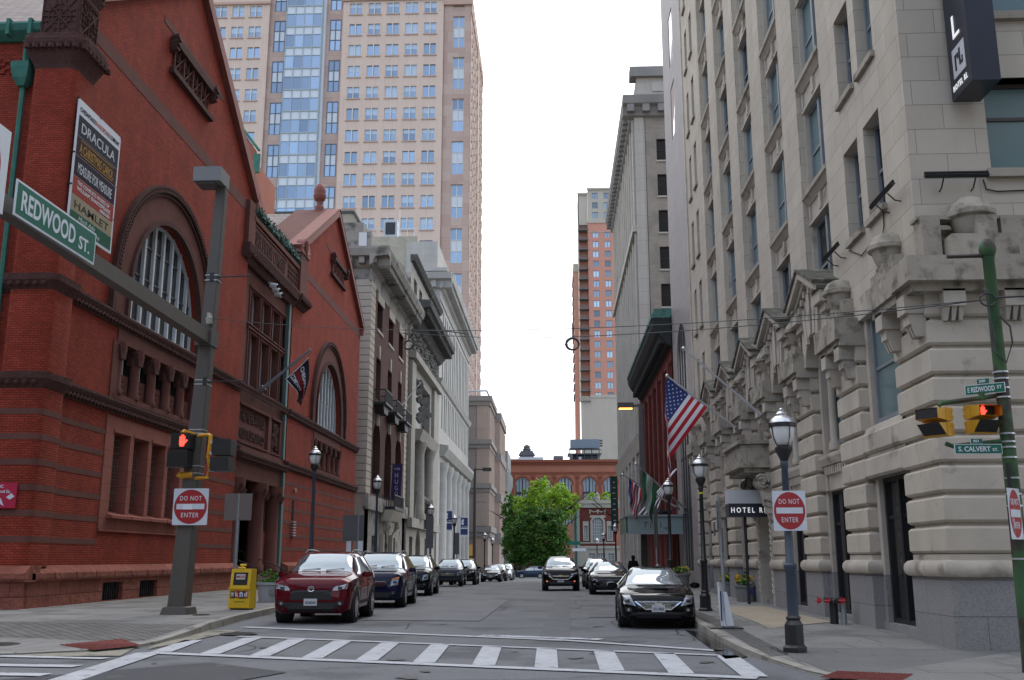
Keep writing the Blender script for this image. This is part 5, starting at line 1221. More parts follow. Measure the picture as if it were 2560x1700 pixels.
tag(part('hidden_side_panes',far_,MATS['apartment_glass'],A1),kind='stuff')
for z in ZR[3:]:
    b=MB(ma); b.prism([(8.9,z-3.2),(12.4,z-3.2),(12.4,z-3.0),(8.9,z-3.0)],-2.5,.9); b.box(8.9,12.4,z-1.95,z-1.88,.8,.86)
    for q in range(14): b.box(8.9+q*.26,8.95+q*.26,z-3.0,z-1.9,.8,.84)
    b.box(8.9,8.95,z-1.95,z-1.88,-2.4,.85); part('balcony',b,mat('balcony_grey',(.17,.19,.20),.6),A1)
b=MB(); b.box(7.4,9.0,352,366,0,104); part('rear_wing',b,AO,A1); b=MB(); b.box(7.2,9.1,351.8,366,104,107); part('rear_wing_top',b,AC,A1)
b=MB()
for z in range(13): b.box(6.9,7.5,352+.2,365,58+z*3.62,58.9+z*3.62)
part('rear_balconies',b,MATS['balcony_grey'],A1)
# low cream podium right of the hall
b=MB(ma); b.box(14.5,19.3,47.5,53.5,.0,.3) if False else None
# small brick bank house
S1=empty('small_brick_house',(7,175,-1.1),label='small dark red brick house with a tall white arched window and stone base',cat='building')
msh=mapC(175); SB=mat('deep_red_brick',(.175,.042,.034),.88,var=.1,vs=.6,brick=(.4,.14,.012,(.14,.06,.05),(.14,.033,.027),.2,0))
CS=mat('house_cream_stone',(.42,.39,.33),.88,var=.07,vs=.5,streak=.06)
b=MB(msh); b.wall(4.1,10.3,3.7,10.3,[(6.3,8.15,4.5,8.5,True),(4.85,5.45,4.9,7.1),(8.95,9.55,4.9,7.1)],0,.25); part('wall',b,SB,S1)
b=MB(msh); b.wall(3.0,10.9,-1.3,3.6,[(5.6,6.7,.0,2.5),(7.2,8.4,0,2.5),(8.9,9.9,0,2.5)],.08,.2); b.box(3.0,10.9,3.3,3.75,0,.3); b.box(3.0,4.1,3.6,10.2,-9,.05); b.box(3.0,10.9,10.2,11.5,-9,.3); b.box(2.8,11.0,10.9,11.1,0,.5)
b.arc(7.22,7.6,.95,1.3,0,.12,n=14); b.box(5.95,6.3,4.2,7.6,0,.12); b.box(8.15,8.5,4.2,7.6,0,.12); b.box(5.9,8.55,8.5,8.9,0,.1); b.box(4.1,10.3,4.15,4.4,0,.06)
for u in (5.15,9.25): b.box(u-.5,u-.3,4.7,7.9,0,.08); b.box(u+.3,u+.5,4.7,7.9,0,.08); b.box(u-.5,u+.5,7.1,7.9,0,.1); b.box(u-.5,u+.5,4.6,4.85,0,.15)
part('stone_trim',b,CS,S1)
b=MB(msh)
for k in range(2):
    for q in range(7): a=6.0+k*1.25+q*.2; b.tube([(a,9.75-.28*math.sin(math.pi*q/6),.08),(a+.2,9.75-.28*math.sin(math.pi*(q+1)/6),.08)],.09,5)
for u in (5.9,7.25,8.5): b.box(u-.1,u+.1,9.2,9.9,0,.12)
part('swag_ornament',b,CS,S1)
for (u0,u1,z0,z1) in ((6.3,8.15,4.5,8.5),(4.85,5.45,4.9,7.1),(8.95,9.55,4.9,7.1),(5.6,6.7,0,2.5),(7.2,8.4,0,2.5),(8.9,9.9,0,2.5)):
    f=MB(msh); n=max(2,int((u1-u0)/.35)); zt=z1
    for k in range(n+1): u=u0+(u1-u0)*k/n; f.box(u-.035,u+.035,z0,zt-(.5 if (z1>8 and k in(0,n)) else .03),-.2,-.14)
    for k in range(7): z=z0+(z1-z0)*k/7; f.box(u0,u1,z-.025,z+.025,-.2,-.15)
    o=part('window',f,mat('window_white',(.62,.62,.60),.5),S1); g=MB(msh); g.quad((u0,z0,-.22),(u1,z0,-.22),(u1,z1,-.22),(u0,z1,-.22)); part('pane',g,mat('curtained_glass',(.22,.24,.25),.2),o)
b=MB(); b.tube([(3.5,174.8,-1),(3.5,174.8,9.9)],.2,6); part('downpipe',b,MATS['bright_verdigris'],S1)
b=MB(); b.box(5.0,5.5,175,176,11.5,12.6); b.lathe(7.2,175.5,[(.5,11.5),(.5,11.9),(.2,12.3),(.4,12.5),(.05,12.9)],8); part('chimney',b,mat('chimney_grey',(.3,.29,.27),.9),S1)
# ---------------------------------------------------------------- trees at the end of the block
def leaves(name,blobs,count,size,m,parent,seed,flat=.6):
    """crown of separate leaf clumps scattered through overlapping volumes"""
    rnd=random.Random(seed); V=[];F=[]
    tot=sum(b[3]*b[4]*b[5] for b in blobs)
    for bl in blobs:
        x,y,z,rx,ry,rz=bl; n=int(count*rx*ry*rz/tot)
        cl=[]
        for _ in range(max(6,int(n/26))):
            while True:
                p=Vector((rnd.uniform(-1,1),rnd.uniform(-1,1),rnd.uniform(-1,1)))
                if .35<p.length<1: break
            cl.append(p)
        for _ in range(n):
            c=rnd.choice(cl); p=c+Vector((rnd.gauss(0,.10),rnd.gauss(0,.10),rnd.gauss(0,.07)))
            P=Vector((x+p.x*rx,y+p.y*ry,z+p.z*rz)); s=size*rnd.uniform(.6,1.4)
            d=Vector((rnd.gauss(0,1),rnd.gauss(0,1),rnd.gauss(0,.6))).normalized(); e=d.cross(Vector((rnd.gauss(0,1),rnd.gauss(0,1),1))).normalized()
            b=len(V); V+= [tuple(P-d*s),tuple(P+e*s*flat),tuple(P+d*s),tuple(P-e*s*flat)]; F.append((b,b+1,b+2,b+3))
    mb=MB(); mb.add(V,F,raw=True); return mb.build(name,m,parent)
def leafmat(name,c1,c2):
    m=mat(name,c1,.65,var=.01,vs=.5); n=m.node_tree.nodes; L=m.node_tree.links; p=n['Principled BSDF']
    g=n.new('ShaderNodeNewGeometry'); r=n.new('ShaderNodeMix'); r.data_type='RGBA'; r.inputs[6].default_value=(*c1,1); r.inputs[7].default_value=(*c2,1); L.new(g.outputs['Random Per Island'],r.inputs[0]); L.new(r.outputs[2],p.inputs['Base Color'])
    t=n.new('ShaderNodeBsdfTranslucent'); L.new(r.outputs[2],t.inputs[0]); mx_=n.new('ShaderNodeMixShader'); mx_.inputs[0].default_value=.3; L.new(p.outputs[0],mx_.inputs[1]); L.new(t.outputs[0],mx_.inputs[2]); L.new(mx_.outputs[0],n['Material Output'].inputs[0]); return m
BARK=mat('bark',(.07,.055,.042),.95,var=.15,bump=.02,bs=8)
def trunk(parent,x,y,z0,h,r,limbs,seed):
    rnd=random.Random(seed); b=MB(); b.tube([(x,y,z0-.3),(x+.05,y,z0+h*.3),(x-.1,y,z0+h*.6),(x,y,z0+h)],[r*1.25,r,r*.75,r*.35],8,raw=True)
    for k in range(limbs):
        a=rnd.uniform(0,6.28); t=rnd.uniform(.35,.85); l=h*rnd.uniform(.25,.45); b.tube([(x,y,z0+h*t),(x+math.cos(a)*l*.5,y+math.sin(a)*l*.5,z0+h*t+l*.4),(x+math.cos(a)*l,y+math.sin(a)*l,z0+h*t+l*.7)],[r*.45,r*.28,r*.08],6,raw=True)
    b.build('trunk',BARK,parent,True)
DG=leafmat('dark_leaf',(.042,.12,.018),(.10,.22,.03)); YG=leafmat('spring_leaf',(.23,.41,.03),(.40,.57,.055)); OL=leafmat('olive_leaf',(.07,.19,.02),(.12,.28,.03))
T1=empty('street_tree',(-2.2,162,-1.15),label='large dark green street tree at the end of the street',cat='tree',group='trees at the end of the street')
trunk(T1,-2.0,162,-1.15,11,.34,14,1)
leaves('crown',[(-2.6,162,4.8,4.4,3.2,4.2),(-5.6,161,4.2,2.8,2.4,4.2),(.2,162,5.0,2.3,2.2,4.2),(-2.6,161,1.6,4.0,2.6,2.2),(-3.8,162,8.0,2.6,2.2,1.8),(.4,162,8.2,1.6,1.6,1.5),(-6.6,161,2.0,1.8,1.6,2.8),(-1.2,162,8.6,1.6,1.6,1.2)],19000,.20,DG,T1,5)
T2=empty('street_tree',(1.2,172,-1.15),label='bright yellow green tree rising behind the dark street tree',cat='tree',group='trees at the end of the street')
trunk(T2,1.0,172,-1.15,13,.3,14,2)
leaves('crown',[(-2.2,172,11.0,3.0,3,3.6),(.9,172,11.0,2.2,2.4,3.2),(-5.2,172,10.0,2.2,2.2,2.6),(2.3,172,10.4,1.7,1.8,2.6),(-2.6,172,14.2,1.3,1.2,1.6),(-5.0,172,12.2,.9,1,1.6),(.9,172,13.6,1.0,1,1.1)],12000,.20,YG,T2,8)
T3=empty('street_tree',(-7,176,-1.15),label='mid green tree at the left edge of the tree group beside the grey column',cat='tree',group='trees at the end of the street')
trunk(T3,-7,176,-1.15,11,.25,12,3)
leaves('crown',[(-7.9,176,9.0,1.6,2.0,3.6),(-7.6,176,5.0,1.8,2.2,4),(-8.2,176,12,.8,.9,1.8)],5000,.2,OL,T3,9)
T4=empty('roof_shrub',(8,176,11.4),label='pale green shrub showing above the small brick house roof',cat='shrub')
b=MB(); b.tube([(8.0,178,9.5),(8,178,12)],.08,5,raw=True); b.build('stem',BARK,T4)
leaves('foliage',[(7.0,178,12.2,1.7,1,1.0),(9.2,178,12.3,1.3,1,1.2)],1100,.2,YG,T4,12)
FN=empty('iron_fence',(0,158,-1.1),label='dark iron railing under the trees at the end of the street',cat='fence')
b=MB()
for k in range(60): b.box(-10+k*.3,-9.96+k*.3,158,158.04,-1.2,.6)
b.box(-10,8,158,158.05,.4,.46); b.box(-10,8,158,158.05,-.9,-.84); part('railing',b,IRON,FN)
# ---------------------------------------------------------------- unseen city blocks, added only to shade the street and show in reflections
def block(x0,x1,y0,y1,h,m,label,st=4.0,bay=3.6):
    r=empty('office_block',((x0+x1)/2,y1,0),label=label,cat='building'); b=MB()
    def side(fn,a,c):
        hs=[]; n=int((c-a-2)/bay)
        for k in range(n):
            for j in range(int((h-5)/st)): hs.append((a+1.2+k*bay,a+1.2+k*bay+1.7,4.5+j*st,4.5+j*st+2.2))
        q=MB(fn); q.wall(a,c,-.5,h,hs,0,.35); q.box(a-.3,c+.3,h-1.0,h,0,.8); b.add(q.v,q.f,raw=True)
        g=MB(fn)
        for t in hs: g.quad((t[0],t[2],-.33),(t[1],t[2],-.33),(t[1],t[3],-.33),(t[0],t[3],-.33))
        return g
    g1=side(lambda u,v,w:(u,y1+w,v),x0,x1); xs=x1 if x1<0 else x0; sg=1 if x1<0 else -1
    g2=side(lambda u,v,w:(xs+sg*w,u,v),y0,y1); b.add([(x0,y0,h),(x1,y0,h),(x1,y1,h),(x0,y1,h)],[(0,1,2,3)])
    part('wall',b,m,r); g1.add(g2.v,g2.f,raw=True); tag(part('window_glass',g1,DGL,r),kind='stuff')
block(-60,-17,-75,-14,24,BEI,'tan office block across the junction behind the viewpoint on the theatre side')
block(11,55,-75,-12,30,LIM,'pale office block across the junction behind the viewpoint on the hotel side')
block(-75,-42,-8,22,20,BR2,'brick block down the cross street beyond the theatre flank')
# ---------------------------------------------------------------- street furniture
SILV=mat('silver_cap',(.62,.63,.64),.3,.75); NVY=mat('dark_blue_post',(.035,.05,.072),.45,var=.15,vs=6); BPO=mat('black_post',(.014,.014,.016),.4)
GLO=mat('frosted_globe',(.62,.62,.60),.25,spec=.5)
def lamp(x,y,z0,h,label,col=BPO,base=BPO,s=1.0,gr='acorn lamp posts along both kerbs'):
    r=empty('street_lamp',(x,y,z0),label=label,cat='street lamp',group=gr)
    b=MB(); b.lathe(x,y,[(.20,z0),(.20,z0+.08),(.16,z0+.12),(.155,z0+.45),(.11,z0+.52),(.13,z0+.56),(.10,z0+.6)],8); part('base',b,base,r)
    b=MB(); b.lathe(x,y,[(.095,z0+.6),(.09,z0+1.35),(.11,z0+1.38),(.11,z0+1.44),(.075,z0+1.48),(.055,z0+h-1.0),(.07,z0+h-.98),(.07,z0+h-.9),(.055,z0+h-.86)],14); part('post',b,col,r,True,auto=40)
    t=z0+h
    b=MB(); b.lathe(x,y,[(.055,t-.92),(.075,t-.85),(.15,t-.7),(.15,t-.64),(.12,t-.61)],14); b.lathe(x,y,[(.215,t-.29),(.24,t-.28),(.24,t-.22),(.215,t-.21)],20); 
    for k in range(4): a=k*math.pi/2+.4; b.tube([(x+.13*math.cos(a),y+.13*math.sin(a),t-.62),(x+.2*math.cos(a),y+.2*math.sin(a),t-.48),(x+.225*math.cos(a),y+.225*math.sin(a),t-.28)],.009,4,raw=True)
    part('lantern_cage',b,BPO,r,True,auto=40)
    b=MB(); b.lathe(x,y,[(.11,t-.62),(.165,t-.54),(.195,t-.44),(.21,t-.3),(.2,t-.27)],18); part('globe',b,GLO,r,True)
    b=MB(); b.lathe(x,y,[(.215,t-.21),(.19,t-.15),(.13,t-.10),(.09,t-.08),(.1,t-.05),(.06,t-.01),(.035,t+.0),(.045,t+.03),(.01,t+.06)],16)
    part('cap',b,SILV,r,True,auto=50); return r
lamp(4.02,17.8,.06,4.1,'nearest dark blue lamp post on the right corner carrying a DO NOT ENTER sign',NVY)
lamp(4.25,29.7,.12,4.42,'black lamp post beside the hotel canopy with a strip of yellow tape')
lamp(4.67,42,.12,4.68,'third right-hand lamp post standing in front of the green and white flag')
lamp(4.67,80,-.2,4.5,'distant lamp post in front of the beige office block'); lamp(4.68,100,-.45,4.55,'distant lamp post before the small brick house window'); lamp(4.61,115,-.6,4.45,'farthest lamp post left of the brick house arched window')
lamp(-8.94,37,.15,5.5,'tallest left lamp post beside the red brick gable',NVY,NVY); lamp(-8.7,49,.15,5.4,'left lamp post in front of the cream quoined building',NVY,NVY); lamp(-7.9,64,.05,4.9,'left lamp post before the carved stone bank',NVY,NVY); lamp(-7.6,76,.0,4.8,'left lamp post between the two blue banner signs'); lamp(-6.98,100,-.4,4.5,'far left lamp post in front of the brown stone office'); lamp(-6.97,112,-.5,4.35,'farthest left lamp post beside the grey column')
b=MB(); b.tube([(4.25,29.7,3.45),(4.25,29.7,3.5)],.062,10); tag(part('yellow_tape',b,mat('yellow_tape',(.6,.5,.03),.5),None),'strip of yellow tape round the black lamp post by the canopy','tape')
# ---- DO NOT ENTER signs
SRED=mat('sign_red',(.33,.012,.016),.45,var=.06,vs=5); SWH=mat('sign_white',(.56,.60,.65),.45,var=.05,vs=6); STX=mat('sign_letter_white',(.60,.64,.68),.5); SBK=mat('sign_back',(.16,.145,.13),.6,var=.1)
def dne(c,ud,s,label,h=None,sticker=None,worn=False):
    """square sign with the red disc; c centre, ud reading direction"""
    c=Vector(c);ud=Vector(ud).normalized();up=Vector((0,0,1));nd=ud.cross(up); h=h or s
    r=empty('do_not_enter_sign',c,label=label,cat='sign',group='do not enter signs')
    def P(a,b_,w): return tuple(c+ud*a*s/2+up*b_*h/2+nd*w)
    b=MB(); n=[];cr=.06
    for cx,cy,a0 in ((1-cr,1-cr,0),(-1+cr,1-cr,90),(-1+cr,-1+cr,180),(1-cr,-1+cr,270)):
        for k in range(4): n.append((cx+cr*math.cos(R(a0+30*k)),cy+cr*math.sin(R(a0+30*k))))
    b.ring([[P(x,y,-.004) for x,y in n],[P(x,y,.004) for x,y in n]]); part('sign_plate',b,SWH,r)
    b=MB(); b.ring([[P(.94*math.cos(a),.94*math.sin(a),w) for a in [2*math.pi*k/40 for k in range(40)]] for w in (.004,.007)]); part('red_disc',b,mat('worn_sign_red',(.33,.012,.016),.5,worn=(5,.56,(.5,.42,.44))) if worn else SRED,r)
    b=MB(); b.ring([[P(x,y,w) for x,y in ((-.8,-.14),(.8,-.14),(.8,.16),(-.8,.16))] for w in (.007,.010)]); part('white_bar',b,SWH,r)
    for tx,a,y0,wd in (('DO NOT',-.62,.34,1.24),('ENTER',-.5,-.58,1.0)):
        t=text_mb(tx,P(a,y0,.009),ud,up,width=wd*s/2,height=.25*h/2,depth=.004,bold=.004,space=1.18); part('lettering',t,STX,r)
    if sticker: b=MB(); b.ring([[P(x,y,w) for x,y in ((-.42,-.15),(.1,-.15),(.1,.13),(-.42,.13))] for w in (.010,.012)]); part('sticker',b,mat('white_sticker',(.7,.72,.76),.5),r)
    b=MB(); b.ring([[P(x,y,w) for x,y in ((-.04,-.8),(.04,-.8),(.04,.8),(-.04,.8))] for w in (-.03,-.005)]); part('bracket',b,SBK,r)
    return r
dne((4.03,17.66,2.41),(1,-.06,0),.56,'white square DO NOT ENTER sign on the dark blue corner lamp post',h=.68)
dne((-9.89,27.06,2.98),(1,-.05,0),.98,'white square DO NOT ENTER sign with a pale sticker on the tapering grey pole',sticker=True)
dne((6.56,14.78,2.23),(.75,.66,0),.36,'scuffed DO NOT ENTER sign at the right edge on the green pole',h=.72,worn=True)
# ---- mast arm pole
GP=mat('taupe_pole_paint',(.080,.069,.058),.55,var=.08,vs=2,streak=.05)
MP=empty('mast_arm_pole',(-10.14,27.4,.15),label='tall tapering taupe steel pole with a long mast arm and box street light',cat='signal pole')
X0,Y0=-10.14,27.4
def sq(cx,cy,z,h,r_=.15): 
    k=h*r_; return [(cx-h+k,cy-h,z),(cx+h-k,cy-h,z),(cx+h,cy-h+k,z),(cx+h,cy+h-k,z),(cx+h-k,cy+h,z),(cx-h+k,cy+h,z),(cx-h,cy+h-k,z),(cx-h,cy-h+k,z)]
b=MB(); b.ring([sq(X0,Y0,.1,.40),sq(X0,Y0,.33,.35),sq(X0,Y0,.36,.27)]); part('base',b,GP,MP)
b=MB(); b.ring([sq(X0,Y0,.33,.25),sq(X0+.27,Y0,7.0,.19),sq(X0+.44,Y0,12.6,.14)]); part('pole',b,GP,MP)
b=MB(); AX=-9.85; b.ring([[(AX-.3*(1-t)-h*.8,y,7.72-h),(AX-.3*(1-t)+h*.8,y,7.72-h),(AX-.3*(1-t)+h*.8,y,7.72+h),(AX-.3*(1-t)-h*.8,y,7.72+h)] for t,y,h in ((1.0,27.45,.19),(1.25,20,.17),(1.5,11,.145))])
b.box(X0+.03,X0+.50,27.1,27.7,7.48,7.97); part('mast_arm',b,GP,MP)
b=MB(); b.ring([[(x,y,z) for x,y in ((-10.36,26.75),(-9.56,26.75),(-9.56,27.55),(-10.36,27.55))] for z in (12.25,12.68)]); o=part('lamp_head',b,mat('lamp_head_grey',(.17,.17,.17),.5),MP)
b=MB(); b.box(-10.28,-9.75,26.85,27.4,12.20,12.25); part('lens',b,mat('lens_grey',(.10,.10,.10),.3),o)
b=MB()
for z in (9.4,9.55,6.38,6.5,5.0,5.1,4.1,3.9): b.ring([sq(X0+.27*min(z,7)/7+.03*max(0,z-7),Y0,z-.012,.245-.06*min(z,7)/7+.008),sq(X0+.27*min(z,7)/7+.03*max(0,z-7),Y0,z+.012,.245-.06*min(z,7)/7+.008)])
part('steel_bands',b,mat('steel_band',(.5,.52,.54),.35,.6),MP)
for z in (9.5,6.45): b=MB(); b.tube([(X0+.35,27.3,z),(X0+1.5,27.2,z+.02)],.022,6); b.box(X0+.3,X0+.42,27.2,27.4,z-.12,z+.12); part('banner_rod',b,BPO,MP)
b=MB(); b.tube([(X0+.42,27.1,8.1),(X0+.42,27.05,8.25),(X0+.42,27.1,8.35)],.1,8,raw=True); part('cable_clamp',b,mat('pale_clamp',(.4,.38,.33),.6),MP)
# ---- street name sign on the arm
SGR=mat('sign_green',(.0,.115,.075),.45,var=.05,vs=3)
def name_sign(name,P0,ud,L_,h,label,lines,group=None,frame=.035,both=False):
    P0=Vector(P0);ud=Vector(ud).normalized();up=Vector((0,0,1));nd=ud.cross(up)
    r=empty(name,P0,label=label,cat='street sign',group=group)
    def q(a,c,w): return tuple(P0+ud*a+up*c+nd*w)
    b=MB(); b.ring([[q(a,c,w) for a,c in ((0,0),(L_,0),(L_,h),(0,h))] for w in (-.012,.012)]); part('sign_plate',b,STX,r)
    b=MB(); b.ring([[q(a,c,w) for a,c in ((frame,frame),(L_-frame,frame),(L_-frame,h-frame),(frame,h-frame))] for w in (.012,.016)]); part('green_panel',b,SGR,r)
    for tx,a,c,wd,hh in lines: t=text_mb(tx,q(a,c,.018),ud,up,width=wd,height=hh,depth=.005,bold=.022); part('lettering',t,STX,r)
    return r
name_sign('street_name_sign',(-9.42,16.2,7.48),(0,1,0),3.1,.66,'large green REDWOOD ST. sign hanging on the mast arm',[('REDWOOD',.2,.14,2.02,.38),('ST.',2.38,.14,.46,.27)],frame=.04)
# red ring prohibition sign cut by the left edge
r=empty('prohibition_sign',(-9.4,15.0,8.05),label='white sign with a red ring at the far left edge of the mast arm',cat='sign')
b=MB(); b.box(-9.42,-9.40,14.1,15.85,7.35,8.85); part('sign_plate',b,STX,r)
b=MB(mapL(-9.40)); b.arc(15.0,8.1,.48,.62,0,.01,0,2*math.pi,32); part('red_ring',b,SRED,r); b=MB(mapL(-9.40)); b.prism([(14.6,7.75),(14.68,7.67),(15.4,8.45),(15.32,8.53)],0,.009); part('red_slash',b,SRED,r)
# ---- pedestrian signals on the pole
def hand(c,ud,s,mb=None):
    """raised hand symbol"""
    c=Vector(c);ud=Vector(ud).normalized();up=Vector((0,0,1));nd=ud.cross(up); b=mb or MB()
    def pr(pts): b.ring([[tuple(c+ud*x*s+up*y*s+nd*w) for x,y in pts] for w in (0,.006)])
    pr([(-.2,-.5),(.16,-.5),(.24,-.2),(.26,.02),(-.26,.02),(-.25,-.25)])
    for x,h,w_ in ((-.2,.34,.05),(-.07,.46,.055),(.07,.48,.055),(.2,.36,.05)): pr([(x-w_,0),(x+w_,0),(x+w_,h),(x+w_*.5,h+.05),(x-w_*.5,h+.05),(x-w_,h)])
    pr([(.2,-.3),(.3,-.22),(.48,.02),(.42,.1),(.36,.08),(.22,-.08)])
    return b
REDL=mat('lit_red_hand',(.9,.05,.03),.5,emit=(1,.05,.03,1.6)); YEL=mat('signal_yellow',(.52,.27,.02),.45,var=.1,vs=4); SBX=mat('signal_black',(.012,.013,.014),.4)
def visor_box(b,x0,x1,y0,y1,z0,z1): b.box(x0,x1,y0,y1,z0,z1)
r=empty('pedestrian_signal',(-10.3,27.0,3.5),label='black pedestrian signal with a lit red hand left of the grey pole',cat='pedestrian signal',group='pedestrian signals at the crossing')
b=MB(); b.box(-10.45,-9.92,26.75,27.2,4.53,4.95); b.box(-10.5,-9.95,26.7,27.15,4.03,4.48); part('housing',b,SBX,r)
b=MB(); b.box(-10.43,-9.94,26.74,26.76,4.56,4.92); b.box(-10.47,-9.98,26.69,26.71,4.07,4.44); part('lens',b,mat('dark_lens',(.01,.01,.011),.3),r)
b=hand((-10.12,26.73,4.74),(.75,0,0),.31); part('lit_hand',b,REDL,r)
b=MB(); b.tube([(-10.2,26.9,4.95),(-10.2,27.0,5.02),(-9.98,27.2,4.95)],.07,8,raw=True); b.tube([(-10.25,26.95,3.86),(-10.2,27.0,3.82),(-9.98,27.2,3.85)],.09,8,raw=True); part('yellow_bracket',b,mat('orange_bracket',(.62,.28,.01),.45),r)
r=empty('pedestrian_signal',(-9.1,27.0,3.9),label='black two-box pedestrian signal on yellow brackets right of the grey pole',cat='pedestrian signal',group='pedestrian signals at the crossing')
b=MB(); b.box(-9.3,-8.78,26.75,27.25,4.35,4.78); b.box(-9.33,-8.82,26.75,27.25,3.92,4.30); part('housing',b,SBX,r)
b=MB(); b.tube([(-9.85,27.2,4.93),(-9.5,27.0,4.93),(-9.42,26.95,4.9),(-9.42,26.95,4.4),(-9.47,26.95,4.33),(-9.42,26.95,4.3),(-9.44,26.95,3.75),(-9.85,27.2,3.75)],[.05,.05,.06,.075,.04,.075,.05,.05],8,raw=True); part('yellow_bracket',b,MATS['orange_bracket'],r)
b=MB(); 
for z in (4.7,4.4,4.2,3.95): b.box(-9.36,-9.26,26.8,26.9,z-.04,z+.04)
part('hinge',b,mat('hinge_white',(.5,.52,.55),.5),r)
# ---- newspaper box
NY=mat('newsbox_yellow',(.66,.42,.012),.5,var=.10,vs=5,streak=.06)
r=empty('newspaper_box',(-9.2,29.9,.15),R(-8),label='yellow newspaper vending box lettered Wknd on the left pavement',cat='newspaper box')
def loc(b,name,m,root,smooth=False,parent=None):
    """build in the root's own coordinates"""
    import bmesh
    me=bpy.data.meshes.new(name); me.from_pydata(b.v,[],b.f); me.materials.append(m)
    if smooth: me.polygons.foreach_set('use_smooth',[True]*len(me.polygons))
    q=bmesh.new(); q.from_mesh(me); bmesh.ops.recalc_face_normals(q,faces=q.faces); q.to_mesh(me); q.free()
    if smooth: me.set_sharp_from_angle(angle=R(40))
    o=bpy.data.objects.new(name,me); COL.objects.link(o); o.parent=parent or root; return o
b=MB(); b.box(-.33,.33,-.22,.22,.04,.62); b.ring([[(x,y,z) for x,y in ((-.31,-y0),(.31,-y0),(.31,.22),(-.31,.22))] for z,y0 in ((.62,.22),(1.16,.14))]); b.box(-.34,.34,-.25,-.22,.06,.09); b.box(-.34,.34,-.25,-.22,.58,.62); loc(b,'cabinet',NY,r)
b=MB(); b.ring([[(x,y,z) for x,y in ((-.22,-y0-.006),(.22,-y0-.006),(.22,-y0+.02),(-.22,-y0+.02))] for z,y0 in ((.70,.208),(1.06,.155))]); w_=loc(b,'window',mat('newsbox_window',(.03,.03,.032),.15),r)
b=MB(); b.ring([[(x,y,z) for x,y in ((-.14,-y0-.012),(.14,-y0-.012),(.14,-y0),(-.14,-y0))] for z,y0 in ((.86,.19),(1.01,.165))]); loc(b,'newspaper',mat('newsprint',(.55,.50,.48),.8),r,parent=w_)
t=text_mb('MOS',(-.12,-.195,.895),(1,0,0),(0,.13,1),width=.24,height=.08,depth=.006,bold=.03); loc(t,'masthead',SRED,r,parent=w_)
b=MB(); b.ring([[(x,y,z) for x,y in ((-.06,-.05),(.06,-.05),(.06,.0),(-.06,.0))] for z in (1.1,1.2)]); b.tube([(-.1,-.12,1.18),(.1,-.12,1.18)],.035,8); b.tube([(0,-.12,1.06),(0,-.1,1.25)],.045,8); b.tube([(-.09,-.05,1.27),(.09,-.05,1.27)],.03,8); loc(b,'coin_mechanism',NY,r)
b=MB(); 
for k,(ch,bg_,fg) in enumerate((('W',0,1),('k',1,0),('n',0,1),('d',1,0))):
    x=-.27+k*.137; b=MB(); z=.33+.015*(k%2); b.box(x,x+.132,-.232,-.222,z,z+.2); loc(b,'letter_tile',(SRED if k in (1,3) else mat('tile_black',(.02,.02,.02),.5)),r); t=text_mb(ch,(x+.015,-.236,z+.03),(1,0,0),(0,0,1),width=.10,height=.145,depth=.006,bold=.03); loc(t,'letter',STX,r)
b=MB(); b.box(-.16,.18,-.226,-.222,.22,.235); b.box(-.02,.22,-.226,-.222,.32,.335); loc(b,'small_print',mat('tile_black',(.02,.02,.02),.5),r)
b=MB(); b.box(-.28,.28,-.18,.18,0,.04); loc(b,'foot',mat('tile_black',(.02,.02,.02),.5),r)
# ---- signposts
def post(x,y,z0,h,label,plates,lean=(0,0),r_=.035,m_=None,nm='signpost'):
    r=empty(nm,(x,y,z0),label=label,cat='signpost')
    m_=m_ or mat('galvanised',(.30,.32,.34),.45,.5,var=.08,vs=5)
    b=MB(); b.tube([(x,y,z0-.05),(x+lean[0],y+lean[1],z0+h)],r_,8); part('post',b,m_,r)
    for (dx,z,wd,hh,ang,mm) in plates:
        t=(z-z0)/h; cx,cy=x+lean[0]*t+dx,y+lean[1]*t-.05; u=Vector((math.cos(ang),math.sin(ang),0)); nn=Vector((-u.y,u.x,0))
        b=MB(); b.ring([[tuple(Vector((cx,cy,0))+u*a+nn*w+Vector((0,0,zz))) for a,zz in ((-wd/2,z),(wd/2,z),(wd/2,z+hh),(-wd/2,z+hh))] for w in (-.006,.006)]); part('sign_plate',b,mm,r)
    return r
post(-11.4,36.0,.15,3.75,'galvanised signpost seen from behind near the theatre steps',[(-.0,2.95,1.0,.95,.0,mat('plate_back_brown',(.16,.13,.115),.6))],r_=.07)
post(3.72,22.9,.12,2.82,'leaning grey signpost with narrow plates seen edge-on in the right pavement',[(-.05,2.25,.30,.62,R(72),mat('plate_grey',(.21,.21,.19),.5)),(.02,1.75,.28,.52,R(72),MATS['plate_grey']),(-.14,2.1,.1,.3,R(60),MATS['plate_grey'])],lean=(-.07,0),r_=.04)
post(-7.87,53,.12,3.1,'grey signpost with a narrow edge-on plate between parked cars',[(0,2.3,.22,1.1,R(80),MATS['plate_grey'])])
post(-8.5,43.5,.13,3.6,'signpost with two white notice panels behind the dark blue sport utility vehicle',[(-.2,2.35,.9,1.1,R(10),mat('dark_plate',(.08,.08,.08),.5)),(-.38,1.4,.2,.95,0,STX),(.12,1.4,.2,.95,0,STX)])
post(-7.45,60,.1,3.5,'signpost with a broad grey plate behind the third parked car',[(0,2.2,.5,1.9,R(35),mat('plate_grey2',(.11,.12,.12),.5))])
post(-7.0,72,.0,3.0,'signpost with slim grey plates near the blue banner signs',[(0,1.9,.4,1.5,R(40),MATS['plate_grey2'])])
post(4.5,46,.12,3.4,'signpost with a tall grey plate near the person in black',[(0,2.1,.4,1.8,R(62),MATS['plate_grey2'])])
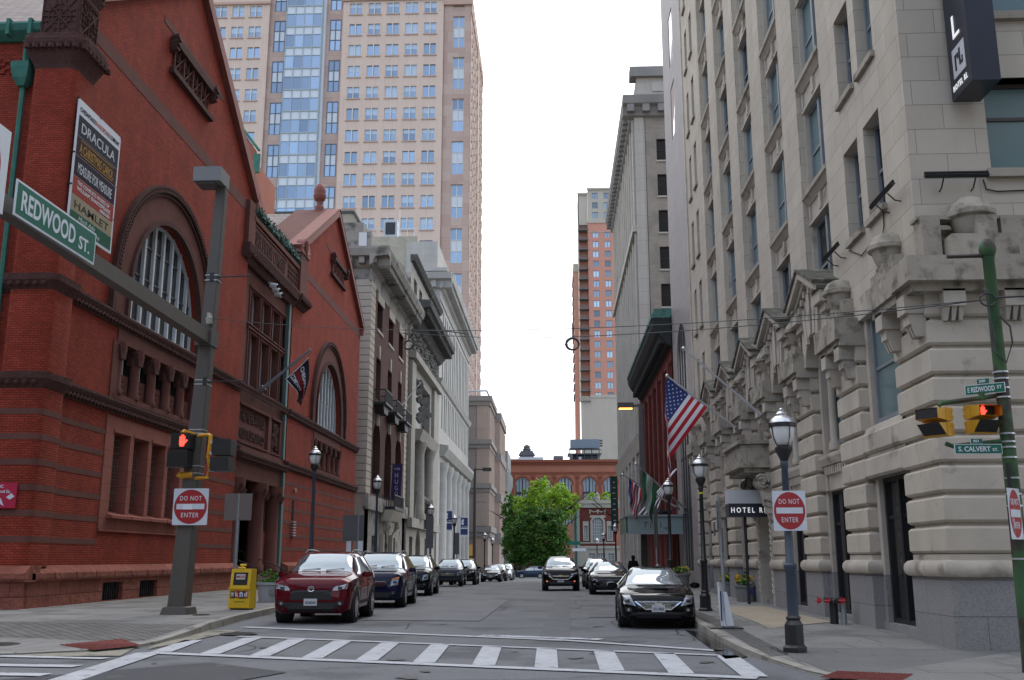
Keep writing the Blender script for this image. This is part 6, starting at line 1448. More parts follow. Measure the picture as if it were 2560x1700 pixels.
# white paddle sign on a rubber foot
r=empty('paddle_sign',(3.55,22.5,.12),label='white flexible paddle sign on a black rubber foot beside the leaning signpost',cat='paddle sign')
b=MB(); b.ring([[(x,y,z) for x,y in ((3.28,22.3),(3.98,22.3),(3.98,22.7),(3.28,22.7))] for z in (.12,.16)]+[[(x,y,.19) for x,y in ((3.4,22.38),(3.86,22.38),(3.86,22.62),(3.4,22.62))]]); part('rubber_foot',b,BPO,r)
b=MB(); b.ring([[(3.50+q,22.45,z),(3.56+q*2.2,22.35,z),(3.64+q*2.2,22.5,z),(3.56+q,22.6,z)] for z,q in ((.18,.03),(.5,.0),(1.0,-.02),(1.1,-.03))]); b.ring([[(3.64,22.4,.18),(3.80,22.4,.18),(3.80,22.55,.18),(3.64,22.55,.18)],[(3.60,22.45,.9),(3.68,22.45,.9),(3.68,22.5,.9),(3.60,22.5,.9)]]); part('paddle',b,mat('paddle_white',(.62,.65,.70),.4),r)
b=MB(); b.box(3.515,3.545,22.345,22.36,.3,.92); part('blue_text',b,mat('blue_print',(.02,.035,.11),.5),r)
# ---- green signal pole on the right
GNP=mat('green_pole_paint',(.03,.085,.028),.65,var=.25,vs=2.5,patch=(2.2,.47,(.035,.026,.018),.08),bump=.004,bs=20)
r=empty('signal_pole',(6.66,15,.02),label='weathered green signal pole with steel bands and ball top at the right edge',cat='signal pole')
gx,gy=6.66,15.0
b=MB(); b.lathe(gx,gy,[(.13,.0),(.12,.3),(.105,2),(.095,4),(.085,6.1),(.1,6.12)],14); b.lathe(gx,gy,[(.06,6.1),(.11,6.16),(.13,6.24),(.11,6.33),(.06,6.39),(.01,6.41)],14); part('pole',b,GNP,r,True,auto=40)
b=MB(); 
for z in (4.32,4.22,4.08,3.94,3.4,3.28,3.2,3.05,2.75,2.52,2.35,1.6): b.lathe(gx,gy,[(.09,z-.014),(.115,z-.012),(.115,z+.012),(.09,z+.014)],14)
part('steel_bands',b,MATS['steel_band'],r)
b=MB(); b.tube([(gx,gy,6.14),(gx-.62,gy,6.13)],.03,6); part('rod',b,mat('rod_brown',(.03,.022,.02),.6),r)
b=MB(); b.tube([(gx,gy,3.98),(5.75,gy-.02,3.86),(5.70,gy-.02,3.82)],.035,8); b.tube([(gx,gy,3.3),(5.85,gy-.02,3.22),(5.75,gy-.02,3.26)],.035,8); b.tube([(6.35,gy,3.9),(6.35,gy,4.02)],.045,8); part('signal_arms',b,GNP,r)
b=MB(); b.box(6.52,6.56,14.8,14.84,2.55,2.95); b.box(6.78,7.1,14.75,14.8,2.6,2.95); part('brackets',b,BPO,r)
def yhead(c,ang,label,lit):
    r=empty('pedestrian_signal',c,R(ang),label=label,cat='pedestrian signal',group='pedestrian signals at the crossing')
    b=MB(); b.box(-.2,.2,-.06,.1,.22,.42); b.box(-.2,.2,-.06,.1,0,.2)
    for z in (.06,.16,.28,.38): b.box(-.205,.205,.04,.115,z-.012,z+.012)
    loc(b,'housing',YEL,r)
    b=MB(); b.ring([[(x,-.06,z) for x,z in ((-.19,.23),(.19,.23),(.19,.41),(-.19,.41))],[(x,-.26,z) for x,z in ((-.18,.25),(.18,.25),(.18,.40),(-.18,.40))]],cap=False); b.ring([[(x,-.06,z) for x,z in ((-.19,.01),(.19,.01),(.19,.19),(-.19,.19))],[(x,-.24 if z>.1 else -.08,z) for x,z in ((-.18,.02),(.18,.02),(.18,.18),(-.18,.18))]],cap=False); loc(b,'visor',YEL,r)
    b=MB(); b.box(-.17,.17,-.245 if not lit else -.09,-.24 if not lit else -.08,.25,.40); b.ring([[(-.17,-.235,.178),(.17,-.235,.178),(.17,-.085,.022),(-.17,-.085,.022)],[(-.17,-.225,.178),(.17,-.225,.178),(.17,-.075,.022),(-.17,-.075,.022)]]); loc(b,'lens',SBX,r)
    if lit: b=hand((-.02,-.10,.33),(1,0,0),.14); loc(b,'lit_hand',REDL,r)
yhead((5.66,15.0,3.36),-52,'yellow pedestrian signal farther from the green pole facing left',False)
yhead((6.30,15.0,3.40),12,'yellow pedestrian signal nearer the green pole showing a red hand',True)
name_sign('street_name_sign',(5.84,14.9,3.095),(1,0,0),.68,.145,'small green S. CALVERT ST. sign on the green pole',[('S. CALVERT',.05,.035,.46,.075),('ST.',.54,.04,.08,.045)],frame=.009)
name_sign('street_name_sign',(6.08,14.9,3.245),(1,0,0),.17,.075,'tiny green block-number sign 001 above the S. CALVERT sign',[('001',.03,.018,.08,.04)],frame=.003)
name_sign('street_name_sign',(6.19,15.18,4.0),(.8,-.6,0),.56,.15,'small green E REDWOOD ST sign angled on the green pole',[('E REDWOOD',.04,.035,.38,.08),('ST',.45,.06,.07,.05)],frame=.009)
name_sign('street_name_sign',(6.33,15.07,4.155),(.8,-.6,0),.18,.075,'tiny green block-number sign 200 above the E REDWOOD sign',[('200',.03,.018,.09,.04)],frame=.003)
# ---- overhead wires with coils
WR=mat('wire',(.04,.04,.045),.6)
A=Vector((-9.7,27.1,8.25));B=Vector((6.6,15,5.45))
def wp(t,sag,dz=0): p=A+(B-A)*t; p.z-=sag*4*t*(1-t)-dz; return p
b=MB(); b.tube([wp(t/24,.42) for t in range(25)],.008,4,raw=True); tag(part('overhead_wire',b,WR,None),'upper thin wire spanning the street between the two signal poles','wire')
b=MB(); b.tube([wp(.38+t/24*.62,.60 if t>6 else .5+.016*t) for t in range(25)],.008,4,raw=True); b.tube([wp(.385,.75),wp(.40,.45),wp(.44,.42),wp(.48,.5)],.012,4,raw=True); tag(part('overhead_wire',b,WR,None),'lower drooping wire hanging below the upper span wire','wire')
def coil(t,sag,lab,rr=.17):
    c=wp(t,sag); c.z-=.22; r=empty('wire_coil',c,label=lab,cat='wire coil',group='coils of wire hanging from the span wires'); b=MB(); rnd=random.Random(int(t*100))
    for k in range(4): 
        q=rr*rnd.uniform(.85,1.1); dx=rnd.uniform(-.03,.03); b.tube([(c.x+dx+q*math.cos(a),c.y+.02*k+.05*math.sin(a),c.z+q*math.sin(a)) for a in [2*math.pi*j/18 for j in range(19)]],.014,4,raw=True)
    part('loops',b,WR,r); b=MB(); b.tube([(c.x,c.y,c.z+rr),(c.x,c.y,c.z+.42)],.012,4); part('tie',b,WR,r)
coil(.39,.55,'coil of wire hanging at left in front of the pale stone buildings',.12); coil(.618,.52,'coil of wire hanging before the orange apartment tower',.13)
b=MB(); b.tube([(gx-.12,gy-.1,5.6),(gx-.13,gy-.12,4.9),(gx-.1,gy-.12,4.6),(gx+.05,gy-.12,4.45),(gx+.17,gy-.12,4.75),(gx+.16,gy-.12,5.0),(gx+.02,gy-.12,5.15),(gx-.1,gy-.12,5.0),(gx-.1,gy-.12,4.7)],.014,5,raw=True); b.tube([(gx-.12+.12*math.cos(a),gy-.11,5.42+.1*math.sin(a)) for a in [2*math.pi*j/14 for j in range(15)]],.014,4,raw=True); b.tube([(gx,gy-.1,5.45),(8.5,gy,5.55)],.016,4,raw=True); tag(part('hanging_cable',b,WR,None),'black cable looped down the green signal pole','cable')
# ---- flags
def pole_(p,q,label,knob=True,r_=.04,m_=None):
    r=empty('flagpole',p,label=label,cat='flagpole'); b=MB(); b.tube([p,q],[r_*1.2,r_*.75],8); part('pole',b,m_ or SILV,r)
    if knob: b=MB(); b.lathe(q[0],q[1],[(.01,q[2]-.07),(.06,q[2]-.03),(.07,q[2]+.02),(.03,q[2]+.07),(.005,q[2]+.08)],8); part('finial',b,m_ or SILV,r)
    b=MB(); d=(Vector(q)-Vector(p)).normalized(); pp=Vector(p); b.tube([pp-d*.1,pp+d*.25],r_*2.0,8,raw=True); part('wall_bracket',b,SBK,r); return r
pole_((6.6,35.6,5.99),(4.05,35.6,8.02),'silver flagpole on the hotel front carrying the large American flag')
pole_((6.62,31.3,5.83),(4.11,31.3,8.12),'bare silver flagpole above the nearest hotel flag')
FR=mat('flag_red',(.42,.02,.03),.75); FW=mat('flag_white',(.66,.66,.68),.75); FB=mat('flag_blue',(.03,.045,.16),.75)
FP=Vector((4.08,35.6,7.95)); FQ=Vector((5.42,35.6,6.86))
def flagF(u,v):
    """u along the pole (0 at the tip), v along the fly: falls across, then hangs in a gathered fold"""
    p=FP+(FQ-FP)*u; L_=3.15*v; d=Vector((-.60,0,-.80))
    xf=3.98+.05*u; s=max(0,(p.x-xf)/.60)
    if L_<s: q=p+d*L_; w=0
    else:
        q=p+d*s; ex=L_-s; q=q+Vector((.015*math.sin(ex*5+u*9)*min(1,ex*2)-.03*min(ex,1)+.06*max(0,ex-1),0,-ex)); w=ex
    y=.10*math.sin(v*6+u*4)+.22*math.sin(u*14+v*2)*min(1,w)
    return Vector((q.x,q.y+y*.6,q.z))
FL=empty('flag',FP,label='large American flag hanging in folds from the hotel flagpole',cat='flag')
for nm,mm,par in (('red_stripes',FR,0),('white_stripes',FW,1)):
    b=MB()
    for i in range(13):
        if i%2!=par: continue
        for j in range(36):
            for k in range(2):
                v0=j/36;v1=(j+1)/36;u0=(i+k/2)/13;u1=(i+(k+1)/2)/13
                if u0<7/13-.001 and v1<=.4: continue
                b.add([flagF(u0,v0),flagF(u1,v0),flagF(u1,v1),flagF(u0,v1)],[(0,1,2,3)],raw=True)
    part(nm,b,mm,FL,True)
b=MB()
for i in range(14):
    for j in range(15):
        u0=i/14*7/13;u1=(i+1)/14*7/13;v0=j/15*.4;v1=(j+1)/15*.4; b.add([flagF(u0,v0),flagF(u1,v0),flagF(u1,v1),flagF(u0,v1)],[(0,1,2,3)],raw=True)
cn=part('canton',b,FB,FL,True)
b=MB()
for i in range(9):
    for j in range(11):
        if (i+j)%2: continue
        uu=(i+1)/10*7/13; vv=(j+1)/12*.4; pts=[]
        for k in range(10):
            a=math.pi*k/5; rr=.026 if k%2==0 else .011; pts.append(flagF(min(.54,max(0,uu+rr*.75*math.cos(a))),max(0,vv+rr*.45*math.sin(a)))+Vector((0,-.012,0)))
        b.add(pts,[tuple(range(10))],raw=True)
tag(part('stars',b,FW,cn),kind='stuff') if False else part('stars',b,FW,cn)
# two farther flags
pole_((6.9,54,4.15),(4.0,50,6.2),'flagpole with finial holding the green and white flag'); pole_((6.9,57.5,4.4),(3.6,54,6.0),'farther flagpole holding the small American flag')
def hang(name,label,P,Q,drop,cols,seed,wid=.35):
    r=empty(name,P,label=label,cat='flag'); P=Vector(P);Q=Vector(Q); n=len(cols); mats_=sorted(set(cols))
    def F(u,v):
        t=u; p=P+(Q-P)*t; q=Vector(p); q.x+=-(.35*t)*v+.06*math.sin(v*9+u*5)*v; q.z-=drop*v*(.75+.25*t); q.y+=.12*math.sin(u*10+v*4); return q
    for c in mats_:
        b=MB()
        for i in range(n):
            if cols[i]!=c: continue
            for j in range(14):
                for k in range(2): b.add([F((i+k/2)/n,j/14),F((i+(k+1)/2)/n,j/14),F((i+(k+1)/2)/n,(j+1)/14),F((i+k/2)/n,(j+1)/14)],[(0,1,2,3)],raw=True)
        part(c.replace('flag_','')+'_cloth',b,MATS[c],r,True)
    return r
mat('flag_green',(.03,.13,.06),.75); mat('flag_pale',(.45,.52,.50),.75)
hang('flag','green and white flag drooping behind the third right-hand lamp post',(4.35,50.4,6.0),(5.2,51.6,5.2),1.9,['flag_green','flag_green','flag_pale','flag_pale','flag_pale','flag_green','flag_green'],1)
hang('flag','small American flag drooping left of the green and white flag',(3.95,54.3,5.8),(4.7,55.0,5.3),1.7,['flag_blue','flag_blue','flag_red','flag_white','flag_red','flag_white','flag_red','flag_white','flag_red'],2)
# theatre flag
pole_((-15.95,53,10.55),(-13.2,52.5,12.65),'thick grey flagpole angled out from the theatre windows',m_=mat('grey_pole',(.20,.23,.26),.5),r_=.085)
r=empty('flag',(-13.2,52.5,12.3),label='black theatre company flag with white and red lettering, sagging from its pole',cat='flag')
CH=mat('flag_charcoal',(.022,.025,.034),.8)
def TF(u,v): # u along the pole from tip, v along the drop
    a=Vector((-13.28,52.48,12.2));c=Vector((-14.5,52.7,11.1)); p=a+(c-a)*u; d=Vector((.92-.75*(1-u)**1.2-.85*max(0,v-.5),0,-1.55+.6*u-.5*(1-u)*v)); q=p+d*v*1.3; q.y+=.12*math.sin(v*7+u*3); return q
b=MB()
for i in range(16):
    for j in range(16): b.add([TF(i/16,j/16),TF((i+1)/16,j/16),TF((i+1)/16,(j+1)/16),TF(i/16,(j+1)/16)],[(0,1,2,3)],raw=True)
part('cloth',b,CH,r,True)
b=MB(); b.tube([TF(i/12,0)-Vector((0,.02,0)) for i in range(13)],.03,4,raw=True); b.tube([TF(1,j/12)-Vector((0,.02,0)) for j in range(9)],.022,4,raw=True); part('white_hem',b,FW,r)
def cloth_text(s,u,v0,v1,hh,m_,nm):
    t=text_mb(s,(0,0,0),(1,0,0),(0,1,0),width=1,height=1,depth=0,bold=.03)
    V=[]
    for x,y,z in t.v: V.append(tuple(TF(u-hh*y,v0+(v1-v0)*x)+Vector((0,-.03,0))))
    q=MB(); q.add(V,t.f,raw=True); part(nm,q,m_,r)
cloth_text('CHESAPEAKE',.42,.06,.92,.18,FW,'lettering'); cloth_text('SHAKESPEARE',.64,.06,.94,.18,FR,'lettering'); cloth_text('COMPANY',.86,.04,.62,.19,FW,'lettering')
pole_((-15.6,97.5,15.8),(-13.6,99.5,19.0),'thin bare flagpole between the iron balconies and the carved bank',r_=.06)
# ---- theatre banner
r=empty('theatre_banner',(-15.9,32,12.4),label='tall poster banner listing theatre titles on the corner of the brick gable wall',cat='banner')
mB=mapL(-15.64); bu0,bu1=29.95,33.2; bz0,bz1=12.1,16.5
b=MB(mB); b.box(bu0,bu1,bz0,bz1,0,.03); part('banner_sheet',b,mat('banner_white',(.55,.57,.62),.6),r)
rows=[('DRACULA',(.045,.05,.065),(.55,.57,.6),15.62,16.35),('A CHRISTMAS CAROL',(.06,.03,.035),(.45,.26,.06),14.92,15.60),('MEASURE FOR MEASURE',(.035,.025,.04),(.55,.57,.6),14.18,14.90),('',(.42,.07,.05),(.6,.6,.62),13.52,14.16),('HAMLET',(.42,.36,.23),(.04,.04,.04),12.97,13.50),('',(.03,.14,.08),(.55,.6,.58),12.45,12.95)]
rows=[(a_,b_,c_,12.2+(z0-12.45)*.965,12.2+(z1-12.45)*.965) for a_,b_,c_,z0,z1 in rows]
for k,(tx,bgc,fg,z0,z1) in enumerate(rows):
    b=MB(mB); b.box(bu0+.12,bu1-.1,z0,z1,.03,.036); part('title_panel',b,mat('panel_%s'%['slate','maroon','plum','coral','tan','green'][k],tuple(q*.75 for q in bgc),.85,var=.1,vs=2),r)
    m_=mat('ink_%s'%['pale','gold','silver','white','black','mint'][k],fg,.85)
    if tx: t=text_mb(tx,mB(bu0+.35,z0+(z1-z0)*.22,.04),(0,1,0),(0,0,1),width=(bu1-bu0)-.72,height=(z1-z0)*.5,depth=.006,bold=.006); part('lettering',t,m_,r)
    elif k==3:
        for tx2,zz,wd,hh in (('THE COMPLETE WORKS OF',z0+.40,2.4,.14),('WILLIAM SHAKESPEARE',z0+.21,2.5,.14),('ABRIDGED',z0+.04,.8,.12)): t=text_mb(tx2,mB(bu0+.4 if wd>1 else bu0+2.1,zz,.04),(0,1,0),(0,0,1),width=wd,height=hh,depth=.006,bold=.02); part('lettering',t,m_,r)
    else:
        for tx2,zz,uu in (('Much Ado',z0+.27,.7),('About Nothing',z0+.06,.6)): t=text_mb(tx2,mB(bu0+uu,zz,.04),(0,1,0),(0,0,1),width=1.2 if uu>.6 else 1.7,height=.16,depth=.006,shear=.3); part('lettering',t,m_,r)
t=text_mb('CHESAPEAKE',mB(bu0+.15,16.1,.035),(0,1,0),(0,0,1),width=1.1,height=.16,depth=.006,bold=.01); text_mb('COMPANY',mB(bu0+2.4,16.1,.035),(0,1,0),(0,0,1),width=.75,height=.16,depth=.006,bold=.01,mb=t); part('lettering',t,MATS['panel_slate'],r)
t=text_mb('SHAKESPEARE',mB(bu0+1.26,16.1,.035),(0,1,0),(0,0,1),width=1.12,height=.16,depth=.006,bold=.01); part('lettering',t,SRED,r)
b=MB(mB); b.box(bu0+.4,bu1-.4,15.15,15.175,.036,.042); b.box(bu0+.4,bu1-.4,14.66,14.685,.036,.042); part('gold_rules',b,MATS['ink_gold'],r)
for (u,z) in ((bu0,bz1),(bu1,bz1),(bu0,14.6),(bu1,14.6),(bu0,13.5),(bu1,13.4),(bu0+1.6,bz1)): b=MB(mB); b.tube([(u,z,-.05),(u,z,.07)],.03,6); part('fixing',b,BPO,r)
# red fire sign on the side wall
r=empty('fire_department_sign',(-16.6,29.6,3.1),label='crimson sign with FDC lettering and torn white marks at the left edge',cat='sign')
b=MB(); b.box(-17.3,-16.15,29.62,29.66,3.08,3.84); part('sign_plate',b,mat('crimson_sign',(.42,.012,.05),.45),r)
t=text_mb('FDC',(-16.78,29.61,3.68),(1,0,0),(0,0,1),width=.22,height=.09,depth=.006,bold=.03); text_mb('Redwood St.',(-17.0,29.61,3.53),(1,0,0),(0,0,1),width=.66,height=.1,depth=.006,bold=.02,mb=t); part('lettering',t,STX,r)
b=MB(); 
for p in (((-16.9,3.2),(-16.75,3.3),(-16.6,3.2),(-16.5,3.14),(-16.6,3.35),(-16.75,3.44),(-16.9,3.38)),((-16.45,3.4),(-16.3,3.52),(-16.2,3.42),(-16.33,3.33))): b.ring([[(x,y,z) for x,z in p] for y in (29.6,29.618)])
part('torn_marks',b,STX,r)
# ---- banners farther down
r=empty('restaurant_banner',(-15.3,96,7),label='purple vertical banner lettered CHEZ HUGO on the quoined building',cat='banner')
b=MB(); b.ring([[(-15.75+w,96,z),(-14.78+w,96,z),(-14.78+w,96.03,z),(-15.75+w,96.03,z)] for z,w in ((7.15,0.0),(10.45,.12))]); part('banner_cloth',b,mat('purple_cloth',(.035,.02,.10),.7),r)
for ch,z,h_ in (('H',9.2,.45),('U',8.6,.42),('G',8.0,.42),('O',7.45,.42)): t=text_mb(ch,(-15.37,95.98,z),(1,0,0),(0,0,1),width=.3,height=h_,depth=.01,bold=.005); part('letter',t,mat('lilac_letter',(.5,.45,.6),.6),r)
t=text_mb('CHEZ',(-15.45,95.98,9.95),(1,0,0),(0,0,1),width=.55,height=.2,depth=.01,bold=.02); part('lettering',t,MATS['lilac_letter'],r)
b=MB(); b.tube([(-16,96,10.5),(-14.6,96,10.5)],.04,5); b.tube([(-16,96,7.1),(-14.7,96,7.1)],.04,5); part('rod',b,BPO,r)
for k,(x,y,z0,z1,lab) in enumerate(((-15.9,144,5.4,8.35,'nearer white and navy banner sign with a large g on the marble bank'),(-14.9,158,5.0,8.0,'farther white and navy banner sign with a large g on the marble bank'))):
    r=empty('shop_banner',(x,y,z0),label=lab,cat='banner',group='navy banner signs on the marble bank'); sc_=(z1-z0)/3
    b=MB(); b.box(x,x+1.3*sc_,y,y+.06,z0,z1); part('sign_plate',b,STX,r)
    b=MB(); b.box(x+.1,x+1.2*sc_,y-.03,y,z0+1.35*sc_,z1-.12); b.box(x+.1,x+1.2*sc_,y-.03,y,z0+.25,z0+1.15*sc_); part('navy_panel',b,mat('navy_print',(.02,.03,.12),.5),r)
    t=text_mb('g',(x+.18,y-.04,z0+1.75*sc_),(1,0,0),(0,0,1),width=.42,height=.85,depth=.02,bold=.08); text_mb('goodwill',(x+.3,y-.04,z0+1.42*sc_),(1,0,0),(0,0,1),width=.8,height=.18,depth=.02,bold=.02,mb=t); part('lettering',t,STX,r)
    b=MB(); b.box(x-.3,x,y,y+.05,z1-.1,z1); part('bracket',b,BPO,r)
# cobra-style street lights
def cobra(x,y,z0,z1,hx,label,lit=False,r_=.14):
    r=empty('street_light',(x,y,z0),label=label,cat='street light'); b=MB(); b.ring([sq(x,y,z0,r_*1.3),sq(x,y,z1,r_*.8)]); part('pole',b,GP,r)
    b=MB(); b.box(min(x,hx),max(x,hx),y-.06,y+.06,z1-.16,z1-.04); part('arm',b,GP,r)
    b=MB(); s_=1 if hx>x else -1; a,c=sorted((hx-s_*.2,hx+s_*.75)); b.box(a,c,y-.25,y+.25,z1-.26,z1+.06); o=part('lamp_head',b,GP,r)
    b=MB(); b.box(a+.08,c-.08,y-.2,y+.2,z1-.30,z1-.26); part('lens',b,mat('amber_lens',(.8,.4,.1),.4,emit=(1,.45,.08,2.2)) if lit else MATS['lens_grey'],o)
    if not lit:
        for z in (z1*.68,z1*.45): b=MB(); b.tube([(x,y,z),(x+1.2,y,z)],.03,4); part('banner_rod',b,BPO,r)
cobra(-8.4,105,-.45,10.85,-7.4,'tall brown street light in front of the brown stone office')
cobra(5.18,60,.05,10.72,4.55,'brown street light with a glowing amber lens beside the red brick building',True,.17)
# ---- planters
def planter(x,y,z0,r_,h,label,flowers,seed,gr='round grey planters outside the hotel',col=None):
    p=empty('planter',(x,y,z0),label=label,cat='planter',group=gr); rnd=random.Random(seed)
    b=MB(); b.lathe(x,y,[(r_*.86,z0),(r_*.92,z0+h*.5),(r_*.96,z0+h*.86),(r_*1.08,z0+h*.88),(r_*1.08,z0+h),(r_*.96,z0+h),(r_*.94,z0+h*.9)],22); part('tub',b,col or mat('planter_grey',(.20,.20,.19),.85,var=.08),p,True,auto=35)
    b=MB(); b.lathe(x,y,[(r_*.93,z0+h*.9),(.01,z0+h*.92)],16); part('soil',b,mat('soil',(.03,.022,.015),1),p)
    leaves('plants',[(x,y,z0+h+.12,r_*.95,r_*.95,.22),(x+.1*rnd.uniform(-1,1),y,z0+h+.25,r_*.5,r_*.5,.22)],700,.045,leafmat('planter_leaf',(.06,.17,.03),(.13,.28,.05)),p,seed,.7)
    if flowers:
        for nm,c in flowers:
            V=MB()
            for _ in range(26):
                a=rnd.uniform(0,6.28); q=r_*.98*math.sqrt(rnd.random()); cx,cy,cz=x+q*math.cos(a),y+q*math.sin(a),z0+h+.12+.22*rnd.random(); s=rnd.uniform(.03,.05)
                for k in range(5): a2=k*1.257; V.add([(cx,cy-.01,cz),(cx+s*math.cos(a2),cy-.02,cz+s*math.sin(a2)),(cx+s*math.cos(a2+.9),cy-.02,cz+s*math.sin(a2+.9))],[(0,1,2)],raw=True)
            part('flowers',V,mat(nm,c,.6),p)
    return p
YF=('yellow_flowers',(.75,.55,.02)); OF=('orange_flowers',(.65,.16,.02))
planter(7.38-.5,41.5,.15,.34,.55,'grey round planter with green foliage left of the yellow and orange flowers',[('few_yellow_flowers',(.7,.5,.02))],1)
p=planter(6.55,36.0,.15,.36,.56,'grey round planter overflowing with yellow and orange flowers by the doorway',[YF,OF],2)
b=MB(); b.tube([(6.67,35.63,.5),(6.67,35.6,.5)],.09,12); part('blue_badge',b,mat('blue_badge',(.01,.03,.15),.4),p)
planter(6.3,53,.12,.55,.75,'large round planter with yellow flowers behind the nearest black sedan',[YF],3)
p=planter(-9.85,35.2,.15,.46,.66,'pale grey round planter with bright green leaves beside the red car',None,4,gr='planter on the left pavement',col=mat('planter_pale',(.33,.34,.34),.8,var=.06))
b=MB(); b.tube([(-9.7,34.79,.5),(-9.7,34.75,.5)],.11,12); part('oval_badge',b,mat('oval_badge',(.2,.2,.2),.7),p)
# ---- fire department standpipe
r=empty('fire_standpipe',(6.46,24,.15),label='black and grey fire standpipe with red caps beside the hotel pier',cat='standpipe')
RC=mat('red_cap',(.45,.02,.03),.4)
b=MB(); b.tube([(6.36,24.05,.1),(6.36,24.05,.66)],.095,14); part('black_pipe',b,BPO,r); b=MB(); b.tube([(6.54,23.9,.1),(6.54,23.9,.62)],.065,12); part('grey_pipe',b,MATS['galvanised'],r)
b=MB(); b.tube([(6.12,23.95,.68),(6.55,23.9,.66)],.055,10); b.tube([(6.33,23.9,.66),(6.33,23.7,.66)],.05,8); part('header',b,BPO,r)
for x,y,q_ in ((6.04,23.95,.05),(6.52,23.76,.062),(6.2,23.78,.04)): b=MB(); b.tube([(x,y,.67),(x-.05,y-.05,.67)],q_,10); b.tube([(x-.06,y-.06,.59),(x-.06,y-.06,.75)],.018,5); b.tube([(x-.12,y-.03,.67),(x,y-.09,.67)],.018,5); part('cap',b,RC,r)
# parking-meter head seen above the sedan roof
r=empty('parking_meter',(3.95,40,.12),label='round dark meter head rising behind the roof of the nearest black sedan',cat='parking meter')
b=MB(); b.tube([(3.95,40,.1),(3.95,40,1.05)],.035,8); part('post',b,BPO,r); b=MB(); b.lathe(3.95,40,[(.05,1.0),(.12,1.06),(.14,1.2),(.12,1.32),(.06,1.38),(.01,1.4)],14); part('meter_head',b,mat('meter_grey',(.10,.09,.09),.35),r,True)
# traffic sign cluster near the brick house
r=empty('street_name_sign',(1.9,150,3),label='small green street sign with a white one-way plate by the brick house',cat='street sign'); b=MB(); b.tube([(3.0,150,-1.1),(3.0,150,4.2)],.05,6); part('post',b,BPO,r); b=MB(); b.box(1.7,3.6,149.9,149.95,3.6,4.1); part('green_plate',b,SGR,r); b=MB(); b.box(2.4,4.4,149.9,149.95,2.7,3.1); part('white_plate',b,STX,r)
# far banner on the right
r=empty('dark_green_banner',(5.5,100,8),label='tall dark green banner with pale lettering in front of the brick house',cat='banner'); b=MB(); b.box(5.45,6.15,100,100.05,4.3,9.6); part('banner_cloth',b,mat('bottle_green',(.008,.03,.022),.7),r)
b=MB(); 
for k in range(9): b.box(5.62+.05*(k%3),5.88+.05*(k%2),99.97,100,4.7+k*.53,4.8+k*.53)
part('pale_marks',b,mat('pale_marks',(.3,.4,.38),.7),r)
b=MB(); b.tube([(6.9,104,5.0),(3.6,101,7.0)],.04,5); b.tube([(6.9,108,5.2),(3.9,105,7.6)],.04,5); tag(part('bare_flagpoles',b,BPO,None),'pair of dark bare poles slanting out from the beige office front','flagpole')
# ---------------------------------------------------------------- vehicles
def paint(name,c,rough=.25,metal=.3):
    m=mat(name,c,max(rough,.3),metal,coat=1.0); p_=m.node_tree.nodes['Principled BSDF']; p_.inputs['Specular IOR Level'].default_value=0; p_.inputs['Metallic'].default_value=min(metal,.15); p_.inputs['Coat Weight'].default_value=.8; p_.inputs['Coat Roughness'].default_value=.015; p_.inputs['Coat IOR'].default_value=1.36; return m
CGL=glass('car_glass',(.25,.285,.315),.03,metal=.72); CTR=mat('black_trim',(.012,.012,.013),.55); TYR=mat('tyre_rubber',(.014,.014,.014),.85); RIM=mat('alloy',(.45,.46,.48),.3,.8); CHR=mat('chrome',(.65,.66,.68),.12,1.0)
HDL=mat('headlight_glass',(.30,.32,.34),.08,.5,coat=1); AMB=mat('amber_reflector',(.6,.16,.02),.3); PLT=mat('plate_white',(.50,.51,.52),.6); INK=mat('plate_ink',(.04,.05,.10),.6)
SUV=dict(st=[(0,.34,.66,.74,.68,.66,.52),(.06,.27,.88,.97,.83,.82,.68),(.20,.23,.97,1.05,.91,.89,.77),(.6,.22,1.01,1.12,.925,.90,.78),(1.1,.22,1.04,1.17,.93,.91,.77),(1.25,.22,1.05,1.20,.93,.91,.76),(1.6,.22,1.05,1.44,.93,.91,.69),(1.95,.22,1.06,1.62,.93,.91,.645),(2.3,.22,1.07,1.675,.93,.91,.64),(3.0,.22,1.09,1.685,.93,.91,.635),(3.7,.22,1.11,1.655,.93,.905,.625),(4.15,.24,1.12,1.56,.92,.89,.60),(4.42,.3,1.05,1.25,.88,.86,.62),(4.58,.42,.85,.98,.78,.78,.6)],ws=(1.22,1.93),side=(1.45,4.05),wb=(.9,3.55),wr=.37,L=4.58)
BIG=dict(SUV); BIG['st']=[(y*1.06,zb,zbe*1.05,zt*1.05 if y>1.2 else zt*1.06,a*1.05,c*1.05,d*1.06) for y,zb,zbe,zt,a,c,d in SUV['st']]; BIG.update(ws=(1.30,2.04),side=(1.55,4.3),wb=(.95,3.85),wr=.40,L=4.86)
SED=dict(st=[(0,.34,.52,.58,.58,.56,.42),(.06,.25,.70,.76,.76,.74,.6),(.22,.20,.79,.84,.86,.84,.72),(.6,.18,.84,.92,.89,.87,.76),(1.15,.18,.88,.99,.895,.88,.74),(1.32,.18,.90,1.03,.895,.88,.72),(1.75,.18,.92,1.24,.895,.88,.64),(2.25,.18,.93,1.42,.895,.88,.56),(2.7,.18,.94,1.46,.895,.88,.545),(3.3,.18,.95,1.42,.895,.88,.54),(3.9,.19,.97,1.2,.89,.87,.60),(4.3,.2,.98,1.05,.88,.86,.68),(4.65,.28,.92,.99,.84,.82,.66),(4.8,.42,.75,.8,.74,.72,.55)],ws=(1.27,2.22),side=(1.6,3.75),wb=(.93,3.7),wr=.335,L=4.8)
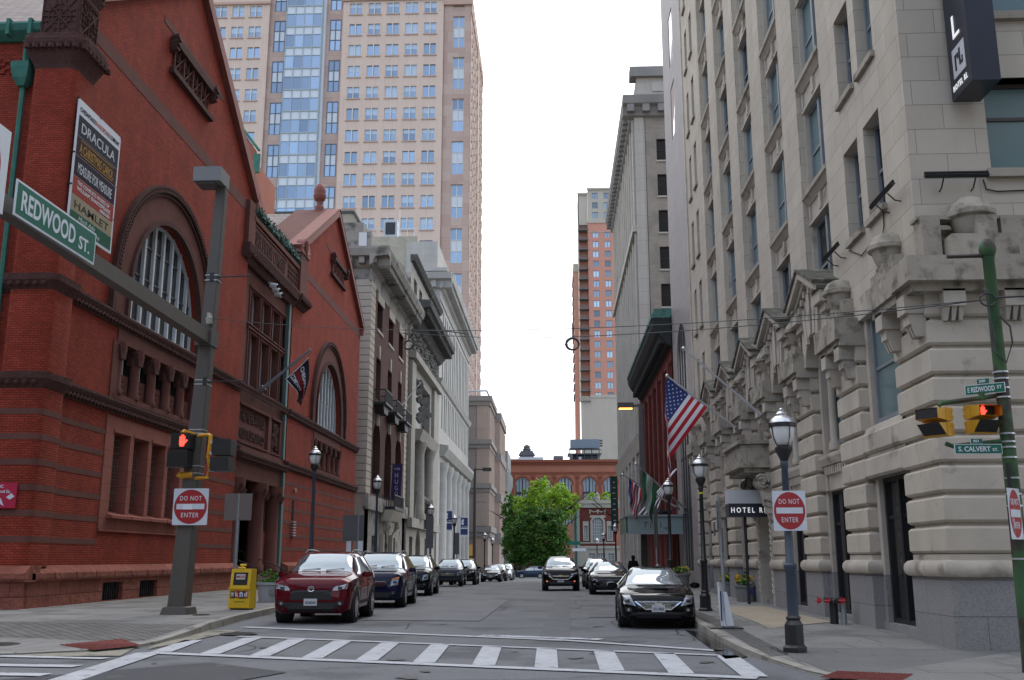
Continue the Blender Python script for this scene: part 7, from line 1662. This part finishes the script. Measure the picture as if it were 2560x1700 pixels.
def sect(T,y):
    st=T['st']; y=min(max(y,st[0][0]),st[-1][0])
    for i in range(len(st)-1):
        if st[i][0]<=y<=st[i+1][0]:
            a=st[max(i-1,0)];b_=st[i];c=st[i+1];d=st[min(i+2,len(st)-1)]; t=(y-b_[0])/(c[0]-b_[0]); out=[]
            for k in range(1,7):
                h=c[0]-b_[0]; m0=(c[k]-a[k])/(c[0]-a[0])*h if i>0 else (c[k]-b_[k]); m1=(d[k]-b_[k])/(d[0]-b_[0])*h
                lin=b_[k]+(c[k]-b_[k])*t; t2=t*t;t3=t2*t
                her=(2*t3-3*t2+1)*b_[k]+(t3-2*t2+t)*m0+(-2*t3+3*t2)*c[k]+(t3-t2)*m1; out.append(her*.75+lin*.25)
            break
    zb,zbe,zt,w,wb_,wt=out; h=zt-zbe
    return [(0,zb),(w*.82,zb),(w*.97,zb+.10),(w*1.0,zb+(zbe-zb)*.55),(wb_,zbe),(wt,zt-.10*h-.01),(wt*.82,zt-.015*h-.002),(wt*.4,zt),(0,zt+.004)]
def CS_(T,y,s):
    P=sect(T,y); sg=1 if s>=0 else -1; s=min(abs(s),7.999); i=int(s); f=s-i; return (sg*(P[i][0]+(P[i+1][0]-P[i][0])*f),y,P[i][1]+(P[i+1][1]-P[i][1])*f)
def off(T,y,s,o):
    e=.02; a=Vector(CS_(T,y+e,s))-Vector(CS_(T,y-e,s)); c=Vector(CS_(T,y,s+e*4))-Vector(CS_(T,y,s-e*4)); n=a.cross(c)
    if n.length<1e-9: n=Vector((0,0,1))
    n.normalize(); p=Vector(CS_(T,y,s)); 
    if n.dot(p-Vector((0,y,.7)))<0: n=-n
    return tuple(p+n*o)
def fp(T,x,z,o=.008):
    """front surface point at lateral x, height z"""
    y=0.0
    while y<1.3:
        P=sect(T,y); w=0
        for i in range(1,8):
            z0,z1=P[i][1],P[i+1][1]
            if min(z0,z1)-1e-6<=z<=max(z0,z1)+1e-6: t=(z-z0)/(z1-z0) if abs(z1-z0)>1e-6 else 0; w=max(w,P[i][0]+(P[i+1][0]-P[i][0])*t)
        if z<P[0][1]: w=0
        if w>=abs(x) and w>0: break
        y+=.01
    return (x,y-o,z)
def fquad(b,T,q,o=.01,n=6,mir=False):
    qs=[q]+([[(-x,z) for x,z in q]] if mir else [])
    for Q in qs:
        G=[[None]*(n+1) for _ in range(n+1)]
        for i in range(n+1):
            for j in range(n+1):
                s,t=i/n,j/n; x=(Q[0][0]*(1-s)+Q[1][0]*s)*(1-t)+(Q[3][0]*(1-s)+Q[2][0]*s)*t; z=(Q[0][1]*(1-s)+Q[1][1]*s)*(1-t)+(Q[3][1]*(1-s)+Q[2][1]*s)*t; G[i][j]=fp(T,x,z,o)
        P=[p for r in G for p in r]; F=[(i*(n+1)+j,(i+1)*(n+1)+j,(i+1)*(n+1)+j+1,i*(n+1)+j+1) for i in range(n) for j in range(n)]
        b.add(P,F,raw=True)
def car(loc_,rz,T,col,label,cat='car',sc_=1.0,grille='dark',plate=None,rails=True,badge=True,group=None,front=True,amber=False,name='parked_car'):
    r=empty(name,loc_,R(rz),label=label,cat=cat,group=group); r.scale=(sc_,sc_,sc_*(.965 if T is SED else 1))
    L_=T['L']; ys=[0,.03,.06,.1,.15,.22,.35,.5,.7,.9,1.1]+[1.2+.1*i for i in range(int((L_-1.4)/.1))]+[L_-.2,L_-.1,L_]
    b=MB(); rings=[]
    for y in ys:
        P=sect(T,y); ring=[(x,y,z) for x,z in P]+[(-x,y,z) for x,z in P[-2:0:-1]]; rings.append(ring)
    b.ring(rings); loc(b,'body',col,r,True)
    def patch(nm,y0,y1,s0,s1,m_,o=.006,ny=10,ns=8,fn=None):
        b=MB(); P=[]
        for i in range(ny+1):
            for j in range(ns+1):
                y=y0+(y1-y0)*i/ny; s=s0+(s1-s0)*j/ns; P.append(off(T,y,s,o))
        b.add(P,[(i*(ns+1)+j,(i+1)*(ns+1)+j,(i+1)*(ns+1)+j+1,i*(ns+1)+j+1) for i in range(ny) for j in range(ns)],raw=True); return loc(b,nm,m_,r,True)
    w0,w1=T['ws']; b=MB(); P=[];n=12;k=10
    for i in range(n+1):
        y=w0+(w1-w0)*i/n; L1=[off(T,y,s,.006) for s in (5.1,5.3,5.6,6,6.5,7,7.5,7.99)]; P.append(L1+[(-x,yy,z) for x,yy,z in L1[::-1]])
    m=len(P[0]); b.add([p for q in P for p in q],[(i*m+j,(i+1)*m+j,(i+1)*m+j+1,i*m+j+1) for i in range(n) for j in range(m-1)],raw=True); loc(b,'windshield',CGL,r,True)
    s0,s1=T['side']
    for sg in (1,-1):
        for a,c in ((s0,(s0+s1)*.5-.05),((s0+s1)*.5+.03,s1)): patch('side_window',a,c,sg*4.12,sg*4.88,CGL)
    # rear window
    b=MB(); P=[]
    for i in range(5):
        y=(L_-.55 if T is not SED else 3.35)+(.30 if T is not SED else .75)*i/4; L1=[off(T,y,s,.006) for s in (5.2,6,7,7.99)]; P.append(L1+[(-x,yy,z) for x,yy,z in L1[::-1]])
    b.add([p for q in P for p in q],[(i*8+j,(i+1)*8+j,(i+1)*8+j+1,i*8+j+1) for i in range(4) for j in range(7)],raw=True); loc(b,'rear_window',CGL,r,True)
    zt=T['st'][1][3]; zb=T['st'][1][1]; hw=.9
    # front end
    b=MB(); fquad(b,T,[(-.74,zb+.0),(.74,zb+.0),(.60,zb+.22 if T is not SED else zb+.15),(-.60,zb+.22 if T is not SED else zb+.15)],.012); loc(b,'lower_bumper',CTR,r)
    g=MB()
    if grille=='dark': fquad(g,T,[(-.50,zt-.42),(.50,zt-.42),(.46,zt-.20),(-.46,zt-.20)],.012)
    elif grille=='wide': fquad(g,T,[(-.40,zt-.36),(.40,zt-.36),(.60,zt-.14),(-.60,zt-.14)],.012)
    elif grille=='split': fquad(g,T,[(-.34,zt-.40),(.34,zt-.40),(.56,zt-.25),(-.56,zt-.25)],.012); fquad(g,T,[(-.5,zt-.17),(.5,zt-.17),(.58,zt-.11),(-.58,zt-.11)],.012)
    elif grille=='slim': fquad(g,T,[(-.50,zt-.17),(.50,zt-.17),(.56,zt-.09),(-.56,zt-.09)],.012); fquad(g,T,[(-.42,zb+.12),(.42,zb+.12),(.50,zb+.24),(-.50,zb+.24)],.013)
    elif grille=='smile': fquad(g,T,[(-.26,zt-.30),(.26,zt-.30),(.52,zt-.12),(-.52,zt-.12)],.012)
    go=loc(g,'grille',mat('grille_black',(.01,.01,.011),.5),r)
    c=MB()
    if grille=='smile':
        for z,h,wd in ((zt-.31,.035,.26),(zt-.25,.016,.36),(zt-.20,.016,.43),(zt-.155,.016,.48)): fquad(c,T,[(-wd,z),(wd,z),(wd+.03,z+h),(-wd-.03,z+h)],.02)
        fquad(c,T,[(.26,zt-.31),(.30,zt-.31),(.56,zt-.115),(.51,zt-.115)],.022,mir=True); fquad(c,T,[(-.52,zt-.125),(.52,zt-.125),(.54,zt-.105),(-.54,zt-.105)],.022)
    elif grille=='split':
        fquad(c,T,[(-.34,zt-.42),(.34,zt-.42),(.34,zt-.395),(-.34,zt-.395)],.02); fquad(c,T,[(.34,zt-.42),(.37,zt-.42),(.60,zt-.24),(.56,zt-.24)],.02,mir=True); fquad(c,T,[(-.58,zt-.26),(.58,zt-.26),(.6,zt-.235),(-.6,zt-.235)],.02)
    elif grille=='wide':
        for z in (zt-.33,zt-.27,zt-.21): fquad(c,T,[(-.44,z),(.44,z),(.45,z+.022),(-.45,z+.022)],.02)
    elif grille=='slim': fquad(c,T,[(-.5,zt-.10),(.5,zt-.10),(.5,zt-.09),(-.5,zt-.09)],.02)
    if c.v: loc(c,'chrome_trim',CHR,r)
    if grille=='dark': c=MB(); fquad(c,T,[(-.5,zt-.19),(.5,zt-.19),(.52,zt-.15),(-.52,zt-.15)],.02); fquad(c,T,[(-.54,zt-.46),(.54,zt-.46),(.52,zt-.425),(-.52,zt-.425)],.03); loc(c,'grille_bar',col,r)
    if badge:
        b=MB(); x0,y0,z0=fp(T,0,zt-.17 if grille!='split' else zt-.21,.03); R0=.06
        for rr in (R0,): b.tube([(rr*1.25*math.cos(a),y0,z0+rr*math.sin(a)) for a in [2*math.pi*k/16 for k in range(17)]],.011,5,raw=True)
        if grille=='dark': b.tube([(R0*.5*math.cos(a),y0,z0+R0*.95*math.sin(a)) for a in [2*math.pi*k/12 for k in range(13)]],.009,4,raw=True); b.tube([(-.06,y0,z0+.02),(.06,y0,z0+.02)],.009,4,raw=True)
        elif grille=='smile': b.box(-.085,.085,y0-.008,y0+.008,z0-.012,z0+.012)
        elif grille=='slim': b.tube([(-.045,y0,z0+.04),(-.02,y0,z0-.04),(0,y0,z0),(.02,y0,z0-.04),(.045,y0,z0+.04)],.008,4,raw=True)
        elif grille=='split': b=MB(); b.box(-.085,.085,y0-.01,y0,z0-.016,z0+.016); b.box(-.035,.035,y0-.01,y0,z0-.03,z0+.03)
        loc(b,'badge',CHR if grille!='split' else mat('gold_badge',(.6,.38,.08),.3,.8),r)
    for sg in (1,-1):
        b=MB()
        if T is SED:
            q=[(.52,zt-.22),(.80,zt-.17),(.83,zt+.02),(.66,zt+.04)] if grille=='smile' else [(.52,zt-.20),(.80,zt-.16),(.82,zt-.05),(.56,zt-.09)]
        else: q=[(.50,zt-.22),(.84,zt-.16),(.86,zt-.04),(.54,zt-.12)] if grille!='wide' else [(.60,zt-.34),(.84,zt-.30),(.87,zt-.06),(.64,zt-.12)]
        fquad(b,T,[(sg*x,z) for x,z in q],.014); h=loc(b,'headlight',HDL,r)
        b=MB(); cx=sum(p[0] for p in q)/4; cz=sum(p[1] for p in q)/4-.015; fquad(b,T,[(sg*(cx-.05),cz-.04),(sg*(cx+.05),cz-.035),(sg*(cx+.05),cz+.035),(sg*(cx-.05),cz+.03)],.022,2); loc(b,'lamp_lens',mat('lamp_lens',(.02,.022,.026),.05),r,parent=h)
        if amber: b=MB(); fquad(b,T,[(sg*(q[3][0]),q[3][1]-.04),(sg*q[2][0],q[2][1]-.05),(sg*q[2][0],q[2][1]+.01),(sg*q[3][0],q[3][1]+.01)],.024,3); loc(b,'turn_signal',AMB,r,parent=h)
        b=MB(); zz=zb+.20; fquad(b,T,[(sg*.60,zz-.06),(sg*.76,zz-.05),(sg*.78,zz+.07),(sg*.62,zz+.05)],.014,3); f=loc(b,'fog_pocket',CTR,r); b=MB(); x,y,z=fp(T,sg*.69,zz,.02); b.tube([(x,y,z),(x,y-.012,z)],.035,10,raw=True); loc(b,'fog_lamp',HDL if grille!='split' else mat('orange_lamp',(.8,.16,.05),.3,emit=(1,.25,.08,.5)),r,parent=f)
        # mirror
        b=MB(); ym=w0+.38; xm=T['st'][5][5]+.02; zm=T['st'][6][2]+.06
        b.ring([[(sg*(xm+a),ym+c,zm+d) for a,c,d in pts] for pts in ([(0,.0,-.03),(0,.08,-.03),(0,.08,.03),(0,0,.03)],[(.08,-.04,-.06),(.08,.10,-.06),(.08,.08,.08),(.08,-.04,.08)],[(.20,-.02,-.06),(.20,.10,-.06),(.20,.08,.07),(.20,-.02,.07)],[(.25,.03,-.03),(.25,.08,-.03),(.25,.07,.04),(.25,.03,.04)])]); loc(b,'mirror',col if grille!='split' else CTR,r,True)
        if rails and T is not SED:
            b=MB(); b.tube([(sg*(sect(T,y)[5][0]*.93),y,sect(T,y)[6][1]+.02+(.028 if .0<i<7 else -.01)) for i,y in enumerate([2.05+.28*i for i in range(8)])],.017,6,raw=True); loc(b,'roof_rail',mat('rail_dark_chrome',(.25,.25,.26),.3,.8),r,True)
        for yw in T['wb']:
            wr=T['wr']; xo=T['st'][4][4]*1.0+.012; 
            b=MB(); b.tube([(sg*(xo-.30),yw,wr+.03),(sg*(xo-.006),yw,wr+.03)],wr+.075,22,raw=True); loc(b,'wheel_arch',CTR,r)
            b=MB(); b.ring([[(sg*(xo+dx),yw+rr*math.cos(a),wr+rr*math.sin(a)) for a in [2*math.pi*k/26 for k in range(26)]] for dx,rr in ((-.24,wr*.6),(-.235,wr*.97),(-.2,wr),(-.05,wr),(.0,wr*.96),(.012,wr*.82),(.008,wr*.70),(-.03,wr*.68))]); t_=loc(b,'wheel',TYR,r,True)
            b=MB(); b.ring([[(sg*(xo+dx),yw+rr*math.cos(a),wr+rr*math.sin(a)) for a in [2*math.pi*k/20 for k in range(20)]] for dx,rr in ((-.0,wr*.70),(.006,wr*.66),(-.01,wr*.63),(-.06,wr*.6))])
            for k in range(5):
                a=2*math.pi*k/5+.3; 
                for da in (-.13,.13): b.tube([(sg*(xo-.02),yw+.05*math.cos(a),wr+.05*math.sin(a)),(sg*(xo+.0),yw+wr*.64*math.cos(a+da),wr+wr*.64*math.sin(a+da))],.02,4,raw=True)
            b.tube([(sg*(xo-.04),yw,wr),(sg*(xo+.004),yw,wr)],.06,10,raw=True); loc(b,'rim',RIM,r,parent=t_)
    if T is not SED or True:
        b=MB(); 
        for sg in (1,-1):
            P=[]
            for i in range(11): y=1.3+(L_-2.4)*i/10; P.append([off(T,y,sg*1.9,.006),off(T,y,sg*2.45,.008)])
            b.add([p for q in P for p in q],[(2*i,2*i+1,2*i+3,2*i+2) for i in range(10)],raw=True)
        loc(b,'sill_cladding',CTR,r)
        b=MB()
        for sg in (1,-1):
            for y in (s0+.1,(s0+s1)/2,s1-.15):
                pts=[off(T,y,sg*s,.002) for s in (2.4,3,3.6,4.0)]; b.tube(pts,.005,3,raw=True)
            for y in (1.95,2.95): a=off(T,y,sg*3.7,.02);c=off(T,y+.16,sg*3.7,.02); b.tube([a,c],.016,5,raw=True)
        loc(b,'door_seams',CTR,r)
    if plate:
        b=MB(); x,y,z=fp(T,0,zb+.23,.03); b.box(-.155,.155,y-.008,y+.0,z-.08,z+.08); p=loc(b,'licence_plate',PLT,r)
        t=text_mb(plate[0],(-.125,y-.010,z-.045),(1,0,0),(0,0,1),width=.25,height=.07,depth=.003,bold=.02); loc(t,'plate_number',plate[1],r,parent=p)
    # wipers
    if T is SED: return r
    b=MB()
    for x0 in (-.5,.1): b.tube([(x0,off(T,w0+.03,6.5,.02)[1],off(T,w0+.03,7.5,.02)[2]),(x0+.45,off(T,w0+.1,6.5,.02)[1],off(T,w0+.10,7.5,.02)[2]+.0)],.008,4,raw=True)
    loc(b,'wiper',CTR,r)
    return r
GPK='cars parked along the left kerb'; GPR='cars parked along the right kerb'
BK=paint('black_paint',(.003,.003,.0035),.2,.0)
car((-6.18,25.75,0),2,SUV,paint('ruby_paint',(.095,.003,.009),.25,.35),'ruby red sport utility vehicle parked nearest on the left',sc_=1.07,grille='dark',plate=('3EA8269',INK),group=GPK)
car((-6.15,34.1,0),1.5,BIG,paint('navy_paint',(.006,.009,.035),.2,.2),'dark navy sport utility vehicle with amber corner lamp behind the ruby red one',sc_=1.04,grille='wide',amber=True,group=GPK)
car((-6.55,45.2,0),1,SUV,BK,'black sport utility vehicle third in the left row',sc_=1.05,grille='wide',group=GPK)
car((-6.95,65.5,-.08),1,SUV,paint('slate_paint',(.022,.035,.045),.25,.3),'dark slate sport utility vehicle with broad chrome grille in the left row',sc_=1.0,grille='wide',group=GPK)
car((-6.7,73,-.2),1,BIG,BK,'black sport utility vehicle directly behind the dark slate one',sc_=1.0,grille='dark',group=GPK)
car((-6.0,94,-.47),1,SED,BK,'small black sedan low in the left row before the grey column',sc_=1.05,grille='smile',plate=('0',INK),group=GPK)
car((-5.9,103,-.6),1,SUV,paint('dark_grey_paint',(.05,.052,.055),.3,.3),'dark grey car behind the far black sedan',sc_=1.0,grille='slim',group=GPK)
car((-5.7,112,-.7),1,SED,paint('white_silver_paint',(.45,.46,.47),.3,.3),'pale silver car glimpsed between dark cars at the far left',sc_=1.0,grille='slim',group=GPK)
car((-6.0,121,-.8),1,SUV,BK,'last black sport utility vehicle in the left row',sc_=1.08,grille='dark',group=GPK)
car((-5.75,145.5,-1.13),-90,SUV,paint('steel_blue_paint',(.03,.045,.085),.3,.3),'steel blue sport utility vehicle crossing side-on beneath the trees',sc_=.98,grille='slim',name='moving_car')
car((.235,52.6,0),0,SUV,BK,'black sport utility vehicle driving toward the camera with gold badge and orange lamps',sc_=1.02,grille='split',plate=('7DF381',INK),rails=False,name='moving_car')
car((2.55,63,-.05),-1,SUV,paint('graphite_paint',(.07,.075,.08),.25,.4),'graphite grey crossover behind the moving black vehicle on the right',sc_=1.0,grille='slim',group=GPR,rails=False)
car((2.55,55.6,-.0),-1,SED,BK,'dark car half hidden behind the black sedan with the round badge',sc_=1.04,grille='slim',group=GPR)
car((2.48,47.2,0),-1.5,SED,BK,'black sedan with a round badge and small red front mark on the right',sc_=1.06,grille='slim',group=GPR,plate=('O-O',SRED))
car((2.38,24.3,0),-2,SED,BK,'nearest black sedan with chrome smile grille parked at the right kerb',sc_=1.0,grille='smile',plate=('UYL-9063',INK),group=GPR)
# ---------------------------------------------------------------- person seen from behind
def person(x,y,z0,label,cloth,skin,seed=0):
    r=empty('person',(x,y,z0),label=label,cat='person')
    def skin_mesh(name,V,E,Rr,m_,sub=2):
        me=bpy.data.meshes.new(name); me.from_pydata(V,E,[]); o=bpy.data.objects.new(name,me); COL.objects.link(o); o.parent=r; me.materials.append(m_)
        md=o.modifiers.new('s','SKIN'); 
        for i,rr in enumerate(Rr): me.skin_vertices[0].data[i].radius=(rr if not isinstance(rr,tuple) else rr[0],rr if not isinstance(rr,tuple) else rr[1])
        me.skin_vertices[0].data[0].use_root=True
        o.modifiers.new('b','SUBSURF').levels=sub; dg=bpy.context.evaluated_depsgraph_get(); m2=bpy.data.meshes.new_from_object(o.evaluated_get(dg)); o.modifiers.clear(); o.data=m2; m2.polygons.foreach_set('use_smooth',[True]*len(m2.polygons)); return o
    V=[(0,0,.95),(0,0,1.15),(0,.01,1.35),(0,.02,1.47),(0,.02,1.54),(0,.01,1.63),(0,0,1.72), (.19,.01,1.42),(.25,.03,1.15),(.24,-.03,.92),(.24,-.05,.84),(-.19,.01,1.42),(-.25,.03,1.15),(-.24,-.06,.94),(-.24,-.08,.86), (.10,0,.88),(.11,-.03,.5),(.11,.04,.10),(.11,-.10,.05),(-.10,0,.88),(-.11,.05,.5),(-.11,.14,.12),(-.11,.02,.05)]
    E=[(0,1),(1,2),(2,3),(3,4),(4,5),(5,6),(2,7),(7,8),(8,9),(9,10),(2,11),(11,12),(12,13),(13,14),(0,15),(15,16),(16,17),(17,18),(0,19),(19,20),(20,21),(21,22)]
    Rr=[(.22,.16),(.23,.17),(.24,.16),(.13,.11),.07,.10,.085,.10,.085,.06,.035,.10,.085,.06,.035,.10,.075,.055,.045,.10,.075,.055,.045]
    skin_mesh('body',V,E,Rr,cloth)
    b=MB(); b.lathe(0,0,[(.02,1.80),(.08,1.78),(.11,1.7),(.105,1.62),(.07,1.56)],12); loc(b,'hair',mat('dark_hair',(.012,.01,.009),.8),r,True)
    b=MB()
    for sg in (1,-1):
        for k in range(5): b.tube([(sg*(.235+.0),-.06+.018*k,.83),(sg*.235,-.06+.018*k,.76-.01*(2-abs(k-2)))],.009,5,raw=True)
    loc(b,'hands',skin,r); return r
person(4.35,58,.0,'person dressed in black walking away on the right pavement',mat('black_clothes',(.008,.008,.01),.9),mat('skin',(.25,.13,.09),.6))
# ---------------------------------------------------------------- pieces that stand apart become parts of their own
def split_apart(o,most=60):
    import numpy as np
    me=o.data; nv=len(me.vertices)
    if nv<8 or nv>60000: return
    par=list(range(nv))
    def fd(a):
        while par[a]!=a: par[a]=par[par[a]]; a=par[a]
        return a
    for e in me.edges:
        a,b=fd(e.vertices[0]),fd(e.vertices[1])
        if a!=b: par[a]=b
    root=[fd(i) for i in range(nv)]; ids={r:i for i,r in enumerate(sorted(set(root)))}; k=len(ids)
    if k<2 or k>1500: return
    isl=np.array([ids[r] for r in root]); co=np.empty(nv*3); me.vertices.foreach_get('co',co); co=co.reshape(-1,3)
    lo=np.full((k,3),np.inf); hi=np.full((k,3),-np.inf); np.minimum.at(lo,isl,co); np.maximum.at(hi,isl,co)
    size=(hi-lo).max(axis=1); gap=np.maximum(0,np.maximum(lo[:,None]-hi[None],lo[None]-hi[:,None])); near=np.sqrt((gap**2).sum(axis=2))<=np.maximum(.02,.5*np.maximum(size[:,None],size[None]))
    pp=list(range(k))
    def f2(a):
        while pp[a]!=a: pp[a]=pp[pp[a]]; a=pp[a]
        return a
    for a,b in zip(*np.nonzero(np.triu(near,1))):
        ra,rb=f2(a),f2(b)
        if ra!=rb: pp[ra]=rb
    g=[f2(i) for i in range(k)]; gs=sorted(set(g))
    if len(gs)<2 or len(gs)>most: return
    vg=[g[i] for i in isl]; co=co.tolist(); base=o.name.split('.')[0]
    if base.endswith('s') and not base.endswith(('ss','glass')): base=base[:-1]
    polys=[(tuple(p.vertices),p.use_smooth) for p in me.polygons]; mats_=list(me.materials)
    for n_,q in enumerate(gs):
        idx=[i for i in range(nv) if vg[i]==q]; mp_={i:j for j,i in enumerate(idx)}
        F=[(tuple(mp_[i] for i in f),s) for f,s in polys if vg[f[0]]==q]
        m2=bpy.data.meshes.new(base); m2.from_pydata([co[i] for i in idx],[],[f for f,s in F])
        for x in mats_: m2.materials.append(x)
        m2.polygons.foreach_set('use_smooth',[s for f,s in F])
        if any(s for f,s in F): m2.set_sharp_from_angle(angle=R(40))
        if n_==0: o.data=m2; o.name=base
        else: c=bpy.data.objects.new(base,m2); COL.objects.link(c); c.parent=o.parent
for o in [x for x in bpy.data.objects if x.type=='MESH' and x.parent is not None]:
    if o.get('kind')=='stuff' or any(w_ in o.name for w_ in ('crown','plants','foliage','flowers','number','text','wiper')): continue
    split_apart(o,3 if 'lettering' in o.name else 60)
